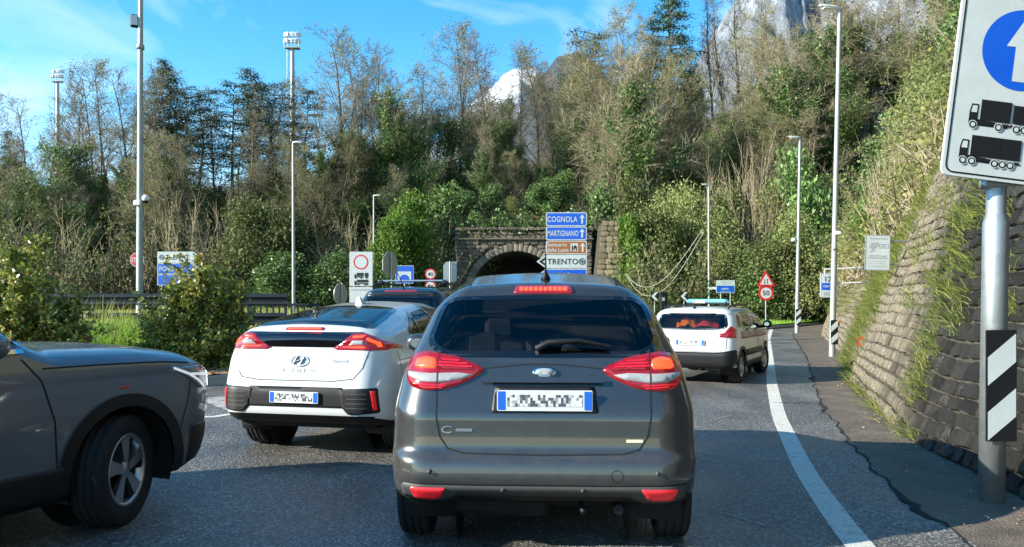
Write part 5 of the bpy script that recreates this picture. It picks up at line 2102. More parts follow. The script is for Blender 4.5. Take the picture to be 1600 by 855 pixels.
    def wheel(s, x, y, r_, w, rim_r, style, steer=0.0, spokes=5):
        side = 1 if x > 0 else -1
        o = bpy.data.objects.new('wheel', None)
        mb = MB()
        mb.lathe([(0.0, -w * 0.40), (rim_r - 0.005, -w * 0.40), (rim_r - 0.03, -w * 0.1), (rim_r * 0.72, w * 0.05), (0.06, w * 0.12), (0.0, w * 0.12)], 24, 'X')
        hub = mb.mesh('wheel')
        hub.materials.append(MATS['trim_black'])
        o = bpy.data.objects.new('wheel', hub)
        o.location = (x, y, r_)
        o.rotation_euler = (0, 0, steer + (0 if side > 0 else math.pi))
        link(o, s.root)
        # tyre with moulded tread blocks
        n = 84
        prof = [(rim_r - 0.01, -w * 0.42, 0), (rim_r + 0.012, -w * 0.46, 0), (rim_r + (r_ - rim_r) * 0.5, -w * 0.5, 0), (r_ - 0.025, -w * 0.47, 0), (r_ - 0.006, -w * 0.42, 1), (r_ - 0.002, -w * 0.36, 1)]
        for g in (-0.22, 0.0, 0.22):
            prof += [(r_, (g - 0.035) * w, 1), (r_ - 0.009, (g - 0.03) * w, 0), (r_ - 0.009, (g + 0.03) * w, 0), (r_, (g + 0.035) * w, 1)]
        prof += [(r_ - 0.002, w * 0.36, 1), (r_ - 0.006, w * 0.42, 1), (r_ - 0.025, w * 0.47, 0), (r_ - (r_ - rim_r) * 0.5, w * 0.5, 0), (rim_r + 0.012, w * 0.46, 0), (rim_r - 0.012, w * 0.40, 0), (rim_r - 0.02, w * 0.2, 0)]
        vs, fs = [], []
        for i, (rr, h, tr) in enumerate(prof):
            for k in range(n):
                a = 2 * math.pi * (k + (abs(h) / w * 5.0 if tr else 0) * 0.0) / n
                ph = (k + int(abs(h) / w * 8)) % 4
                q = rr - (0.007 if (tr and ph == 0) else 0)
                vs.append((h, q * math.cos(a), q * math.sin(a)))
        for i in range(len(prof) - 1):
            for k in range(n):
                fs.append((i * n + k, i * n + (k + 1) % n, (i + 1) * n + (k + 1) % n, (i + 1) * n + k))
        mb = MB()
        mb.add(vs, fs, True)
        mb.build('tyre', 'rubber', o)
        # rim barrel and spokes
        mb = MB()
        mb.lathe([(rim_r - 0.02, w * 0.2), (rim_r - 0.012, w * 0.40), (rim_r, w * 0.43), (rim_r - 0.012, w * 0.445), (rim_r - 0.035, w * 0.40), (rim_r - 0.045, w * 0.1)], 40, 'X')
        if style == 'two_tone':
            mb.lathe([(0.0, w * 0.40), (0.05, w * 0.39), (0.065, w * 0.33), (0.066, w * 0.2)], 20, 'X')
        else:
            mb.lathe([(0.0, w * 0.40), (0.07, w * 0.39), (0.085, w * 0.33), (0.086, w * 0.2)], 20, 'X')
        rm = mb.build('rim', 'rim_silver', o)
        for k in range(spokes):
            a0 = 2 * math.pi * k / spokes + 0.3
            q = lambda rr, da, h: (h, rr * math.cos(a0 + da), rr * math.sin(a0 + da))
            R1 = rim_r - 0.02
            wd = 0.36 if style == 'two_tone' else 0.2
            outer = [q(0.055, -0.45, w * 0.39), q(R1, -wd * 0.35, w * 0.41), q(R1, wd, w * 0.41), q(0.055, 0.45, w * 0.39)]
            inner = [(p[0] - 0.05, p[1], p[2]) for p in outer]
            mb = MB()
            mb.add(outer + inner, [(0, 1, 2, 3), (0, 4, 5, 1), (1, 5, 6, 2), (2, 6, 7, 3), (3, 7, 4, 0), (7, 6, 5, 4)])
            if style == 'two_tone':
                out2 = [q(0.06, -0.55, w * 0.36), q(R1, -wd * 1.15, w * 0.38), q(R1, -wd * 0.35, w * 0.40), q(0.06, -0.3, w * 0.38)]
                mbd = MB()
                mbd.add(out2 + [(p[0] - 0.05, p[1], p[2]) for p in out2], [(0, 1, 2, 3), (0, 4, 5, 1), (1, 5, 6, 2), (2, 6, 7, 3), (3, 7, 4, 0)])
                mbd.build('dark_spoke', 'rim_dark', o)
            mb.build('spoke', 'rim_silver', o)
        return o

    def plate_number(s, zc, xc=0.0, w=0.52, h=0.11, off=0.02):
        p, n = s.hit('rear', xc, zc, off)
        y = p.y - 0.012
        mb = MB()
        mb.plate(rrect(xc - w / 2, zc - h / 2, xc + w / 2, zc + h / 2, 0.01), y, y + 0.012)
        pl = mb.build('number_plate', 'plate_white', s.root)
        for a, b in ((xc - w / 2 + 0.006, xc - w / 2 + 0.05), (xc + w / 2 - 0.05, xc + w / 2 - 0.006)):
            mb = MB()
            mb.plate([(a, zc - h / 2 + 0.006), (b, zc - h / 2 + 0.006), (b, zc + h / 2 - 0.006), (a, zc + h / 2 - 0.006)], y - 0.002, y - 0.002)
            mb.build('plate_band', 'plate_blue', pl)
        # the characters cannot be read in the photograph: only their grey pattern is printed
        mb = MB()
        mb.plate([(xc - w / 2 + 0.062, zc - 0.036), (xc + w / 2 - 0.062, zc - 0.036), (xc + w / 2 - 0.062, zc + 0.036), (xc - w / 2 + 0.062, zc + 0.036)], y - 0.002, y - 0.002)
        mb.build('plate_print', 'plate_print', pl)
        return pl

    def seats(s, ys, xs, z=0.62, h=0.62, m='cabin_dark'):
        for y in ys:
            for x in xs:
                mb = MB()
                mb.box((x, y, z + h / 2 - 0.08), (0.48, 0.14, h), bev=0.05)
                mb.box((x, y + 0.25, z - 0.1), (0.48, 0.5, 0.16), bev=0.05)
                st = mb.build('seat', m, s.root)
                mb = MB()
                mb.box((x, y - 0.02, z + h + 0.04), (0.26, 0.1, 0.18), bev=0.04)
                mb.tube([(x - 0.06, y, z + h - 0.12), (x - 0.06, y, z + h)], 0.008, 6)
                mb.tube([(x + 0.06, y, z + h - 0.12), (x + 0.06, y, z + h)], 0.008, 6)
                mb.build('headrest', m, st)

    def cabin(s, y0, y1, z=0.42, zd=1.02):
        w = s.hw - 0.14
        mb = MB()
        mb.box((0, (y0 + y1) / 2, z - 0.04), (2 * w, y1 - y0, 0.06))
        mb.build('cabin_floor', 'cabin_dark', s.root)
        for sg in (-1, 1):
            mb = MB()
            mb.box((sg * (w + 0.01), (y0 + y1) / 2, z + 0.28), (0.03, y1 - y0, 0.56))
            mb.build('door_card', 'cabin_dark', s.root)
        mb = MB()
        mb.box((0, y1 - 0.12, zd - 0.16), (2 * w, 0.5, 0.32), bev=0.08)
        mb.tube([(-0.36 + 0.19 * math.cos(t), y1 - 0.5, zd - 0.05 + 0.19 * math.sin(t)) for t in np.linspace(0, 2 * math.pi, 20)[:-1]], 0.015, 6, closed=True)
        mb.build('dashboard', 'cabin_dark', s.root)

    def under(s, z=0.30):
        mb = MB()
        mb.box((0, s.L / 2, z), (2 * (s.hw - 0.17), s.L - 0.55, 0.12))
        return mb.build('underside', 'underbody', s.root)


def mirror_poly(p):
    return [(-a, b) for a, b in reversed(p)]


def door_mirror(car, x, y, z, m, size=(0.22, 0.12, 0.16), rz=0.0):
    sg = 1 if x > 0 else -1
    mb = MB()
    prof = [(-0.5, 0.55), (-0.42, 0.85), (-0.1, 1.0), (0.25, 0.85), (0.45, 0.5), (0.52, 0.05)]
    rings = []
    for u, k in prof:
        rings.append([(x + size[0] * 0.5 * k * math.cos(a), y + u * size[1] * 1.6, z + size[2] * 0.5 * k * math.copysign(abs(math.sin(a)) ** 0.8, math.sin(a))) for a in np.linspace(0, 2 * math.pi, 17)[:-1]])
    vs = [p for r_ in rings for p in r_]
    fs = [(i * 16 + k, i * 16 + (k + 1) % 16, (i + 1) * 16 + (k + 1) % 16, (i + 1) * 16 + k) for i in range(len(prof) - 1) for k in range(16)]
    fs += [tuple(range(15, -1, -1)), tuple(range(len(vs) - 16, len(vs)))]
    mb.add(vs, fs, True)
    o = mb.build('door_mirror', m, car.root)
    mb = MB()
    mb.plate([(x + size[0] * 0.42 * 0.62 * math.cos(a), z + size[2] * 0.42 * 0.62 * math.sin(a)) for a in np.linspace(0, 2 * math.pi, 21)[:-1]], y - size[1] * 0.8 - 0.004, y - size[1] * 0.8 - 0.004)
    mb.build('mirror_glass', 'chrome', o)
    mb = MB()
    mb.tube([(x - sg * size[0] * 0.3, y, z - size[2] * 0.3), (x - sg * (size[0] * 0.5 + 0.22), y + 0.03, z - size[2] * 0.45)], [0.03, 0.045], 8)
    mb.build('mirror_arm', 'trim_black', o)
    return o


# ---------------------------------------------------------------- grey people carrier, straight ahead
c = Car('grey_car', 'dark grey people carrier seen from behind with its brake lights on', (0.185, 4.78, 0), 2.5, 0.91, 4.38, 0.22, 1.5, (0.24, 0.26, 0.20), 0.028,
        top=[(0, 1.50), (0.34, 1.575), (0.48, 1.645), (0.60, 1.675), (1.1, 1.765), (1.8, 1.785), (2.5, 1.75), (2.75, 1.70), (3.35, 1.2), (3.5, 1.14), (4.1, 1.02), (4.38, 0.9)],
        bot=[(0, 0.36), (0.3, 0.30), (0.8, 0.24), (4, 0.22), (4.38, 0.3)],
        rear=[(0.1, 0.16), (0.34, 0.05), (0.45, 0.0), (0.50, -0.015), (0.60, 0.0), (0.645, 0.05), (0.75, 0.06), (0.86, 0.065), (1.02, 0.13), (1.2, 0.20), (1.3, 0.26), (1.60, 0.46), (1.64, 0.44), (1.70, 0.44), (1.8, 0.5)],
        front=[(0.1, 0.2), (0.5, 0.0), (0.8, 0.05), (1.0, 0.2), (1.8, 0.3)],
        wz=[(0.1, 0.90), (0.35, 0.945), (0.6, 0.965), (0.9, 0.955), (1.08, 0.915), (1.2, 0.87), (1.35, 0.80), (1.55, 0.715), (1.78, 0.60)],
        plan=[(0, 0.985), (0.6, 0.995), (1.2, 1), (3, 1), (3.8, 0.97), (4.38, 0.9)], crown=0.04)
rw = round_poly([(-0.60, 1.225), (0.60, 1.225), (0.725, 1.29), (0.655, 1.53), (0.58, 1.572), (0, 1.585), (-0.58, 1.572), (-0.655, 1.53), (-0.725, 1.29)], 0.06)
c.window('rear_window', 'rear', rw, 'glass_rear', 0.045)
sw = round_poly([(0.72, 1.25), (1.1, 1.20), (3.1, 1.14), (2.6, 1.55), (1.9, 1.62), (1.1, 1.61), (0.82, 1.53)], 0.05)
for ax in ('left', 'right'):
    c.window('side_window', ax, sw, 'glass_clear', 0.05)
    for yy in (1.05, 2.05):
        c.seam('window_pillar', 'gloss_black', ax, [(yy - 0.03, 1.2), (yy, 1.6)], 0.07, 0.005)
    c.seam('door_gap', 'seam_black', ax, [(2.0, 0.34), (2.0, 1.16)], 0.008)
    c.seam('door_gap', 'seam_black', ax, [(1.25, 0.5), (1.08, 0.9), (1.02, 1.2)], 0.008)
    c.patch('door_handle', 'paint_grey', ax, round_poly([(1.15, 1.0), (1.33, 1.0), (1.33, 1.03), (1.15, 1.03)], 0.01), 0.03, 0.02)
c.window('windscreen', 'front', round_poly([(-0.66, 1.22), (0.66, 1.22), (0.56, 1.66), (-0.56, 1.66)], 0.06), 'glass_clear', 0.05)
for y in (0.60, 3.42):
    c.arch(y, 0.33, 0.365)
c.body('paint_grey')
c.liners()
c.under(0.33)
for x in (-0.835, 0.835):
    for y in (0.60, 3.42):
        c.wheel(x, y, 0.325, 0.215, 0.21, 'plain', 0, 7)
c.cabin(0.55, 3.35)
c.seats((1.15,), (-0.45, 0.0, 0.45), 0.62, 0.58)
c.seats((2.1,), (-0.38, 0.38), 0.62, 0.66)
lp = [(-0.855, 1.10), (-0.855, 1.175), (-0.80, 1.225), (-0.72, 1.238), (-0.52, 1.205), (-0.40, 1.155), (-0.36, 1.128), (-0.44, 1.075), (-0.56, 1.025), (-0.70, 1.005), (-0.80, 1.015), (-0.845, 1.05)]
clear = [(-0.84, 1.085), (-0.845, 1.11), (-0.70, 1.105), (-0.52, 1.11), (-0.43, 1.098), (-0.50, 1.07), (-0.64, 1.052), (-0.76, 1.055)]
lit = [(-0.80, 1.135), (-0.79, 1.19), (-0.72, 1.205), (-0.665, 1.19), (-0.665, 1.135)]
inner = [(-0.655, 1.13), (-0.655, 1.195), (-0.54, 1.178), (-0.44, 1.14), (-0.42, 1.125)]
low = [(-0.80, 1.035), (-0.62, 1.02), (-0.50, 1.055), (-0.64, 1.038), (-0.76, 1.043)]
for f in (lambda p: p, mirror_poly):
    t = c.patch('tail_light', 'lamp_red', 'rear', round_poly(f(lp), 0.03), 0.014, 0.035, 0.03)
    c.patch('reversing_lamp', 'lamp_clear', 'rear', round_poly(f(clear), 0.01), 0.018, 0.03, 0.004, t)
    c.patch('brake_lamp', 'lamp_lit', 'rear', round_poly(f(lit), 0.02), 0.019, 0.03, 0.004, t)
    c.patch('inner_lamp', 'lamp_red', 'rear', round_poly(f(inner), 0.02), 0.018, 0.03, 0.004, t)
    c.patch('lower_lamp', 'lamp_red_dark', 'rear', round_poly(f(low), 0.005), 0.018, 0.03, 0.004, t)
    for zr, xa, xb in ((1.182, -0.60, -0.52), (1.164, -0.62, -0.47), (1.146, -0.63, -0.44)):
        c.seam('lamp_rib', 'lamp_rib', 'rear', f([(xa - 0.03, zr + 0.008), (xb, zr)]), 0.010, 0.021, parent=t)
    for zr, xa, xb in ((1.032, -0.80, -0.60), (1.018, -0.76, -0.62)):
        c.seam('lamp_rib', 'lamp_rib', 'rear', f([(xa, zr + 0.008), (xb, zr)]), 0.008, 0.021, parent=t)
    c.seam('lamp_split', 'seam_black', 'rear', f([(-0.655, 1.02), (-0.655, 1.225)]), 0.006, 0.021, parent=t)
    c.patch('reflector', 'reflector_car', 'rear', round_poly(f([(-0.80, 0.442), (-0.585, 0.442), (-0.625, 0.385), (-0.66, 0.372), (-0.775, 0.375)]), 0.012), 0.022, 0.03, 0.015)
gap = [(-0.655, 1.03), (-0.65, 0.85), (-0.63, 0.74), (-0.58, 0.665), (-0.48, 0.637), (0, 0.63), (0.48, 0.637), (0.58, 0.665), (0.63, 0.74), (0.65, 0.85), (0.655, 1.03)]
c.seam('tailgate_gap', 'seam_black', 'rear', gap, 0.010, 0.002)
c.seam('tailgate_gap', 'seam_black', 'rear', [(-0.36, 1.14), (-0.1, 1.165), (0.1, 1.165), (0.36, 1.14)], 0.008, 0.002)
c.seam('bumper_gap', 'seam_black', 'rear', [(-0.86, 0.462), (-0.4, 0.455), (0.4, 0.455), (0.86, 0.462)], 0.007, 0.003)
c.patch('bumper_trim', 'trim_grey', 'rear', round_poly([(-0.86, 0.457), (-0.4, 0.450), (0.4, 0.450), (0.86, 0.457), (0.86, 0.37), (0.76, 0.34), (0.62, 0.335), (0.52, 0.385), (-0.52, 0.385), (-0.62, 0.335), (-0.76, 0.34), (-0.86, 0.37)], 0.02), 0.010, 0.035, 0.06)
c.patch('valance', 'trim_black', 'rear', round_poly([(-0.5, 0.384), (0.5, 0.384), (0.46, 0.335), (-0.46, 0.335)], 0.02), 0.004, 0.04, 0.05)
c.patch('plate_recess', 'trim_black', 'rear', round_poly([(-0.315, 0.878), (0.335, 0.878), (0.315, 1.035), (-0.295, 1.035)], 0.02), 0.004, 0.04)
c.seam('plate_strip', 'paint_grey', 'rear', [(-0.37, 1.065), (0.37, 1.065)], 0.035, 0.03)
c.plate_number(0.953, 0.01, 0.58, 0.125)
e = c.patch('emblem', 'chrome', 'rear', circ(0.01, 1.115, 0.075, 24, 0.032), 0.015, 0.02, 0.012)
c.patch('emblem_field', 'sign_grey', 'rear', circ(0.01, 1.115, 0.058, 20, 0.021), 0.018, 0.02, 0.002, e)
c.text('badge', 'chrome', 'rear', 'C', -0.62, 0.755, -0.555, 0.80, 0.006, 0.01)
c.seam('badge', 'chrome', 'rear', [(-0.53, 0.775), (-0.43, 0.775)], 0.018, 0.006)
c.seam('badge', 'chrome', 'rear', [(0.50, 0.715), (0.60, 0.715)], 0.018, 0.006)
bl = c.patch('high_brake_light', 'lamp_red', 'rear', round_poly([(-0.20, 1.607), (0.20, 1.607), (0.18, 1.655), (-0.18, 1.655)], 0.015), 0.010, 0.03, 0.02)
for k in range(10):
    x = -0.145 + k * 0.0322
    c.patch('brake_diode', 'lamp_lit', 'rear', round_poly([(x - 0.012, 1.621), (x + 0.012, 1.621), (x + 0.012, 1.642), (x - 0.012, 1.642)], 0.004), 0.014, 0.02, 0.002, bl)
# wiper
h0, _ = c.hit('rear', 0.01, 1.275, 0.03)
h1, _ = c.hit('rear', 0.42, 1.262, 0.03)
h2, _ = c.hit('rear', -0.02, 1.285, 0.03)
mb = MB()
mb.tube([h0 + Vector((-0.05, -0.01, -0.03)), h0 + Vector((0.02, -0.03, 0.01)), h0.lerp(h1, 0.5) + Vector((0, -0.035, 0.03)), h1 + Vector((0, -0.02, 0.0))], [0.022, 0.02, 0.014, 0.008], 8)
wp = mb.build('rear_wiper', 'trim_black', c.root)
MB().tube([h2, h0.lerp(h1, 0.5) + Vector((0, -0.005, 0.012)), h1], [0.007, 0.009, 0.007], 6).build('wiper_blade', 'rubber', wp)
# roof gutters and aerial
for sg in (-1, 1):
    c.seam('roof_gutter', 'seam_black', 'top', [(sg * 0.50, 0.66), (sg * 0.525, 1.2), (sg * 0.53, 2.4)], 0.016, 0.003)
    c.seam('pillar_gap', 'seam_black', 'left' if sg < 0 else 'right', [(0.42, 1.15), (0.52, 1.32), (0.64, 1.52)], 0.007, 0.002)
pa, _ = c.hit('top', 0.015, 0.78)
mb = MB()
mb.lathe([(0.0, -0.02), (0.035, 0.0), (0.024, 0.03), (0.014, 0.05), (0.007, 0.07), (0.0045, 0.20), (0.0, 0.205)], 12, M=Matrix.Translation(pa) @ Matrix.Rotation(R(28), 4, 'X'))
mb.build('aerial', 'trim_black', c.root)
for x in (-0.68, -0.24, 0.24, 0.68):
    z = 0.43 if abs(x) < 0.5 else 0.535
    s_ = c.patch('parking_sensor', 'trim_grey', 'rear', circ(x, z, 0.014, 14), 0.016, 0.02, 0.006)
tc_ = c.seam('tow_cover', 'seam_black', 'rear', circ(0.44, 0.515, 0.035, 24), 0.004, 0.003, True)
for x in (-0.6, 0.6):
    door_mirror(c, -1.17 if x < 0 else 1.04, 2.66, 1.17, 'paint_grey', (0.24, 0.14, 0.17))
mb = MB()
mb.tube([(0.46, 0.5, 0.30), (0.46, 0.12, 0.285)], [0.03, 0.032], 12)
mb.build('exhaust', 'dark_steel', c.root)
mb = MB()
mb.box((-0.25, 0.35, 0.28), (0.6, 0.3, 0.14), bev=0.04)
mb.build('silencer', 'underbody', c.root)
mb = MB()
mb.tube([(0.23, 0.22, 0.34), (0.23, 0.14, 0.30), (0.25, 0.10, 0.27)], 0.02, 8)
mb.build('tow_eye', 'dark_steel', c.root)

# ---------------------------------------------------------------- white fastback in the left lane
c = Car('white_car', 'white fastback hatchback with split rear window and red tail lights', (-2.13, 7.85, 0), 13.0, 0.915, 4.47, 0.20, 1.36, (0.26, 0.34, 0.2), 0.035,
        top=[(0, 1.20), (0.10, 1.285), (0.2, 1.315), (0.5, 1.375), (1.2, 1.49), (2.0, 1.555), (2.5, 1.55), (2.9, 1.48), (3.5, 1.12), (4.1, 1.0), (4.47, 0.82)],
        bot=[(0, 0.38), (0.3, 0.32), (0.8, 0.24), (4, 0.2), (4.47, 0.28)],
        rear=[(0.1, 0.2), (0.36, 0.06), (0.46, 0.0), (0.66, 0.0), (0.78, 0.03), (0.92, 0.075), (1.06, 0.12), (1.10, 0.16), (1.25, 0.12), (1.28, 0.10), (1.36, 0.12)],
        front=[(0.1, 0.2), (0.5, 0.0), (0.8, 0.05), (1.0, 0.2), (1.6, 0.3)],
        wz=[(0.1, 0.84), (0.4, 0.895), (0.7, 0.912), (0.95, 0.905), (1.08, 0.88), (1.2, 0.82), (1.4, 0.69), (1.6, 0.55)],
        plan=[(0, 0.98), (0.6, 0.995), (1.2, 1), (3.2, 1), (3.9, 0.97), (4.47, 0.9)], crown=0.05)
rw = round_poly([(-0.66, 0.32), (0.66, 0.32), (0.61, 0.75), (0.52, 1.36), (-0.52, 1.36), (-0.61, 0.75)], 0.10)
c.window('rear_window', 'top', rw, 'glass_tinted', 0.05)
sw = round_poly([(1.0, 1.20), (3.25, 1.08), (2.75, 1.42), (2.1, 1.485), (1.5, 1.43)], 0.05)
for ax in ('left', 'right'):
    c.window('side_window', ax, sw, 'glass_tinted', 0.05)
    c.seam('window_pillar', 'gloss_black', ax, [(2.05, 1.14), (2.0, 1.49)], 0.08, 0.005)
    c.seam('window_pillar', 'gloss_black', ax, [(1.33, 1.18), (1.47, 1.42)], 0.05, 0.005)
    c.seam('door_gap', 'seam_black', ax, [(1.9, 0.3), (1.95, 1.15)], 0.008)
    c.seam('door_gap', 'seam_black', ax, [(1.25, 0.62), (1.05, 0.85), (1.0, 1.18)], 0.008)
    c.patch('door_handle', 'paint_white', ax, round_poly([(1.12, 0.98), (1.32, 0.98), (1.32, 1.01), (1.12, 1.01)], 0.01), 0.03, 0.02)
    c.seam('sill', 'trim_black', ax, [(1.15, 0.30), (3.2, 0.27)], 0.09, 0.006)
c.window('windscreen', 'front', round_poly([(-0.66, 1.14), (0.66, 1.14), (0.52, 1.47), (-0.52, 1.47)], 0.06), 'glass_tinted', 0.05)
for y in (0.83, 3.55):
    c.arch(y, 0.34, 0.37)
c.body('paint_white')
c.liners()
c.under(0.34)
for x in (-0.78, 0.78):
    for y in (0.83, 3.55):
        c.wheel(x, y, 0.33, 0.215, 0.22, 'plain', 0, 5)
c.cabin(0.5, 3.3)
c.seats((1.2,), (-0.42, 0.42), 0.55, 0.52)
c.seats((2.15,), (-0.38, 0.38), 0.55, 0.60)
c.patch('lower_rear_glass', 'gloss_black', 'rear', round_poly([(-0.40, 1.095), (0.40, 1.095), (0.56, 1.185), (0.64, 1.245), (-0.64, 1.245), (-0.56, 1.185)], 0.02), 0.006, 0.04, 0.02)
for sg in (-1, 1):
    f = (lambda p: p) if sg > 0 else mirror_poly
    ax = 'right' if sg > 0 else 'left'
    t = c.patch('tail_light', 'lamp_red', 'rear', round_poly(f([(0.34, 1.09), (0.44, 1.155), (0.54, 1.225), (0.64, 1.235), (0.74, 1.195), (0.84, 1.13), (0.865, 1.085), (0.84, 1.07), (0.38, 1.072)]), 0.012), 0.012, 0.03, 0.03)
    c.patch('light_wrap', 'lamp_red_dark', ax, round_poly([(0.30, 1.085), (0.24, 1.17), (0.40, 1.145), (0.66, 1.085), (0.62, 1.075)], 0.01), 0.010, 0.03, 0.02, t)
    c.patch('light_bar', 'lamp_lit', 'rear', round_poly(f([(0.44, 1.09), (0.68, 1.088), (0.66, 1.105), (0.45, 1.106)]), 0.006), 0.017, 0.03, 0.004, t)
    c.patch('light_bar', 'lamp_lit', 'rear', round_poly(f([(0.55, 1.205), (0.66, 1.21), (0.64, 1.19), (0.54, 1.188)]), 0.006), 0.017, 0.03, 0.004, t)
    c.patch('light_bar', 'lamp_lit', 'rear', round_poly(f([(0.68, 1.19), (0.78, 1.145), (0.80, 1.10), (0.77, 1.10), (0.755, 1.13), (0.67, 1.172)]), 0.006), 0.017, 0.03, 0.004, t)
    c.patch('clear_lamp', 'lamp_clear', 'rear', round_poly(f([(0.50, 1.125), (0.66, 1.125), (0.65, 1.165), (0.55, 1.165)]), 0.008), 0.017, 0.03, 0.004, t)
    r0 = c.patch('bumper_vent', 'trim_black', 'rear', round_poly(f([(0.46, 0.70), (0.82, 0.715), (0.835, 0.47), (0.56, 0.46), (0.50, 0.52)]), 0.02), 0.008, 0.03, 0.02)
    for k in range(4):
        z = 0.52 + k * 0.045
        c.seam('vent_slat', 'trim_grey', 'rear', f([(0.54, z), (0.74, z)]), 0.010, 0.014, parent=r0)
    c.patch('reflector', 'reflector_car', 'rear', round_poly(f([(0.765, 0.685), (0.80, 0.685), (0.815, 0.50), (0.785, 0.50)]), 0.01), 0.016, 0.03, 0.01)
c.patch('diffuser', 'trim_black', 'rear', round_poly([(-0.50, 0.715), (0.50, 0.715), (0.53, 0.52), (-0.53, 0.52)], 0.02), 0.007, 0.04, 0.02)
hb = c.patch('high_brake_light', 'lamp_red', 'rear', round_poly([(-0.21, 1.262), (0.21, 1.262), (0.20, 1.287), (-0.20, 1.287)], 0.008), 0.010, 0.03, 0.01)
c.patch('brake_strip', 'lamp_lit', 'rear', round_poly([(-0.18, 1.268), (0.18, 1.268), (0.18, 1.280), (-0.18, 1.280)], 0.004), 0.014, 0.03, 0.002, hb)
c.seam('tailgate_gap', 'seam_black', 'rear', [(-0.72, 1.07), (-0.68, 0.90), (-0.60, 0.80), (-0.4, 0.775), (0.4, 0.775), (0.60, 0.80), (0.68, 0.90), (0.72, 1.07)], 0.008, 0.002)
c.plate_number(0.615, 0.0, 0.52, 0.11)
em = c.seam('emblem', 'badge_silver', 'rear', circ(0, 0.965, 0.095, 30, 0.052), 0.016, 0.012, True)
mb = MB()
for (a, b) in (((-0.055, 0.93), (-0.02, 1.005)), ((0.02, 0.925), (0.055, 1.0)), ((-0.04, 0.955), (0.04, 0.975))):
    p, _ = c.hit('rear', a[0], a[1], 0.012)
    q, _ = c.hit('rear', b[0], b[1], 0.012)
    mb.tube([p, q], 0.009, 6)
mb.build('emblem_letter', 'badge_silver', em)
for k, ch in enumerate('IONIQ'):
    x = -0.165 + k * 0.075
    c.text('badge_letter', 'badge_silver', 'rear', ch, x, 0.855, x + (0.014 if ch == 'I' else 0.042), 0.89, 0.006, 0.02)
c.text('badge', 'badge_silver', 'rear', 'hybrid', 0.36, 0.945, 0.52, 0.985, 0.006, 0.02)
c.text('badge', 'badge_silver', 'rear', 'HYUNDAI', -0.60, 0.965, -0.44, 0.985, 0.006, 0.02)
# shark fin
pf, _ = c.hit('top', 0.0, 1.62)
mb = MB()
mb.add([pf + Vector(v) for v in ((-0.045, -0.11, -0.01), (0.045, -0.11, -0.01), (0.03, 0.10, -0.01), (-0.03, 0.10, -0.01), (-0.012, -0.11, 0.085), (0.012, -0.11, 0.085), (0.006, -0.02, 0.06), (-0.006, -0.02, 0.06))],
       [(0, 1, 5, 4), (1, 2, 6, 5), (2, 3, 7, 6), (3, 0, 4, 7), (4, 5, 6, 7)])
mb.build('shark_fin_aerial', 'paint_white', c.root)
for x in (-1.03, 1.03):
    door_mirror(c, x, 2.75, 1.12, 'paint_white', (0.22, 0.14, 0.15))
c.seam('bumper_crease', 'seam_black', 'right', [(0.75, 0.46), (0.62, 0.60), (0.56, 0.80), (0.48, 1.06)], 0.006, 0.002)

# ---------------------------------------------------------------- slate SUV coming in from the left
c = Car('slate_car', 'slate grey SUV at the left edge pulling in with its front wheel turned', (-5.03, 2.55, 0), 24.0, 0.965, 4.62, 0.24, 1.5, (0.22, 0.42, 0.16), 0.034,
        top=[(0, 1.35), (0.3, 1.62), (1, 1.73), (2.0, 1.73), (2.45, 1.66), (3.12, 1.30), (3.2, 1.275), (3.3, 1.27), (3.9, 1.25), (4.30, 1.205), (4.5, 1.155), (4.62, 1.07)],
        bot=[(0, 0.36), (0.5, 0.28), (3, 0.26), (4.2, 0.28), (4.62, 0.34)],
        rear=[(0.1, 0.1), (0.5, 0), (1.0, 0.05), (1.8, 0.4)],
        front=[(0.1, 0.25), (0.34, 0.10), (0.5, 0.03), (0.8, 0.0), (1.0, 0.0), (1.1, 0.03), (1.2, 0.10), (1.35, 0.25)],
        wz=[(0.1, 0.90), (0.42, 0.955), (0.8, 0.965), (1.05, 0.955), (1.15, 0.925), (1.25, 0.885), (1.4, 0.81), (1.75, 0.64)],
        plan=[(0, 0.95), (0.6, 1), (3.6, 1), (4.1, 0.985), (4.62, 0.93)], crown=0.05, fade=0.8)
sw = round_poly([(0.9, 1.29), (3.02, 1.27), (2.95, 1.33), (2.4, 1.62), (1.1, 1.64)], 0.04)
for ax in ('left', 'right'):
    c.window('side_window', ax, sw, 'glass_tinted', 0.05)
    c.seam('window_pillar', 'gloss_black', ax, [(1.9, 1.27), (1.9, 1.64)], 0.09, 0.005)
c.window('windscreen', 'front', round_poly([(-0.76, 1.29), (0.76, 1.29), (0.60, 1.63), (-0.60, 1.63)], 0.06), 'glass_tinted', 0.05)
c.window('rear_window', 'rear', round_poly([(-0.6, 1.3), (0.6, 1.3), (0.5, 1.6), (-0.5, 1.6)], 0.06), 'glass_tinted', 0.05)
for y in (0.85, 3.68):
    c.arch(y, 0.40, 0.435)
c.body('paint_slate')
c.liners(0.58)
c.under(0.36)
c.cabin(0.5, 3.1, 0.5, 1.15)
c.seats((2.0,), (-0.4, 0.4), 0.72, 0.6)
for x in (-0.83, 0.83):
    for y in (0.85, 3.68):
        c.wheel(x, y, 0.385, 0.235, 0.255, 'two_tone', R(22) if y > 2 else 0, 5)
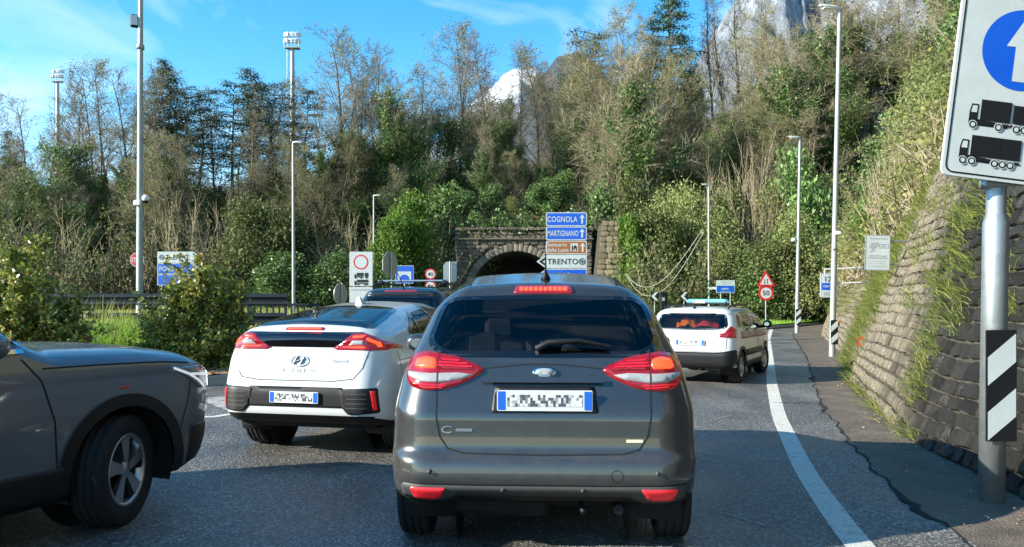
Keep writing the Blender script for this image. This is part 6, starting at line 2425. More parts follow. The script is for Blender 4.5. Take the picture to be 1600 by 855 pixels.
for ax in ('left', 'right'):
    for y in (0.85, 3.68):
        arc = [(y + 0.475 * math.cos(R(a)), 0.40 + 0.475 * math.sin(R(a))) for a in range(-12, 193, 5)]
        c.seam('arch_cladding', 'trim_black', ax, arc, 0.085, 0.012)
    c.patch('sill_cladding', 'trim_black', ax, round_poly([(1.25, 0.50), (3.22, 0.50), (3.28, 0.30), (1.2, 0.30)], 0.03), 0.012, 0.05, 0.02)
    c.seam('belt_trim', 'chrome', ax, [(0.8, 1.262), (2.98, 1.245)], 0.03, 0.012)
    c.seam('door_gap', 'seam_black', ax, [(3.16, 0.5), (3.14, 0.8), (3.06, 1.06), (2.96, 1.2)], 0.010)
    c.seam('door_gap', 'seam_black', ax, [(1.95, 0.4), (1.93, 1.25)], 0.010)
    c.seam('bonnet_gap', 'seam_black', ax, [(3.08, 1.135), (3.5, 1.13), (4.0, 1.115), (4.28, 1.09)], 0.010)
    c.seam('bumper_gap', 'seam_black', ax, [(4.17, 0.62), (4.24, 0.80), (4.28, 0.95)], 0.008)
    hl = c.patch('headlight', 'headlight_lens', ax, round_poly([(4.05, 1.075), (4.40, 1.06), (4.56, 0.99), (4.56, 0.88), (4.40, 0.885), (4.28, 0.965)], 0.02), 0.012, 0.03, 0.03)
    c.seam('daytime_light', 'led_white', ax, [(4.09, 1.06), (4.24, 1.01), (4.36, 0.95), (4.44, 0.89)], 0.02, 0.020, parent=hl)
    c.seam('daytime_light', 'led_white', ax, [(4.26, 1.005), (4.50, 0.985)], 0.02, 0.021, parent=hl)
    c.seam('fog_trim', 'chrome', ax, [(4.50, 0.86), (4.53, 0.76), (4.50, 0.70)], 0.03, 0.012)
    c.patch('lower_grille', 'trim_black', ax, round_poly([(4.28, 0.62), (4.52, 0.62), (4.56, 0.36), (4.25, 0.34)], 0.03), 0.010, 0.04, 0.02)
    c.seam('skid_trim', 'chrome', ax, [(4.44, 0.42), (4.54, 0.42)], 0.03, 0.016)
    c.patch('red_reflection', 'reflector_red', ax, round_poly([(3.62, 0.955), (3.70, 0.96), (3.70, 0.975), (3.62, 0.97)], 0.004), 0.006, 0.02, 0.003) if ax == 'right' else None  # no fitted part: a small red reflection painted on the wing
c.patch('grille', 'gloss_black', 'front', round_poly([(-0.45, 0.70), (0.45, 0.70), (0.50, 0.98), (-0.50, 0.98)], 0.04), 0.01, 0.05, 0.02)
for x in (-1.09, 1.09):
    door_mirror(c, x, 2.62, 1.30, 'paint_slate', (0.24, 0.16, 0.19))

# ---------------------------------------------------------------- dark estate with roof bars, ahead of the white car
c = Car('dark_car', 'dark tall car with a silver roof bar, only its roof showing behind the white car', (-1.98, 13.7, 0), 9.0, 0.95, 4.6, 0.24, 1.58, (0.24, 0.3, 0.18), 0.06,
        top=[(0, 1.70), (0.25, 1.76), (0.5, 1.80), (1.5, 1.83), (2.6, 1.78), (3.4, 1.25), (4.2, 1.1), (4.6, 0.95)],
        bot=[(0, 0.36), (0.6, 0.28), (4.6, 0.3)], rear=[(0.1, 0.1), (0.5, 0), (1.0, 0.04), (1.3, 0.10), (1.66, 0.26), (1.70, 0.16), (1.85, 0.2)],
        front=[(0.1, 0.2), (0.5, 0.0), (1.0, 0.1), (1.8, 0.3)], wz=[(0.1, 0.88), (0.6, 0.94), (1.0, 0.95), (1.2, 0.90), (1.5, 0.80), (1.85, 0.66)],
        plan=[(0, 0.97), (1, 1), (3.6, 1), (4.6, 0.9)])
c.window('rear_window', 'rear', round_poly([(-0.66, 1.2), (0.66, 1.2), (0.60, 1.63), (-0.60, 1.63)], 0.06), 'glass_tinted', 0.06)
for ax in ('left', 'right'):
    c.window('side_window', ax, round_poly([(0.7, 1.26), (3.2, 1.22), (2.6, 1.66), (0.8, 1.68)], 0.05), 'glass_tinted', 0.06)
for y in (0.85, 3.7):
    c.arch(y, 0.36, 0.40)
c.body('paint_night')
c.liners()
c.under()
for x in (-0.8, 0.8):
    for y in (0.85, 3.7):
        c.wheel(x, y, 0.35, 0.22, 0.22, 'plain', 0, 5)
c.cabin(0.6, 3.2)
c.patch('high_brake_light', 'lamp_red_dark', 'rear', round_poly([(-0.30, 1.715), (0.30, 1.715), (0.28, 1.745), (-0.28, 1.745)], 0.008), 0.01, 0.04, 0.01)
for f in (lambda p: p, mirror_poly):
    c.patch('tail_light', 'lamp_red', 'rear', round_poly(f([(0.62, 0.9), (0.84, 0.92), (0.82, 1.2), (0.72, 1.22)]), 0.03), 0.012, 0.04, 0.02)
for sg in (-1, 1):
    mb = MB()
    mb.tube([(sg * 0.60, 0.55, 1.80), (sg * 0.60, 0.65, 1.86), (sg * 0.61, 2.4, 1.88), (sg * 0.61, 2.5, 1.80)], 0.022, 8)
    mb.build('roof_rail', 'trim_black', c.root)
mb = MB()
mb.tube([(-0.66, 1.0, 1.925), (0.66, 1.0, 1.925)], 0.022, 10)
rb = mb.build('roof_bar', 'rim_silver', c.root)
for sg in (-1, 1):
    mb = MB()
    mb.box((sg * 0.60, 1.0, 1.89), (0.10, 0.12, 0.09), bev=0.02)
    mb.build('bar_foot', 'trim_black', rb)
MB().tube([(0, 0.45, 1.79), (-0.02, 0.12, 2.05)], [0.012, 0.004], 8).build('aerial', 'trim_black', c.root)
c.plate_number(0.8, 0.0)

# ---------------------------------------------------------------- police hatchback on the right
c = Car('police_car', 'white police hatchback with red side stripe and pale blue roof light bar', (3.32, 14.95, 0), 27.0, 0.82, 3.75, 0.24, 1.36, (0.2, 0.22, 0.16), 0.034,
        top=[(0, 1.42), (0.14, 1.485), (0.5, 1.53), (1.5, 1.545), (2.2, 1.515), (2.5, 1.44), (2.98, 1.13), (3.45, 1.03), (3.75, 0.88)],
        bot=[(0, 0.33), (0.4, 0.28), (3.3, 0.28), (3.75, 0.34)],
        rear=[(0.1, 0.12), (0.40, 0.02), (0.60, 0.0), (0.68, 0.03), (0.95, 0.06), (1.1, 0.10), (1.38, 0.24), (1.42, 0.19), (1.6, 0.22)],
        front=[(0.1, 0.2), (0.5, 0.0), (0.8, 0.03), (1.0, 0.12), (1.6, 0.3)],
        wz=[(0.1, 0.77), (0.40, 0.81), (0.7, 0.82), (0.98, 0.82), (1.1, 0.80), (1.3, 0.755), (1.62, 0.66)],
        plan=[(0, 0.975), (0.6, 1), (3.0, 1), (3.75, 0.92)], crown=0.04, fade=0.9)
rw = round_poly([(-0.56, 1.10), (0.56, 1.10), (0.63, 1.16), (0.585, 1.36), (0.5, 1.385), (-0.5, 1.385), (-0.585, 1.36), (-0.63, 1.16)], 0.06)
c.window('rear_window', 'rear', rw, 'glass_light', 0.05)
for ax in ('left', 'right'):
    c.window('side_window', ax, round_poly([(0.72, 1.12), (1.62, 1.09), (1.62, 1.42), (0.85, 1.41)], 0.05), 'glass_clear', 0.05)
    c.window('side_window', ax, round_poly([(1.72, 1.09), (2.72, 1.07), (2.28, 1.405), (1.72, 1.42)], 0.05), 'glass_clear', 0.05)
    c.window('quarter_glass', ax, round_poly([(0.34, 1.15), (0.62, 1.13), (0.66, 1.38), (0.44, 1.36)], 0.05), 'glass_clear', 0.04)
c.window('windscreen', 'front', round_poly([(-0.62, 1.13), (0.62, 1.13), (0.54, 1.42), (-0.54, 1.42)], 0.05), 'glass_clear', 0.05)
for y in (0.62, 2.98):
    c.arch(y, 0.33, 0.365)
c.body('paint_white_police')
c.liners(0.5)
c.under(0.36)
for x in (-0.71, 0.71):
    for y in (0.62, 2.98):
        c.wheel(x, y, 0.325, 0.20, 0.20, 'plain', R(-6) if y > 2 else 0, 6)
c.cabin(0.5, 2.9, 0.46, 1.05)
c.seats((1.75,), (-0.36, 0.36), 0.62, 0.58)
c.patch('rear_bumper', 'trim_black', 'rear', round_poly([(-0.80, 0.70), (-0.5, 0.64), (0.5, 0.64), (0.80, 0.70), (0.80, 0.38), (0.55, 0.34), (-0.55, 0.34), (-0.80, 0.38)], 0.04), 0.012, 0.04, 0.05)
for f in (lambda p: p, mirror_poly):
    t = c.patch('tail_light', 'lamp_red_dark', 'rear', round_poly(f([(0.52, 0.94), (0.79, 0.93), (0.78, 1.09), (0.70, 1.16), (0.60, 1.02), (0.52, 1.01)]), 0.02), 0.012, 0.03, 0.02)
    c.patch('lamp_lens', 'lamp_red', 'rear', round_poly(f([(0.64, 0.955), (0.77, 0.95), (0.765, 1.03), (0.65, 1.03)]), 0.02), 0.016, 0.03, 0.004, t)
c.plate_number(0.83, 0.0)
c.seam('tailgate_gap', 'seam_black', 'rear', [(-0.66, 1.1), (-0.64, 0.7), (-0.5, 0.655), (0.5, 0.655), (0.64, 0.7), (0.66, 1.1)], 0.010, 0.003)
for ax in ('left', 'right'):
    st = c.patch('side_stripe', 'stripe_red', ax, round_poly([(0.52, 0.90), (3.3, 0.87), (3.3, 1.01), (0.52, 1.045)], 0.01), 0.005, 0.05, 0.003)
    fl = ax == 'left'
    c.text('lettering', 'sign_grey_white', ax, 'POLIZIA', *( (1.72, 0.925, 0.78, 1.01) if fl else (0.78, 0.925, 1.72, 1.01)), 0.009, 0.0, st)
    c.text('lettering', 'sign_grey_white', ax, 'LOCALE', *( (2.85, 0.915, 2.0, 0.995) if fl else (2.0, 0.915, 2.85, 0.995)), 0.009, 0.0, st)
    c.patch('side_moulding', 'trim_black', ax, round_poly([(0.98, 0.66), (2.48, 0.65), (2.48, 0.53), (0.98, 0.535)], 0.02), 0.02, 0.05, 0.02)
    c.patch('sill_cladding', 'trim_black', ax, round_poly([(0.98, 0.42), (2.62, 0.42), (2.62, 0.30), (0.98, 0.30)], 0.02), 0.01, 0.05, 0.02)
    c.seam('door_gap', 'seam_black', ax, [(1.67, 0.40), (1.67, 1.10)], 0.010)
    c.seam('door_gap', 'seam_black', ax, [(2.62, 0.45), (2.7, 0.8), (2.7, 1.08)], 0.010)
    c.seam('door_gap', 'seam_black', ax, [(1.0, 0.5), (0.82, 0.75), (0.72, 1.12)], 0.010)
    for yy in (0.95, 1.85):
        c.patch('door_handle', 'trim_black', ax, round_poly([(yy, 1.05), (yy + 0.16, 1.05), (yy + 0.16, 1.08), (yy, 1.08)], 0.01), 0.025, 0.03)
    for y in (0.62, 2.98):
        arc = [(y + 0.385 * math.cos(R(a)), 0.33 + 0.385 * math.sin(R(a))) for a in range(5, 176, 6)]
        c.seam('arch_cladding', 'trim_black', ax, arc, 0.06, 0.012)
for sg in (-1, 1):
    pts = [(sg * 0.60, 0.45, 1.51), (sg * 0.60, 0.55, 1.55), (sg * 0.60, 1.3, 1.575), (sg * 0.59, 2.05, 1.55), (sg * 0.59, 2.15, 1.50)]
    MB().tube(pts, 0.018, 8).build('roof_rail', 'trim_black', c.root)
for x in (-0.93, 0.93):
    door_mirror(c, x, 2.55, 1.14, 'trim_black', (0.19, 0.13, 0.17))
mb = MB()
mb.box((0, 1.35, 1.645), (0.82, 0.26, 0.10), bev=0.045)
lbar = mb.build('light_bar', 'lightbar_blue', c.root)
for sg in (-1, 1):
    MB().box((sg * 0.30, 1.35, 1.575), (0.14, 0.18, 0.06), bev=0.01).build('bar_foot', 'trim_black', lbar)
MB().box((-0.14, 1.215, 1.635), (0.24, 0.012, 0.06)).build('bar_panel', 'chrome', lbar)
mb = MB()
mb.box((0.0, 1.35, 1.60), (0.76, 0.22, 0.03))
mb.build('bar_base', 'trim_black', lbar)
pa, _ = c.hit('top', 0.0, 0.35)
MB().lathe([(0.0, -0.01), (0.035, 0.0), (0.015, 0.04), (0.006, 0.10), (0.0, 0.3)], 10, M=Matrix.Translation(pa) @ Matrix.Rotation(R(15), 4, 'X')).build('aerial', 'trim_black', c.root)
c.root.scale = (1.03, 1.07, 0.94)
# hi-vis clothing on the parcel shelf: things of their own, lying in the car
MB().box((0, 0.55, 1.06), (1.2, 0.5, 0.03)).build('parcel_shelf', 'cabin_grey', c.root)


def crumple(name, m, label, lx, ly, sx, sy, sz, seed, car):
    vs, fs = [], []
    n = 12
    for i in range(n + 1):
        for j in range(n + 1):
            u, v = i / n * 2 - 1, j / n * 2 - 1
            q = max(0.0, 1 - (u * u + v * v) * 0.62)
            h = q ** 0.6 * (0.6 + 0.6 * mnoise.noise((u * 2.2 + seed, v * 2.2, seed))) * sz
            vs.append((u * sx, v * sy, max(h, 0.0) + 0.002))
    fs = [(i * (n + 1) + j, (i + 1) * (n + 1) + j, (i + 1) * (n + 1) + j + 1, i * (n + 1) + j + 1) for i in range(n) for j in range(n)]
    o = np_obj(name, vs, np.array(fs), m, smooth=True)
    o.matrix_basis = Matrix.Translation(Vector(car.root.location)) @ Matrix.Rotation(car.root.rotation_euler.z, 4, 'Z') @ Matrix.Diagonal((1.03, 1.07, 0.94, 1.0)) @ Matrix.Translation((lx, ly, 1.075))
    return tag(o, label, 'clothing')


crumple('safety_vest', 'cloth_orange', 'crumpled orange safety vest behind the rear window of the police car', -0.14, 0.36, 0.19, 0.11, 0.30, 2.0, c)
crumple('safety_jacket', 'cloth_red', 'crumpled red jacket behind the rear window of the police car', 0.20, 0.38, 0.24, 0.11, 0.26, 5.0, c)
# ------------------------------------------------------------------ vegetation
ground_mat('bark', [(0.3, '#4b4236'), (0.5, '#6b6050'), (0.7, '#8a7d69')], 3.0, 0.8, 14)
leaf_mat('twig_brown', ['#696251', '#857d68', '#9b937a', '#756d56', '#a89f85'], 0.0, 0.9, 0.14)
leaf_mat('twig_tan', ['#857a62', '#9c9076', '#aca088', '#8a7e66'], 0.0, 0.9, 0.1)
leaf_mat('twig_grey', ['#5a554e', '#736d63', '#8c8378', '#665e55'], 0.0, 0.9, 0.12)
leaf_mat('leaf_ivy', ['#3a502e', '#526e3e', '#6b884c', '#809e56', '#495f40'], 0.25, 0.45, 0.16, 0.4)
leaf_mat('leaf_pine', ['#2c3a30', '#3a4b3c', '#4a5d48', '#435440'], 0.12, 0.6, 0.14)
leaf_mat('leaf_bud', ['#6d783e', '#858d4d', '#98995b', '#5e7138', '#837c4d'], 0.35, 0.6, 0.2)
leaf_mat('leaf_fir', ['#2c3f34', '#3b5543', '#4e6c4d'], 0.12, 0.6, 0.1)
leaf_mat('leaf_spring', ['#54742c', '#688838', '#7c9846', '#48662a'], 0.4, 0.5, 0.1)
leaf_mat('leaf_olive', ['#596237', '#6e7a48', '#828756', '#4d5b31', '#706f44'], 0.3, 0.6, 0.14)
leaf_mat('leaf_pale', ['#78844b', '#8e995b', '#a2a66d', '#667643'], 0.4, 0.6, 0.1)
leaf_mat('leaf_bush', ['#4a5f26', '#62792f', '#818c3c', '#9a9a48', '#526b2a'], 0.3, 0.32, 0.05, 0.6)
leaf_mat('leaf_bush_lit', ['#6f8238', '#8f9846', '#ada854', '#bdae5c'], 0.3, 0.32, 0.05, 0.6)  # lit copy of leaf_bush: sunlight put into a brighter, yellower colour
leaf_mat('grass_blade', ['#5f8f1e', '#7cab2e', '#94bd42', '#b3b867', '#6d9a28'], 0.4, 0.5, 0.0)
leaf_mat('grass_wall', ['#5f7530', '#74883c', '#8b9448', '#9c9558', '#4d6629'], 0.35, 0.6, 0.0)
leaf_mat('grass_dry', ['#9a9a55', '#b3a868', '#7f9640', '#6f8f32', '#c4b882'], 0.35, 0.6, 0.0)
leaf_mat('scrub_leaf', ['#4c5631', '#63683e', '#756d4a', '#42532e', '#7d7353', '#566837'], 0.3, 0.6, 0.0)
leaf_mat('scrub_leaf_right', ['#71783c', '#87894d', '#9c945e', '#5f6f33', '#8e805e'], 0.35, 0.6, 0.0)


def prisms(S, sides=3):
    """S: (n,8) p0 p1 r0 r1 -> tapered prisms"""
    S = np.asarray(S, float)
    p0, p1, r0, r1 = S[:, 0:3], S[:, 3:6], S[:, 6], S[:, 7]
    t = p1 - p0
    t /= np.maximum(np.linalg.norm(t, axis=1), 1e-9)[:, None]
    u = np.where(np.abs(t[:, 2:3]) < 0.9, np.array([[0, 0, 1.0]]), np.array([[1.0, 0, 0]]))
    a = np.cross(t, u)
    a /= np.linalg.norm(a, axis=1)[:, None]
    b = np.cross(a, t)
    n = len(S)
    V = np.empty((n, 2 * sides, 3))
    for k in range(sides):
        an = 2 * math.pi * k / sides
        e = math.cos(an) * a + math.sin(an) * b
        V[:, k] = p0 + e * r0[:, None]
        V[:, sides + k] = p1 + e * r1[:, None]
    base = (np.arange(n) * 2 * sides)[:, None]
    F = np.concatenate([base + np.array([[k, (k + 1) % sides, sides + (k + 1) % sides, sides + k]]) for k in range(sides)], 0)
    return V.reshape(-1, 3), F


def leaves(P, size, seed=0, up=0.3, aspect=0.6, jitter=0.35):
    """diamond leaves at the points P"""
    g = np.random.default_rng(seed)
    P = np.asarray(P, float)
    n = len(P)
    nrm = g.normal(size=(n, 3))
    nrm[:, 2] += up * 2
    nrm /= np.linalg.norm(nrm, axis=1)[:, None]
    t = np.cross(nrm, g.normal(size=(n, 3)))
    t /= np.maximum(np.linalg.norm(t, axis=1), 1e-6)[:, None]
    b = np.cross(nrm, t)
    s = (size * (1 + jitter * g.uniform(-1, 1, n)))[:, None]
    fold = nrm * s * 0.18
    V = np.stack([P - t * s, P - b * s * aspect + fold, P + t * s, P + b * s * aspect + fold], 1)
    F = np.arange(4 * n).reshape(n, 4)
    return V.reshape(-1, 3), F


def ribbons(P0, P1, w, seed=0):
    """thin tapering blades or twigs"""
    g = np.random.default_rng(seed)
    n = len(P0)
    t = P1 - P0
    s = np.cross(t, g.normal(size=(n, 3)))
    s /= np.maximum(np.linalg.norm(s, axis=1), 1e-6)[:, None]
    w = np.broadcast_to(np.asarray(w, float), (n,))[:, None]
    V = np.stack([P0 - s * w, P0 + s * w, P1], 1).reshape(-1, 3)
    return V, np.arange(3 * n).reshape(n, 3)


def grow(r, H, lean=0.04, first=0.3, n1=18, ang=(30, 58), len1=0.30, n2=9, n3=9, r0=0.115, up=0.20, wig=0.15, twig=0.010):
    """bare tree: trunk and limbs (thick) and twigs (fine)"""
    thick, fine, tips, axis = [], [], [], []

    def stem(p, d, L, rad, n, level):
        pts = [(p.copy(), rad)]
        for k in range(n):
            d = (d + Vector((r.gauss(0, wig if level else 0.03), r.gauss(0, wig if level else 0.03), r.gauss(0, wig * 0.6) + (up * 0.35 if level else 0.02)))).normalized()
            q = p + d * (L / n)
            ra, rb = rad * (1 - 0.85 * k / n), rad * (1 - 0.85 * (k + 1) / n)
            (thick if level < 2 else fine).append((*p, *q, max(ra, twig), max(rb, twig * 0.7)))
            p = q
            pts.append((p.copy(), rb))
        return pts, d

    d0 = Vector((r.gauss(0, lean), r.gauss(0, lean), 1)).normalized()
    tp, _ = stem(Vector((0, 0, -0.3)), d0, H, r0, 12, 0)
    axis = [(p, q) for p, q in tp]

    def along(pts, f):
        x = f * (len(pts) - 1)
        i = min(int(x), len(pts) - 2)
        return pts[i][0].lerp(pts[i + 1][0], x - i), pts[i][1]

    def side(d, a):
        u = Vector((r.gauss(0, 1), r.gauss(0, 1), r.gauss(0, 0.5)))
        u = (u - d * u.dot(d)).normalized()
        return (d * math.cos(a) + u * math.sin(a)).normalized()

    for k in range(n1):
        f = first + (1 - first) * (k + r.random()) / n1
        p, rr = along(tp, min(f, 0.98))
        L = H * len1 * (1.15 - 0.75 * max(0, (f - first) / (1 - first))) * r.uniform(0.7, 1.25)
        b1, d1 = stem(p, side(d0, R(r.uniform(*ang))), L, max(rr * 0.42, 0.016), 5, 1)
        for j in range(n2):
            g = 0.25 + 0.75 * (j + r.random()) / n2
            p2, r2 = along(b1, min(g, 0.99))
            dd = (b1[-1][0] - b1[0][0]).normalized()
            b2, d2 = stem(p2, side(dd, R(r.uniform(30, 70))), L * 0.42 * (1.2 - 0.6 * g) * r.uniform(0.7, 1.3), max(r2 * 0.5, twig), 3, 2)
            for i in range(n3):
                h = 0.2 + 0.8 * (i + r.random()) / n3
                p3, r3 = along(b2, min(h, 0.99))
                dd2 = (b2[-1][0] - b2[0][0]).normalized()
                e = p3 + (side(dd2, R(r.uniform(30, 80))) + Vector((0, 0, 0.12))).normalized() * L * 0.2 * r.uniform(0.6, 1.3)
                fine.append((*p3, *e, twig * 0.8, twig * 0.35))
                tips.append(e)
    return thick, fine, tips, axis


def plant(name, parts):
    """prototype: an Empty with parts (name, V, F, material); moved or copied into place later"""
    root = bpy.data.objects.new(name, None)
    root.empty_display_size = 0.3
    COL.objects.link(root)
    for pn, V, F, m in parts:
        o = np_obj(pn, V, F, m, root, smooth=(pn == 'trunk'))
        if pn in ('buds', 'ivy', 'foliage'):
            tag(o, kind='stuff')      # leaves too small to pick apart
    return root


PROTO, USED = {}, {}


def proto_bare(key, seed, twigm='twig_grey', buds=700, **kw):
    r = random.Random(seed)
    th, fi, tips, ax = grow(r, 10.0, **kw)
    g = np.random.default_rng(seed)
    T = np.array([tuple(t) for t in tips])
    P = T[g.integers(0, len(T), buds)] + g.normal(size=(buds, 3)) * 0.10
    PROTO[key] = plant('bare_tree', [('trunk', *prisms(th, 5), 'bark'), ('crown', *prisms(fi, 3), twigm), ('buds', *leaves(P, np.full(buds, 0.04), seed), 'leaf_bud')])


def proto_ivy(key, seed, n=4200, top=0.8, spread=0.55, size=0.07, leafm='leaf_ivy', bare_kw=None):
    r = random.Random(seed)
    th, fi, tips, ax = grow(r, 10.0, **(bare_kw or {}))
    g = np.random.default_rng(seed)
    P = []
    S = np.array(th)
    mid = (S[:, 2] + S[:, 5]) / 2
    ok = mid < 10 * top
    S = S[ok]
    ln = np.linalg.norm(S[:, 3:6] - S[:, 0:3], axis=1) * (0.4 + S[:, 6] * 9)
    pick = g.choice(len(S), n, p=ln / ln.sum())
    f = g.uniform(0, 1, (n, 1))
    P = S[pick, 0:3] * (1 - f) + S[pick, 3:6] * f
    clump = np.sin(P[:, 2] * 2.3 + seed) * 0.3 + 0.8
    off = g.normal(size=(n, 3)) * (spread * clump * (1.05 - 0.05 * P[:, 2]))[:, None] * 0.5
    P = P + off
    PROTO[key] = plant('ivy_tree', [('trunk', *prisms(th, 5), 'bark'), ('crown', *prisms(fi, 3), 'twig_brown'), ('ivy', *leaves(P, np.full(n, size), seed), leafm)])


def proto_pine(key, seed, first=0.40, clumps=62, per=52, spread=0.20, leafm='leaf_pine', cone=0.5, droop=0.0, size=0.085, csz=0.30):
    r = random.Random(seed)
    g = np.random.default_rng(seed)
    th = []
    H = 10.0
    pts = [Vector((0.12 * math.sin(k * 0.9 + seed), 0.1 * math.cos(k * 0.7 + seed), -0.3 + (H + 0.3) * k / 12)) for k in range(13)]
    for k in range(12):
        th.append((*pts[k], *pts[k + 1], 0.16 * (1 - k / 13), 0.16 * (1 - (k + 1) / 13)))
    P = []
    for c in range(clumps):
        f = first + (1 - first) * (c + r.random()) / clumps
        x = f * 12
        i = min(int(x), 11)
        p = pts[i].lerp(pts[i + 1], x - i)
        a = r.uniform(0, 6.283)
        L = H * spread * (1.15 - cone * (f - first) / (1 - first) * 1.6) * r.uniform(0.55, 1.2)
        L = max(L, 0.25)
        e = p + Vector((math.cos(a) * L, math.sin(a) * L, L * (r.uniform(0.0, 0.35) - droop)))
        th.append((*p, *e, 0.035, 0.012))
        for q in range(2 if L > 0.9 else 1):
            cpos = p.lerp(e, 1.0 - 0.38 * q)
            m = per // (1 + q)
            P.append(np.array(cpos) + g.normal(size=(m, 3)) * np.array([csz * 1.25, csz * 1.25, csz * 0.24]) * (0.6 + 0.5 * L / (H * spread)))
    P = np.concatenate(P)
    PROTO[key] = plant('pine_tree' if leafm == 'leaf_pine' else 'fir_tree', [('trunk', *prisms(th, 5), 'bark'), ('crown', *leaves(P, np.full(len(P), size), seed, 0.5, 0.32), leafm)])


def proto_twig_shrub(key, seed, twigm, leafm=None, stems=46, H=4.0, fan=0.55, nleaf=900, lsize=0.06, name='bare_shrub'):
    r = random.Random(seed)
    th, fi, tips = [], [], []
    for k in range(stems):
        a = r.uniform(0, 6.283)
        o = r.random() ** 0.5
        d = Vector((math.cos(a) * fan * o, math.sin(a) * fan * o, 1)).normalized()
        p = Vector((math.cos(a) * 0.35 * o, math.sin(a) * 0.35 * o, -0.1))
        L = H * r.uniform(0.6, 1.05) * (1.05 - 0.35 * o)
        n = 5
        for j in range(n):
            d = (d + Vector((r.gauss(0, 0.09), r.gauss(0, 0.09), 0.03))).normalized()
            q = p + d * L / n
            th.append((*p, *q, 0.028 * (1 - j / n) + 0.006, 0.028 * (1 - (j + 1) / n) + 0.006))
            if j >= 1:
                for _ in range(4):
                    s = p.lerp(q, r.random())
                    e = s + (d + Vector((r.gauss(0, 0.5), r.gauss(0, 0.5), r.gauss(0.1, 0.3)))).normalized() * L * r.uniform(0.08, 0.24)
                    fi.append((*s, *e, 0.008, 0.003))
                    tips.append(e)
            p = q
    parts = [('stems', *prisms(th, 3), twigm), ('twigs', *prisms(fi, 3), twigm)]
    if leafm:
        g = np.random.default_rng(seed)
        T = np.array([tuple(t) for t in tips])
        P = T[g.integers(0, len(T), nleaf)] + g.normal(size=(nleaf, 3)) * 0.12
        parts.append(('foliage', *leaves(P, np.full(nleaf, lsize), seed), leafm))
    PROTO[key] = plant(name, parts)


def proto_leaf_shrub(key, seed, leafm, n=5200, H=4.0, W=2.0, size=0.10, lobes=16, name='leafy_shrub', tall=False):
    r = random.Random(seed)
    g = np.random.default_rng(seed)
    th, P = [], []
    for k in range(lobes):
        a = r.uniform(0, 6.283)
        f = r.random()
        z = H * (0.18 + 0.78 * f)
        rad = W * (1 - (f ** (1.2 if not tall else 0.9)) * 0.75) * r.uniform(0.2, 0.85)
        c = Vector((math.cos(a) * rad, math.sin(a) * rad, z))
        th.append((0, 0, 0, *(c * 0.55 + Vector((0, 0, -0.1 * H * 0.2))), 0.05, 0.03))
        th.append((*(c * 0.55 + Vector((0, 0, -0.1 * H * 0.2))), *c, 0.03, 0.01))
        m = n // lobes
        u = g.normal(size=(m, 3))
        u /= np.linalg.norm(u, axis=1)[:, None]
        rr = (g.random(m) ** 0.5)[:, None] * W * r.uniform(0.30, 0.5)
        P.append(np.array(c) + u * rr * np.array([1, 1, 1.25 if tall else 0.8]))
    P = np.concatenate(P)
    P[:, 2] = np.abs(P[:, 2])
    PROTO[key] = plant(name, [('stems', *prisms(th, 4), 'bark'), ('foliage', *leaves(P, np.full(len(P), size), seed), leafm)])


proto_bare('bare_a', 1, n1=16, n2=7, n3=7)
proto_bare('bare_b', 2, n1=16, len1=0.26, ang=(24, 48), first=0.38, n2=7, n3=7)
proto_bare('bare_c', 3, 'twig_brown', 2600, n1=17, len1=0.34, ang=(30, 55), first=0.25)
proto_bare('bare_d', 4, 'twig_brown', 5200, n1=20, len1=0.40, ang=(35, 65), first=0.15, n2=10, n3=13, up=0.12)
proto_bare('poplar', 5, 'twig_grey', n1=20, len1=0.24, ang=(8, 20), first=0.18, n2=6, n3=7, up=0.5)
proto_ivy('ivy_a', 11, 8000, 0.72, 0.55)
proto_ivy('ivy_b', 12, 6000, 0.55, 0.45)
proto_ivy('ivy_c', 13, 10000, 0.85, 0.7, 0.075)
proto_ivy('ivy_d', 14, 11000, 0.92, 0.9, 0.08, 'leaf_ivy', dict(len1=0.36, n1=18))
proto_pine('pine_a', 21)
proto_pine('pine_b', 22, 0.33, 80, 46, 0.17, cone=0.62)
proto_pine('pine_c', 23, 0.46, 54, 60, 0.22, cone=0.35)
proto_pine('fir_a', 24, 0.12, 180, 50, 0.22, 'leaf_fir', 0.62, 0.2, 0.085, 0.26)
proto_twig_shrub('twig_brown', 31, 'twig_brown', 'leaf_olive', 52, 4.0, 0.8, 700)
proto_twig_shrub('twig_tan', 32, 'twig_tan', None, 60, 4.0, 0.5, 0)
proto_twig_shrub('twig_olive', 33, 'twig_brown', 'leaf_olive', 44, 4.0, 0.95, 3200, 0.07)
proto_leaf_shrub('leaf_spring', 41, 'leaf_spring', 10000, 4.0, 1.7, 0.065, 30)
proto_leaf_shrub('leaf_ivy', 42, 'leaf_ivy', 9000, 4.0, 2.2, 0.08, 24)
proto_leaf_shrub('leaf_olive', 43, 'leaf_olive', 9000, 4.0, 2.2, 0.06, 26)
proto_leaf_shrub('leaf_pale', 44, 'leaf_pale', 5200, 4.0, 1.9, 0.05, 34)
proto_leaf_shrub('leaf_column', 45, 'leaf_spring', 5200, 4.0, 0.75, 0.06, 22, tall=True)
HEIGHT = {k: (10.0 if k.split('_')[0] in ('bare', 'poplar', 'ivy', 'pine', 'fir') else 4.0) for k in PROTO}


def place(key, loc, H, label, cat, group, wide=1.0, rz=None, name=None):
    src = PROTO[key]
    if key not in USED:
        USED[key] = True
        o = src
    else:
        o = copy_tree(src)
    s = H / HEIGHT[key]
    o.location = loc
    o.scale = (s * wide, s * wide, s)
    o.rotation_euler = (0, 0, rng.uniform(0, 6.283) if rz is None else rz)
    return tag(o, label, cat, group)


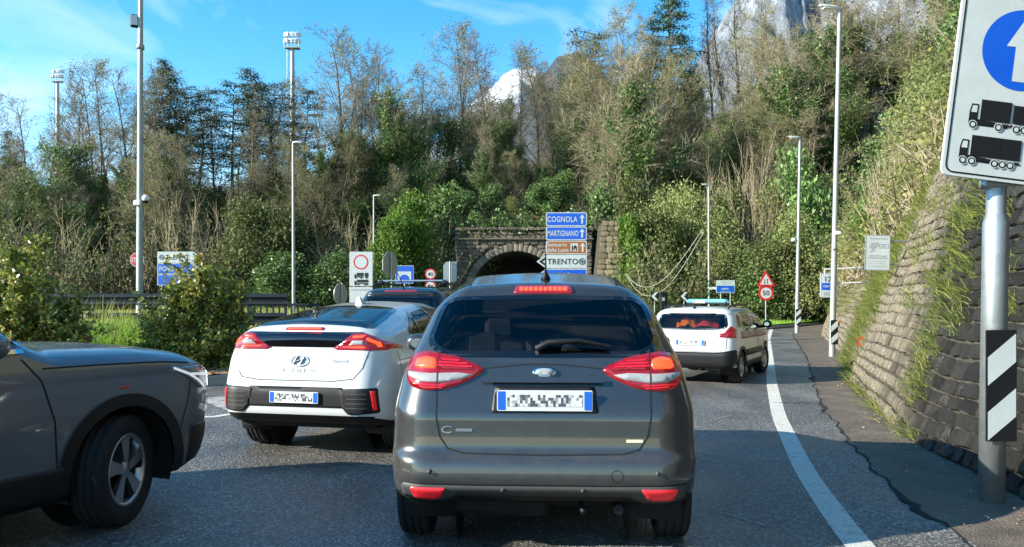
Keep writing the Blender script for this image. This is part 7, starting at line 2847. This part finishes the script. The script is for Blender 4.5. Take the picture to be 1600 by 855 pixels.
# --- the wood: (pixel column, row of the top, distance, kind)
WOOD = [
    (14, 205, 74, 'pine_b'), (48, 158, 70, 'bare_a'), (74, 178, 76, 'bare_b'), (128, 124, 72, 'bare_b'), (152, 118, 68, 'bare_a'), (177, 112, 74, 'bare_c'),
    (201, 122, 70, 'bare_b'), (190, 200, 78, 'ivy_b'), (238, 118, 72, 'bare_a'), (262, 96, 75, 'pine_b'), (290, 138, 70, 'pine_a'), (314, 140, 73, 'pine_c'), (246, 150, 80, 'bare_b'),
    (336, 150, 82, 'bare_a'), (364, 128, 72, 'pine_a'), (394, 108, 70, 'pine_b'), (426, 132, 73, 'pine_c'), (446, 126, 78, 'bare_b'), (478, 138, 72, 'pine_a'), (506, 142, 70, 'ivy_b'),
    (534, 62, 72, 'bare_b'), (562, 88, 76, 'bare_a'), (556, 150, 70, 'ivy_a'), (578, 74, 74, 'bare_c'), (602, 62, 72, 'bare_b'), (606, 112, 70, 'ivy_c'), (655, 112, 74, 'ivy_a'),
    (640, 180, 70, 'ivy_d'), (690, 92, 78, 'bare_c'), (716, 62, 76, 'bare_a'), (742, 58, 80, 'bare_c'), (772, 66, 76, 'bare_b'), (700, 170, 74, 'ivy_d'), (748, 165, 72, 'ivy_b'),
    (812, 64, 82, 'bare_a'), (842, 74, 78, 'bare_c'), (796, 170, 74, 'ivy_c'), (870, 110, 82, 'bare_d'), (905, 64, 86, 'ivy_a'), (930, 52, 84, 'pine_c'), (885, 180, 76, 'ivy_d'), (840, 215, 72, 'ivy_b'),
    (960, 44, 84, 'bare_d'), (990, 60, 80, 'bare_c'), (1012, 34, 90, 'ivy_a'), (955, 120, 72, 'bare_d'), (1008, 140, 74, 'bare_d'), (1046, -34, 84, 'fir_a'), (1078, 90, 86, 'ivy_c'),
    (1040, 120, 76, 'bare_d'), (1084, 190, 74, 'ivy_b'), (1116, -8, 86, 'poplar'), (1134, -4, 88, 'poplar'), (1160, -20, 84, 'poplar'), (1174, -6, 88, 'poplar'), (1140, 165, 78, 'ivy_d'), (1105, 200, 70, 'bare_c'),
    (1196, 60, 76, 'bare_c'), (1222, 20, 80, 'bare_d'), (1250, 90, 70, 'ivy_c'), (1206, 160, 68, 'bare_d'), (1276, 40, 74, 'ivy_d'), (1300, 10, 70, 'ivy_c'), (1330, 20, 72, 'ivy_d'), (1366, -10, 74, 'bare_d'),
    (1262, 170, 62, 'ivy_b'), (1398, -30, 70, 'ivy_a'), (1440, -60, 68, 'bare_d'), (1480, -80, 66, 'ivy_c'), (-30, 150, 76, 'bare_a'), (-70, 180, 74, 'pine_c'), (1520, -90, 60, 'bare_c'),
]
SPANS = [(90, 'left of the small floodlight mast'), (218, 'between small mast and tall pole'), (458, 'between tall pole and railing lamp'), (584, 'between railing lamp and shorter lamp'),
         (710, 'between shorter lamp and tunnel'), (925, 'above the tunnel'), (1108, 'between tunnel and slim lamp'), (1250, 'between slim lamp and bend lamp'), (1312, 'between the two lamps by the wall'), (9999, 'right of the tallest lamp')]


def span(px):
    return next(t for a, t in SPANS if px < a)


KIND_TXT = {'bare': ('leafless grey tree', 'bare grey trees of the wood'), 'brown': ('leafless brown tree', 'bare brown trees of the wood'), 'poplar': ('slender upright leafless tree', 'slender trees below the rock mountain'),
            'ivy': ('ivy clad tree', 'ivy clad trees of the wood'), 'pine': ('dark pine', 'pines of the wood'), 'fir': ('tall dark fir', None)}
SKY_PX = [-80, 0, 40, 150, 270, 340, 400, 470, 520, 560, 610, 650, 720, 780, 850, 900, 960, 1000, 1080, 1130, 1200, 1260, 1330, 1420]
SKY_PY = [170, 240, 165, 122, 110, 155, 118, 140, 90, 80, 75, 118, 70, 78, 84, 72, 52, 48, 70, 40, 40, 40, 10, -30]
fr_ = random.Random(77)
for k in range(60):
    px = fr_.uniform(610, 1330)
    Y = fr_.uniform(65, 98)
    top = float(np.interp(px, SKY_PX, SKY_PY)) + (55 if px < 900 else 25) + abs(fr_.gauss(20, 75)) + (100 if 1090 < px < 1200 else 0)
    WOOD.append((px, top, Y, fr_.choice(['bare_d', 'bare_c', 'ivy_d', 'ivy_a', 'ivy_b', 'ivy_c', 'ivy_d', 'ivy_c', 'ivy_a'])))
for k in range(20):
    px = fr_.uniform(-20, 610)
    WOOD.append((px, float(np.interp(px, SKY_PX, SKY_PY)) + abs(fr_.gauss(10, 50)), fr_.uniform(66, 88), fr_.choice(['bare_a', 'bare_b', 'bare_c', 'bare_b', 'ivy_b', 'pine_a'])))
for k in range(46):
    px = fr_.uniform(-40, 650)
    WOOD.append((px, fr_.uniform(205, 330), fr_.uniform(62, 76), fr_.choice(['bare_d', 'ivy_a', 'bare_c', 'ivy_d', 'ivy_d', 'ivy_c'])))
WOOD.sort(key=lambda w: w[0])
count = {}
for px, py, Y, key in WOOD:
    k = 'brown' if key in ('bare_c', 'bare_d') else key.split('_')[0]
    ck = (k, span(px))
    count[ck] = count.get(ck, 0) + 1
    t, g = KIND_TXT[k]
    lab = 'tall dark fir rising above the brown trees right of centre' if k == 'fir' else f'{t}, {ORD[count[ck] - 1]} from the left {span(px)}'
    X = X_(px, Y)
    z = float(hill_z(X, Y)) - 0.2
    if px > 1240:
        d = X - float(wall_base(Y)) - BATTER * float(wall_top(Y))
        if d > 0:
            z = max(z, float(slope_right_z(Y, d)) - 0.2)
    H = max(5.0, Z_(py, Y) - z)
    place(key, (X, Y, z), H, lab, 'tree', g, wide=rng.uniform(0.9, 1.15) * min(1.0, 14.0 / H) ** 0.4)

# --- shrubs along the foot of the wood
SHRUBS = [
    (40, 268, 62, 'twig_olive', 1.2), (95, 330, 60, 'twig_brown', 1.3), (165, 330, 60, 'twig_olive', 1.2), (220, 350, 61, 'twig_brown', 1.3), (285, 300, 62, 'twig_brown', 1.4), (340, 310, 62, 'twig_brown', 1.2),
    (392, 318, 60, 'leaf_olive', 1.1), (445, 335, 60, 'leaf_olive', 1.0), (440, 400, 57, 'leaf_ivy', 1.3), (500, 350, 61, 'twig_brown', 1.3), (520, 400, 57, 'leaf_ivy', 1.2), (560, 330, 62, 'twig_brown', 1.2), (556, 395, 58, 'twig_olive', 1.1),
    (645, 312, 60, 'leaf_spring', 1.0), (612, 345, 58, 'leaf_spring', 0.9), (680, 330, 61, 'twig_brown', 1.1), (690, 300, 64, 'leaf_ivy', 1.2), (730, 300, 66, 'leaf_ivy', 1.2), (770, 290, 66, 'leaf_ivy', 1.0), (800, 320, 65, 'leaf_olive', 1.0), (840, 290, 66, 'leaf_ivy', 1.2), (880, 270, 68, 'leaf_ivy', 1.1),
    (905, 300, 66, 'twig_brown', 1.2), (945, 300, 64, 'leaf_ivy', 0.8), (985, 290, 62, 'leaf_olive', 0.7), (988, 338, 56, 'leaf_column', 0.9), (975, 340, 57, 'leaf_column', 0.9), (1018, 330, 57, 'leaf_olive', 1.0), (1000, 380, 55, 'twig_olive', 1.0), (1045, 300, 60, 'leaf_pale', 1.1), (1070, 290, 58, 'leaf_pale', 1.0), (1040, 380, 55, 'twig_olive', 1.2), (1085, 385, 55, 'twig_olive', 1.1),
    (1120, 330, 56, 'leaf_pale', 1.0), (1160, 210, 60, 'twig_tan', 1.0), (1185, 195, 58, 'twig_tan', 0.9), (1140, 300, 60, 'leaf_olive', 0.9), (1150, 390, 54, 'leaf_olive', 1.1), (1185, 400, 53, 'leaf_ivy', 1.1), (1210, 380, 52, 'leaf_olive', 1.1), (1215, 280, 58, 'leaf_pale', 1.1), (1100, 260, 62, 'twig_brown', 1.2), (1250, 250, 56, 'leaf_ivy', 1.0), (1240, 330, 52, 'leaf_pale', 1.0), (5, 330, 61, 'twig_brown', 1.2), (-30, 300, 62, 'twig_olive', 1.3),
]
SH_TXT = {'twig_olive': ('olive tinged twiggy shrub', 'twiggy shrubs'), 'twig_brown': ('brown leafless shrub', 'brown shrubs'), 'twig_tan': ('tan bare stemmed thicket', 'tan thickets'),
          'leaf_olive': ('olive green shrub', 'olive shrubs'), 'leaf_ivy': ('dark green evergreen shrub', 'evergreen shrubs'), 'leaf_spring': ('bright spring green shrub', 'bright green shrubs'),
          'leaf_pale': ('pale yellow green shrub', 'pale shrubs'), 'leaf_column': ('narrow bright green shrub', 'column shrubs')}
for k in range(85):
    px, Y = fr_.uniform(-30, 1290), fr_.uniform(59, 84)
    X = X_(px, Y)
    if abs(X - PORTAL_X - 0.6) < 7.5 and Y < PORTAL_Y + 3:
        continue
    zt_ = float(hill_z(X, Y)) + fr_.uniform(2.2, 4.8)
    SHRUBS.append((px, HORIZON - FPX * (zt_ - CAM_H) / Y, Y, fr_.choice(['twig_brown', 'twig_olive', 'twig_olive', 'leaf_olive', 'leaf_olive', 'leaf_ivy', 'leaf_ivy'] + (['leaf_pale', 'leaf_olive'] if px > 1000 else [])), fr_.uniform(1.0, 1.4)))
SHRUBS.sort(key=lambda w: w[0])
count = {}
for px, py, Y, key, wd in SHRUBS:
    ck = (key, span(px))
    count[ck] = count.get(ck, 0) + 1
    t, g = SH_TXT[key]
    X = X_(px, Y)
    z = float(hill_z(X, Y)) - 0.2
    H = max(2.0, Z_(py, Y) - z)
    place(key, (X, Y, z), H, f'{t}, {ORD[count[ck] - 1]} from the left {span(px)}', 'shrub', g + ' at the foot of the wood', wide=wd * min(1.0, 6.5 / H))

# --- shrubs on the slope above the retaining wall
SLOPE = [(17.5, 0.6, 2.2, 'leaf_pale'), (19, 2.2, 3.0, 'twig_olive'), (20, 0.3, 1.8, 'leaf_pale'), (21.5, 1.4, 3.2, 'leaf_pale'), (23, 0.5, 2.4, 'twig_tan'), (24, 2.4, 3.8, 'leaf_pale'), (25.5, 0.8, 3.4, 'twig_tan'), (26.5, 1.8, 3.6, 'twig_tan'),
         (28, 0.5, 2.6, 'leaf_spring'), (29, 2.6, 4.4, 'leaf_pale'), (30.5, 1.0, 3.2, 'twig_olive'), (32, 3.2, 5.0, 'leaf_pale'), (33, 0.6, 2.6, 'leaf_pale'), (35, 2.0, 4.5, 'twig_olive'), (37, 0.8, 3.2, 'leaf_pale'), (39, 3.0, 5.0, 'leaf_ivy'), (42, 1.2, 3.6, 'leaf_pale'), (45, 2.6, 5.0, 'leaf_ivy'),
         (48, 1.0, 3.8, 'twig_olive'), (22, 4.0, 3.6, 'leaf_pale'), (24, 5.5, 4.2, 'twig_olive'), (27, 6.0, 4.8, 'leaf_pale'), (31, 6.0, 5.0, 'twig_brown'), (35, 6.5, 5.5, 'leaf_ivy'), (40, 7.0, 6.0, 'leaf_ivy'), (18.5, 3.6, 2.6, 'twig_brown'), (20.5, 5.6, 3.2, 'leaf_pale'), (52, 2.0, 4.6, 'leaf_pale')]
SLOPE.sort(key=lambda w: (wall_base(w[0]) + BATTER * wall_top(w[0]) + w[1]) / w[0])
count = {}
for Y, d, H, key in SLOPE:
    count[key] = count.get(key, 0) + 1
    t, g = SH_TXT[key]
    X = float(wall_base(Y)) + BATTER * float(wall_top(Y)) + d
    place(key, (X, Y, float(slope_right_z(Y, d)) - 0.15), H, f'{t}, {ORD[count[key] - 1]} such from the left above the stone wall', 'shrub', g + ' above the stone wall', wide=rng.uniform(0.8, 1.1))
for k, o in PROTO.items():
    if k not in USED:
        for ch in list(o.children):
            bpy.data.objects.remove(ch)
        bpy.data.objects.remove(o)

# --- uncountable undergrowth on both slopes
def brush(name, label, Pts, hgt, m_twig, m_leaf, nt=9, nl=11, seed=0, lsize=0.10, lean=0.5):
    g = np.random.default_rng(seed)
    n = len(Pts)
    base = np.repeat(Pts, nt, 0)
    h = np.repeat(hgt, nt) * g.uniform(0.5, 1.15, n * nt)
    d = g.normal(size=(n * nt, 3)) * lean
    d[:, 2] = 1
    d /= np.linalg.norm(d, axis=1)[:, None]
    b0 = base + g.normal(size=base.shape) * np.array([0.3, 0.3, 0.02])
    V1, F1 = ribbons(b0, b0 + d * h[:, None], 0.02, seed)
    o = np_obj(name, V1, F1, m_twig)
    tag(o, label[0], 'undergrowth', kind='stuff')
    if nl:
        lb = np.repeat(Pts, nl, 0)
        hh = np.repeat(hgt, nl) * g.uniform(0.1, 1.0, n * nl)
        P = lb + g.normal(size=lb.shape) * np.array([0.5, 0.5, 0.12])
        P[:, 2] += hh
        V2, F2 = leaves(P, np.full(len(P), lsize), seed, jitter=0.5)
        o2 = np_obj(name, V2, F2, m_leaf)
        tag(o2, label[1], 'undergrowth', kind='stuff')


g = np.random.default_rng(5)
n = 9000
Yb = 56 + 46 * g.random(n) ** 1.3
Xb = (g.uniform(-60, 1420, n) - 800) / FPX * Yb
ok = (Yb > slope_start(Xb) - 2.0) & ~((np.abs(Xb - PORTAL_X - 0.6) < 6.0) & (Yb < PORTAL_Y + 1.2)) & ~((Xb > 5.5) & (Xb < 8.6) & (Yb < 60.5)) & (Xb < wall_base(Yb))
Xb, Yb = Xb[ok], Yb[ok]
Pb = np.stack([Xb, Yb, hill_z(Xb, Yb) - 0.1], -1)
brush('undergrowth', ('brown leafless undergrowth covering the wooded hillside', 'low mixed green leaves covering the wooded hillside'), Pb, g.uniform(0.5, 1.5, len(Pb)), 'twig_brown', 'scrub_leaf', 9, 22, 6, 0.085, 1.0)
n = 5200
Yb = 15 + 50 * g.random(n) ** 1.2
Db = g.random(n) ** 1.4 * 16
Pb = np.stack([wall_base(Yb) + BATTER * wall_top(Yb) + Db, Yb, slope_right_z(Yb, Db) - 0.08], -1)
brush('slope_scrub', ('dry twigs covering the slope above the stone wall', 'yellow green leaves covering the slope above the stone wall'), Pb, g.uniform(0.3, 1.1, len(Pb)), 'twig_tan', 'scrub_leaf_right', 8, 18, 8, 0.06, 0.8)
# ivy trailing over the portal
g = np.random.default_rng(9)
n = 3000
P = np.stack([g.uniform(-4.3, 6.2, n), PORTAL_Y + g.uniform(-0.25, 1.6, n), np.zeros(n)], -1)
P[:, 2] = 6.9 + g.random(n) ** 2 * 1.3 * (0.5 + 0.9 * np.sin(P[:, 0] * 1.7) ** 2) - np.clip(-(P[:, 1] - PORTAL_Y), 0, 1) * g.random(n) * 3.0
V1, F1 = leaves(P, np.full(n, 0.12), 9)
tag(np_obj('trailing_ivy', V1, F1, 'leaf_ivy'), 'dark ivy hanging over the top of the tunnel portal', 'ivy', kind='stuff')


# --- grass
def grass(name, label, P, h, m, w=0.006, seed=0, lean=0.35, wind=(0.1, 0.0)):
    g = np.random.default_rng(seed)
    n = len(P)
    d = g.normal(size=(n, 3)) * lean
    d[:, 2] = 1
    d[:, 0] += wind[0]
    d[:, 1] += wind[1]
    d /= np.linalg.norm(d, axis=1)[:, None]
    mid = P + d * (h * 0.6)[:, None]
    tip = P + d * h[:, None] + np.stack([d[:, 0] * h * 0.5, d[:, 1] * h * 0.5, -0.12 * h], -1)
    s = np.cross(d, g.normal(size=(n, 3)))
    s /= np.maximum(np.linalg.norm(s, axis=1), 1e-6)[:, None]
    V = np.stack([P - s * w, P + s * w, mid - s * w * 0.8, mid + s * w * 0.8, tip], 1).reshape(-1, 3)
    b = (np.arange(n) * 5)[:, None]
    return tag(np_obj(name, V, [b + np.array([[0, 1, 3, 2]]), b + np.array([[2, 3, 4]])], m), label, 'grass', kind='stuff')


def on_verge(x, y):
    return np.array([verge_z(a, b) for a, b in zip(x, y)])


g = np.random.default_rng(3)
n = 9000
x, y = g.normal(-8.9, 1.25, n), 15.2 + np.abs(g.normal(0, 2.4, n))
ok = (x > -13) & (x < -5.0) & (y > 14.9) & (y < 21.3)
x, y = x[ok], y[ok]
P = np.stack([x, y, on_verge(x, y) - 0.01], -1)
grass('mound_grass', 'bright green grass on the mound between the two bushes', P, g.uniform(0.18, 0.42, len(P)), 'grass_blade', 0.008, 3)
n = 260
x, y = g.normal(-9.7, 0.9, n), g.uniform(16, 19, n)
P = np.stack([x, y, on_verge(x, y)], -1)
grass('seed_stalks', 'pale dry grass stalks standing above the mound', P, g.uniform(0.6, 1.0, n), 'grass_dry', 0.007, 4, 0.12)
n = 12000
x, y = g.uniform(-20, -5.0, n), g.uniform(19, 58, n)
P = np.stack([x, y, on_verge(x, y)], -1)
grass('verge_grass', 'mixed grass on the ground behind the guardrail', P, g.uniform(0.12, 0.4, n), 'grass_dry', 0.015, 5)
n = 9000
y = g.uniform(28, 59, n)
a_ = np.interp(y, [27, 36, 43, 60], [1.9, 2.6, 3.2, 6.5]) + 0.3
b_ = np.interp(y, [27, 36, 43, 60], [2.4, 5.2, 13.4, 26]) - 0.3
x = a_ + (b_ - a_) * g.random(n)
P = np.stack([x, y, np.full(n, 0.12) + 0.006 * (y - 27)], -1)
grass('meadow_grass', 'bright green grass of the meadow inside the bend', P, g.uniform(0.08, 0.2, n), 'grass_blade', 0.02, 6)
# tufts in the joints of the wall
tuft = []
streak = [(1548, 330), (1530, 350), (1512, 372), (1500, 395), (1492, 420), (1486, 450), (1478, 480), (1470, 510), (1462, 540), (1452, 565), (1446, 590), (1440, 612), (1525, 420), (1515, 460), (1505, 500), (1440, 400), (1452, 380), (1430, 470),
          (1520, 330), (1540, 300), (1500, 340), (1580, 420), (1585, 480), (1580, 330), (1490, 300), (1462, 330), (1470, 440)]
for (px, py) in streak:
    for q in range(16):
        p = wall_hit(px + rng.gauss(0, 6), py + rng.gauss(0, 9))
        if p:
            tuft.append(tuple(p + Vector((-0.06, -0.02, 0))))
for q in range(1300):
    Y = rng.uniform(15.2, 22.5)
    z = rng.random() ** 0.8 * float(wall_top(Y))
    tuft.append((float(wall_base(Y)) + BATTER * z - 0.05, Y, z))
for q in range(500):
    Y = rng.uniform(22, 46)
    z = (0.45 + 0.55 * rng.random()) * float(wall_top(Y))
    tuft.append((float(wall_base(Y)) + BATTER * z - 0.05, Y, z))
for q in range(110):
    Y = rng.uniform(8.5, 22)
    tuft.append((float(wall_base(Y)) - rng.random() * 0.1, Y, 0.03))
T = np.repeat(np.array(tuft), 7, 0) + nrng.normal(size=(len(tuft) * 7, 3)) * np.array([0.05, 0.10, 0.05])
grass('wall_grass', 'grass tufts growing out of the stone wall', T, nrng.uniform(0.08, 0.25, len(T)), 'grass_wall', 0.005, 8, 0.55, (-0.8, -0.1))
# debris in the gutter
cv, cf = [], []
for k in range(240):
    y = 5.5 + rng.random() ** 1.6 * 18
    x = float(crack_line(y)) + (0.15 + rng.random() ** 0.6 * 0.85) * (float(wall_base(y)) - float(crack_line(y)) - 0.05)
    s_ = rng.uniform(0.004, 0.012) * (2.2 if rng.random() < 0.05 else 1)
    b = len(cv)
    for (u, v_, w_) in ((-1, -0.7, 0), (1, -0.8, 0), (0.9, 0.9, 0), (-0.8, 0.7, 0), (-0.3, -0.2, 0.8), (0.5, 0.3, 0.9)):
        cv.append((x + u * s_, y + v_ * s_ * rng.uniform(0.7, 1.3), 0.02 + 0.03 * max(0, x - float(crack_line(y)) - 0.3) + w_ * s_))
    cf += [(b, b + 1, b + 4), (b + 1, b + 5, b + 4), (b + 1, b + 2, b + 5), (b + 2, b + 3, b + 5), (b + 3, b + 4, b + 5), (b + 3, b, b + 4)]
leaf_mat('debris', ['#4b443b', '#6b6256', '#857b6d', '#a59d90', '#5b4632'], 0.0, 0.9, 0.0)
tag(np_obj('gutter_debris', cv, np.array(cf), 'debris'), 'small stones and litter strewn along the gutter', 'debris', kind='stuff')


# --- the two bushes on the verge
def verge_bush(label, X, Y, W, D, H, seed, n):
    r = random.Random(seed)
    g = np.random.default_rng(seed)
    z0 = verge_z(X, Y)
    root = thing('leafy_bush', label, 'bush', (X, Y, z0 - 0.05), 0, 'bushes on the verge')
    th, P, Q = [], [], []
    for k in range(95):
        a = r.uniform(0, 6.283)
        el = r.uniform(0.05, 1.0)
        d = Vector((math.cos(a) * (1 - 0.75 * el ** 1.5) * W, math.sin(a) * (1 - 0.75 * el ** 1.5) * D, H * (0.12 + 0.78 * el))) * r.uniform(0.8, 1.08)
        if r.random() < 0.12:
            d.z *= 1.22
        p = Vector((0, 0, 0.1))
        mid = d * 0.5 + Vector((0, 0, -0.08))
        th.append((*p, *mid, 0.022, 0.012))
        th.append((*mid, *d, 0.012, 0.004))
        subs = [(mid, d)]
        for j in range(7):
            s = mid.lerp(d, r.random() * 0.9)
            e = s + Vector((r.gauss(0, 0.16), r.gauss(0, 0.16), abs(r.gauss(0.12, 0.12))))
            th.append((*s, *e, 0.006, 0.003))
            subs.append((s, e))
        for (s, e) in subs:
            m = max(4, int(n / 95 / 8))
            f = g.random(m)[:, None]
            pp = np.array(s) * (1 - f) + np.array(e) * f + g.normal(size=(m, 3)) * 0.045
            (Q if r.random() < 0.4 else P).append(pp)
    P, Q = np.concatenate(P), np.concatenate(Q)
    np_obj('stems', *prisms(th, 4), 'bark', root)
    np_obj('foliage', *leaves(P, np.full(len(P), 0.048), seed, 0.3, 0.55), 'leaf_bush', root)
    np_obj('sunlit_foliage', *leaves(Q, np.full(len(Q), 0.046), seed + 1, 0.4, 0.5), 'leaf_bush_lit', root)  # leaves picked at random as sunlit, the highlight is in their colour


verge_bush('rounded leafy bush with sunlit yellow green leaves left of the grassy mound', X_(28, 14.9), 14.9, 1.55, 1.15, 2.7, 51, 21000)
verge_bush('rounded leafy bush right of the tall pole, beside the white car', X_(312, 16.2), 16.2, 1.35, 1.1, 2.55, 52, 20000)
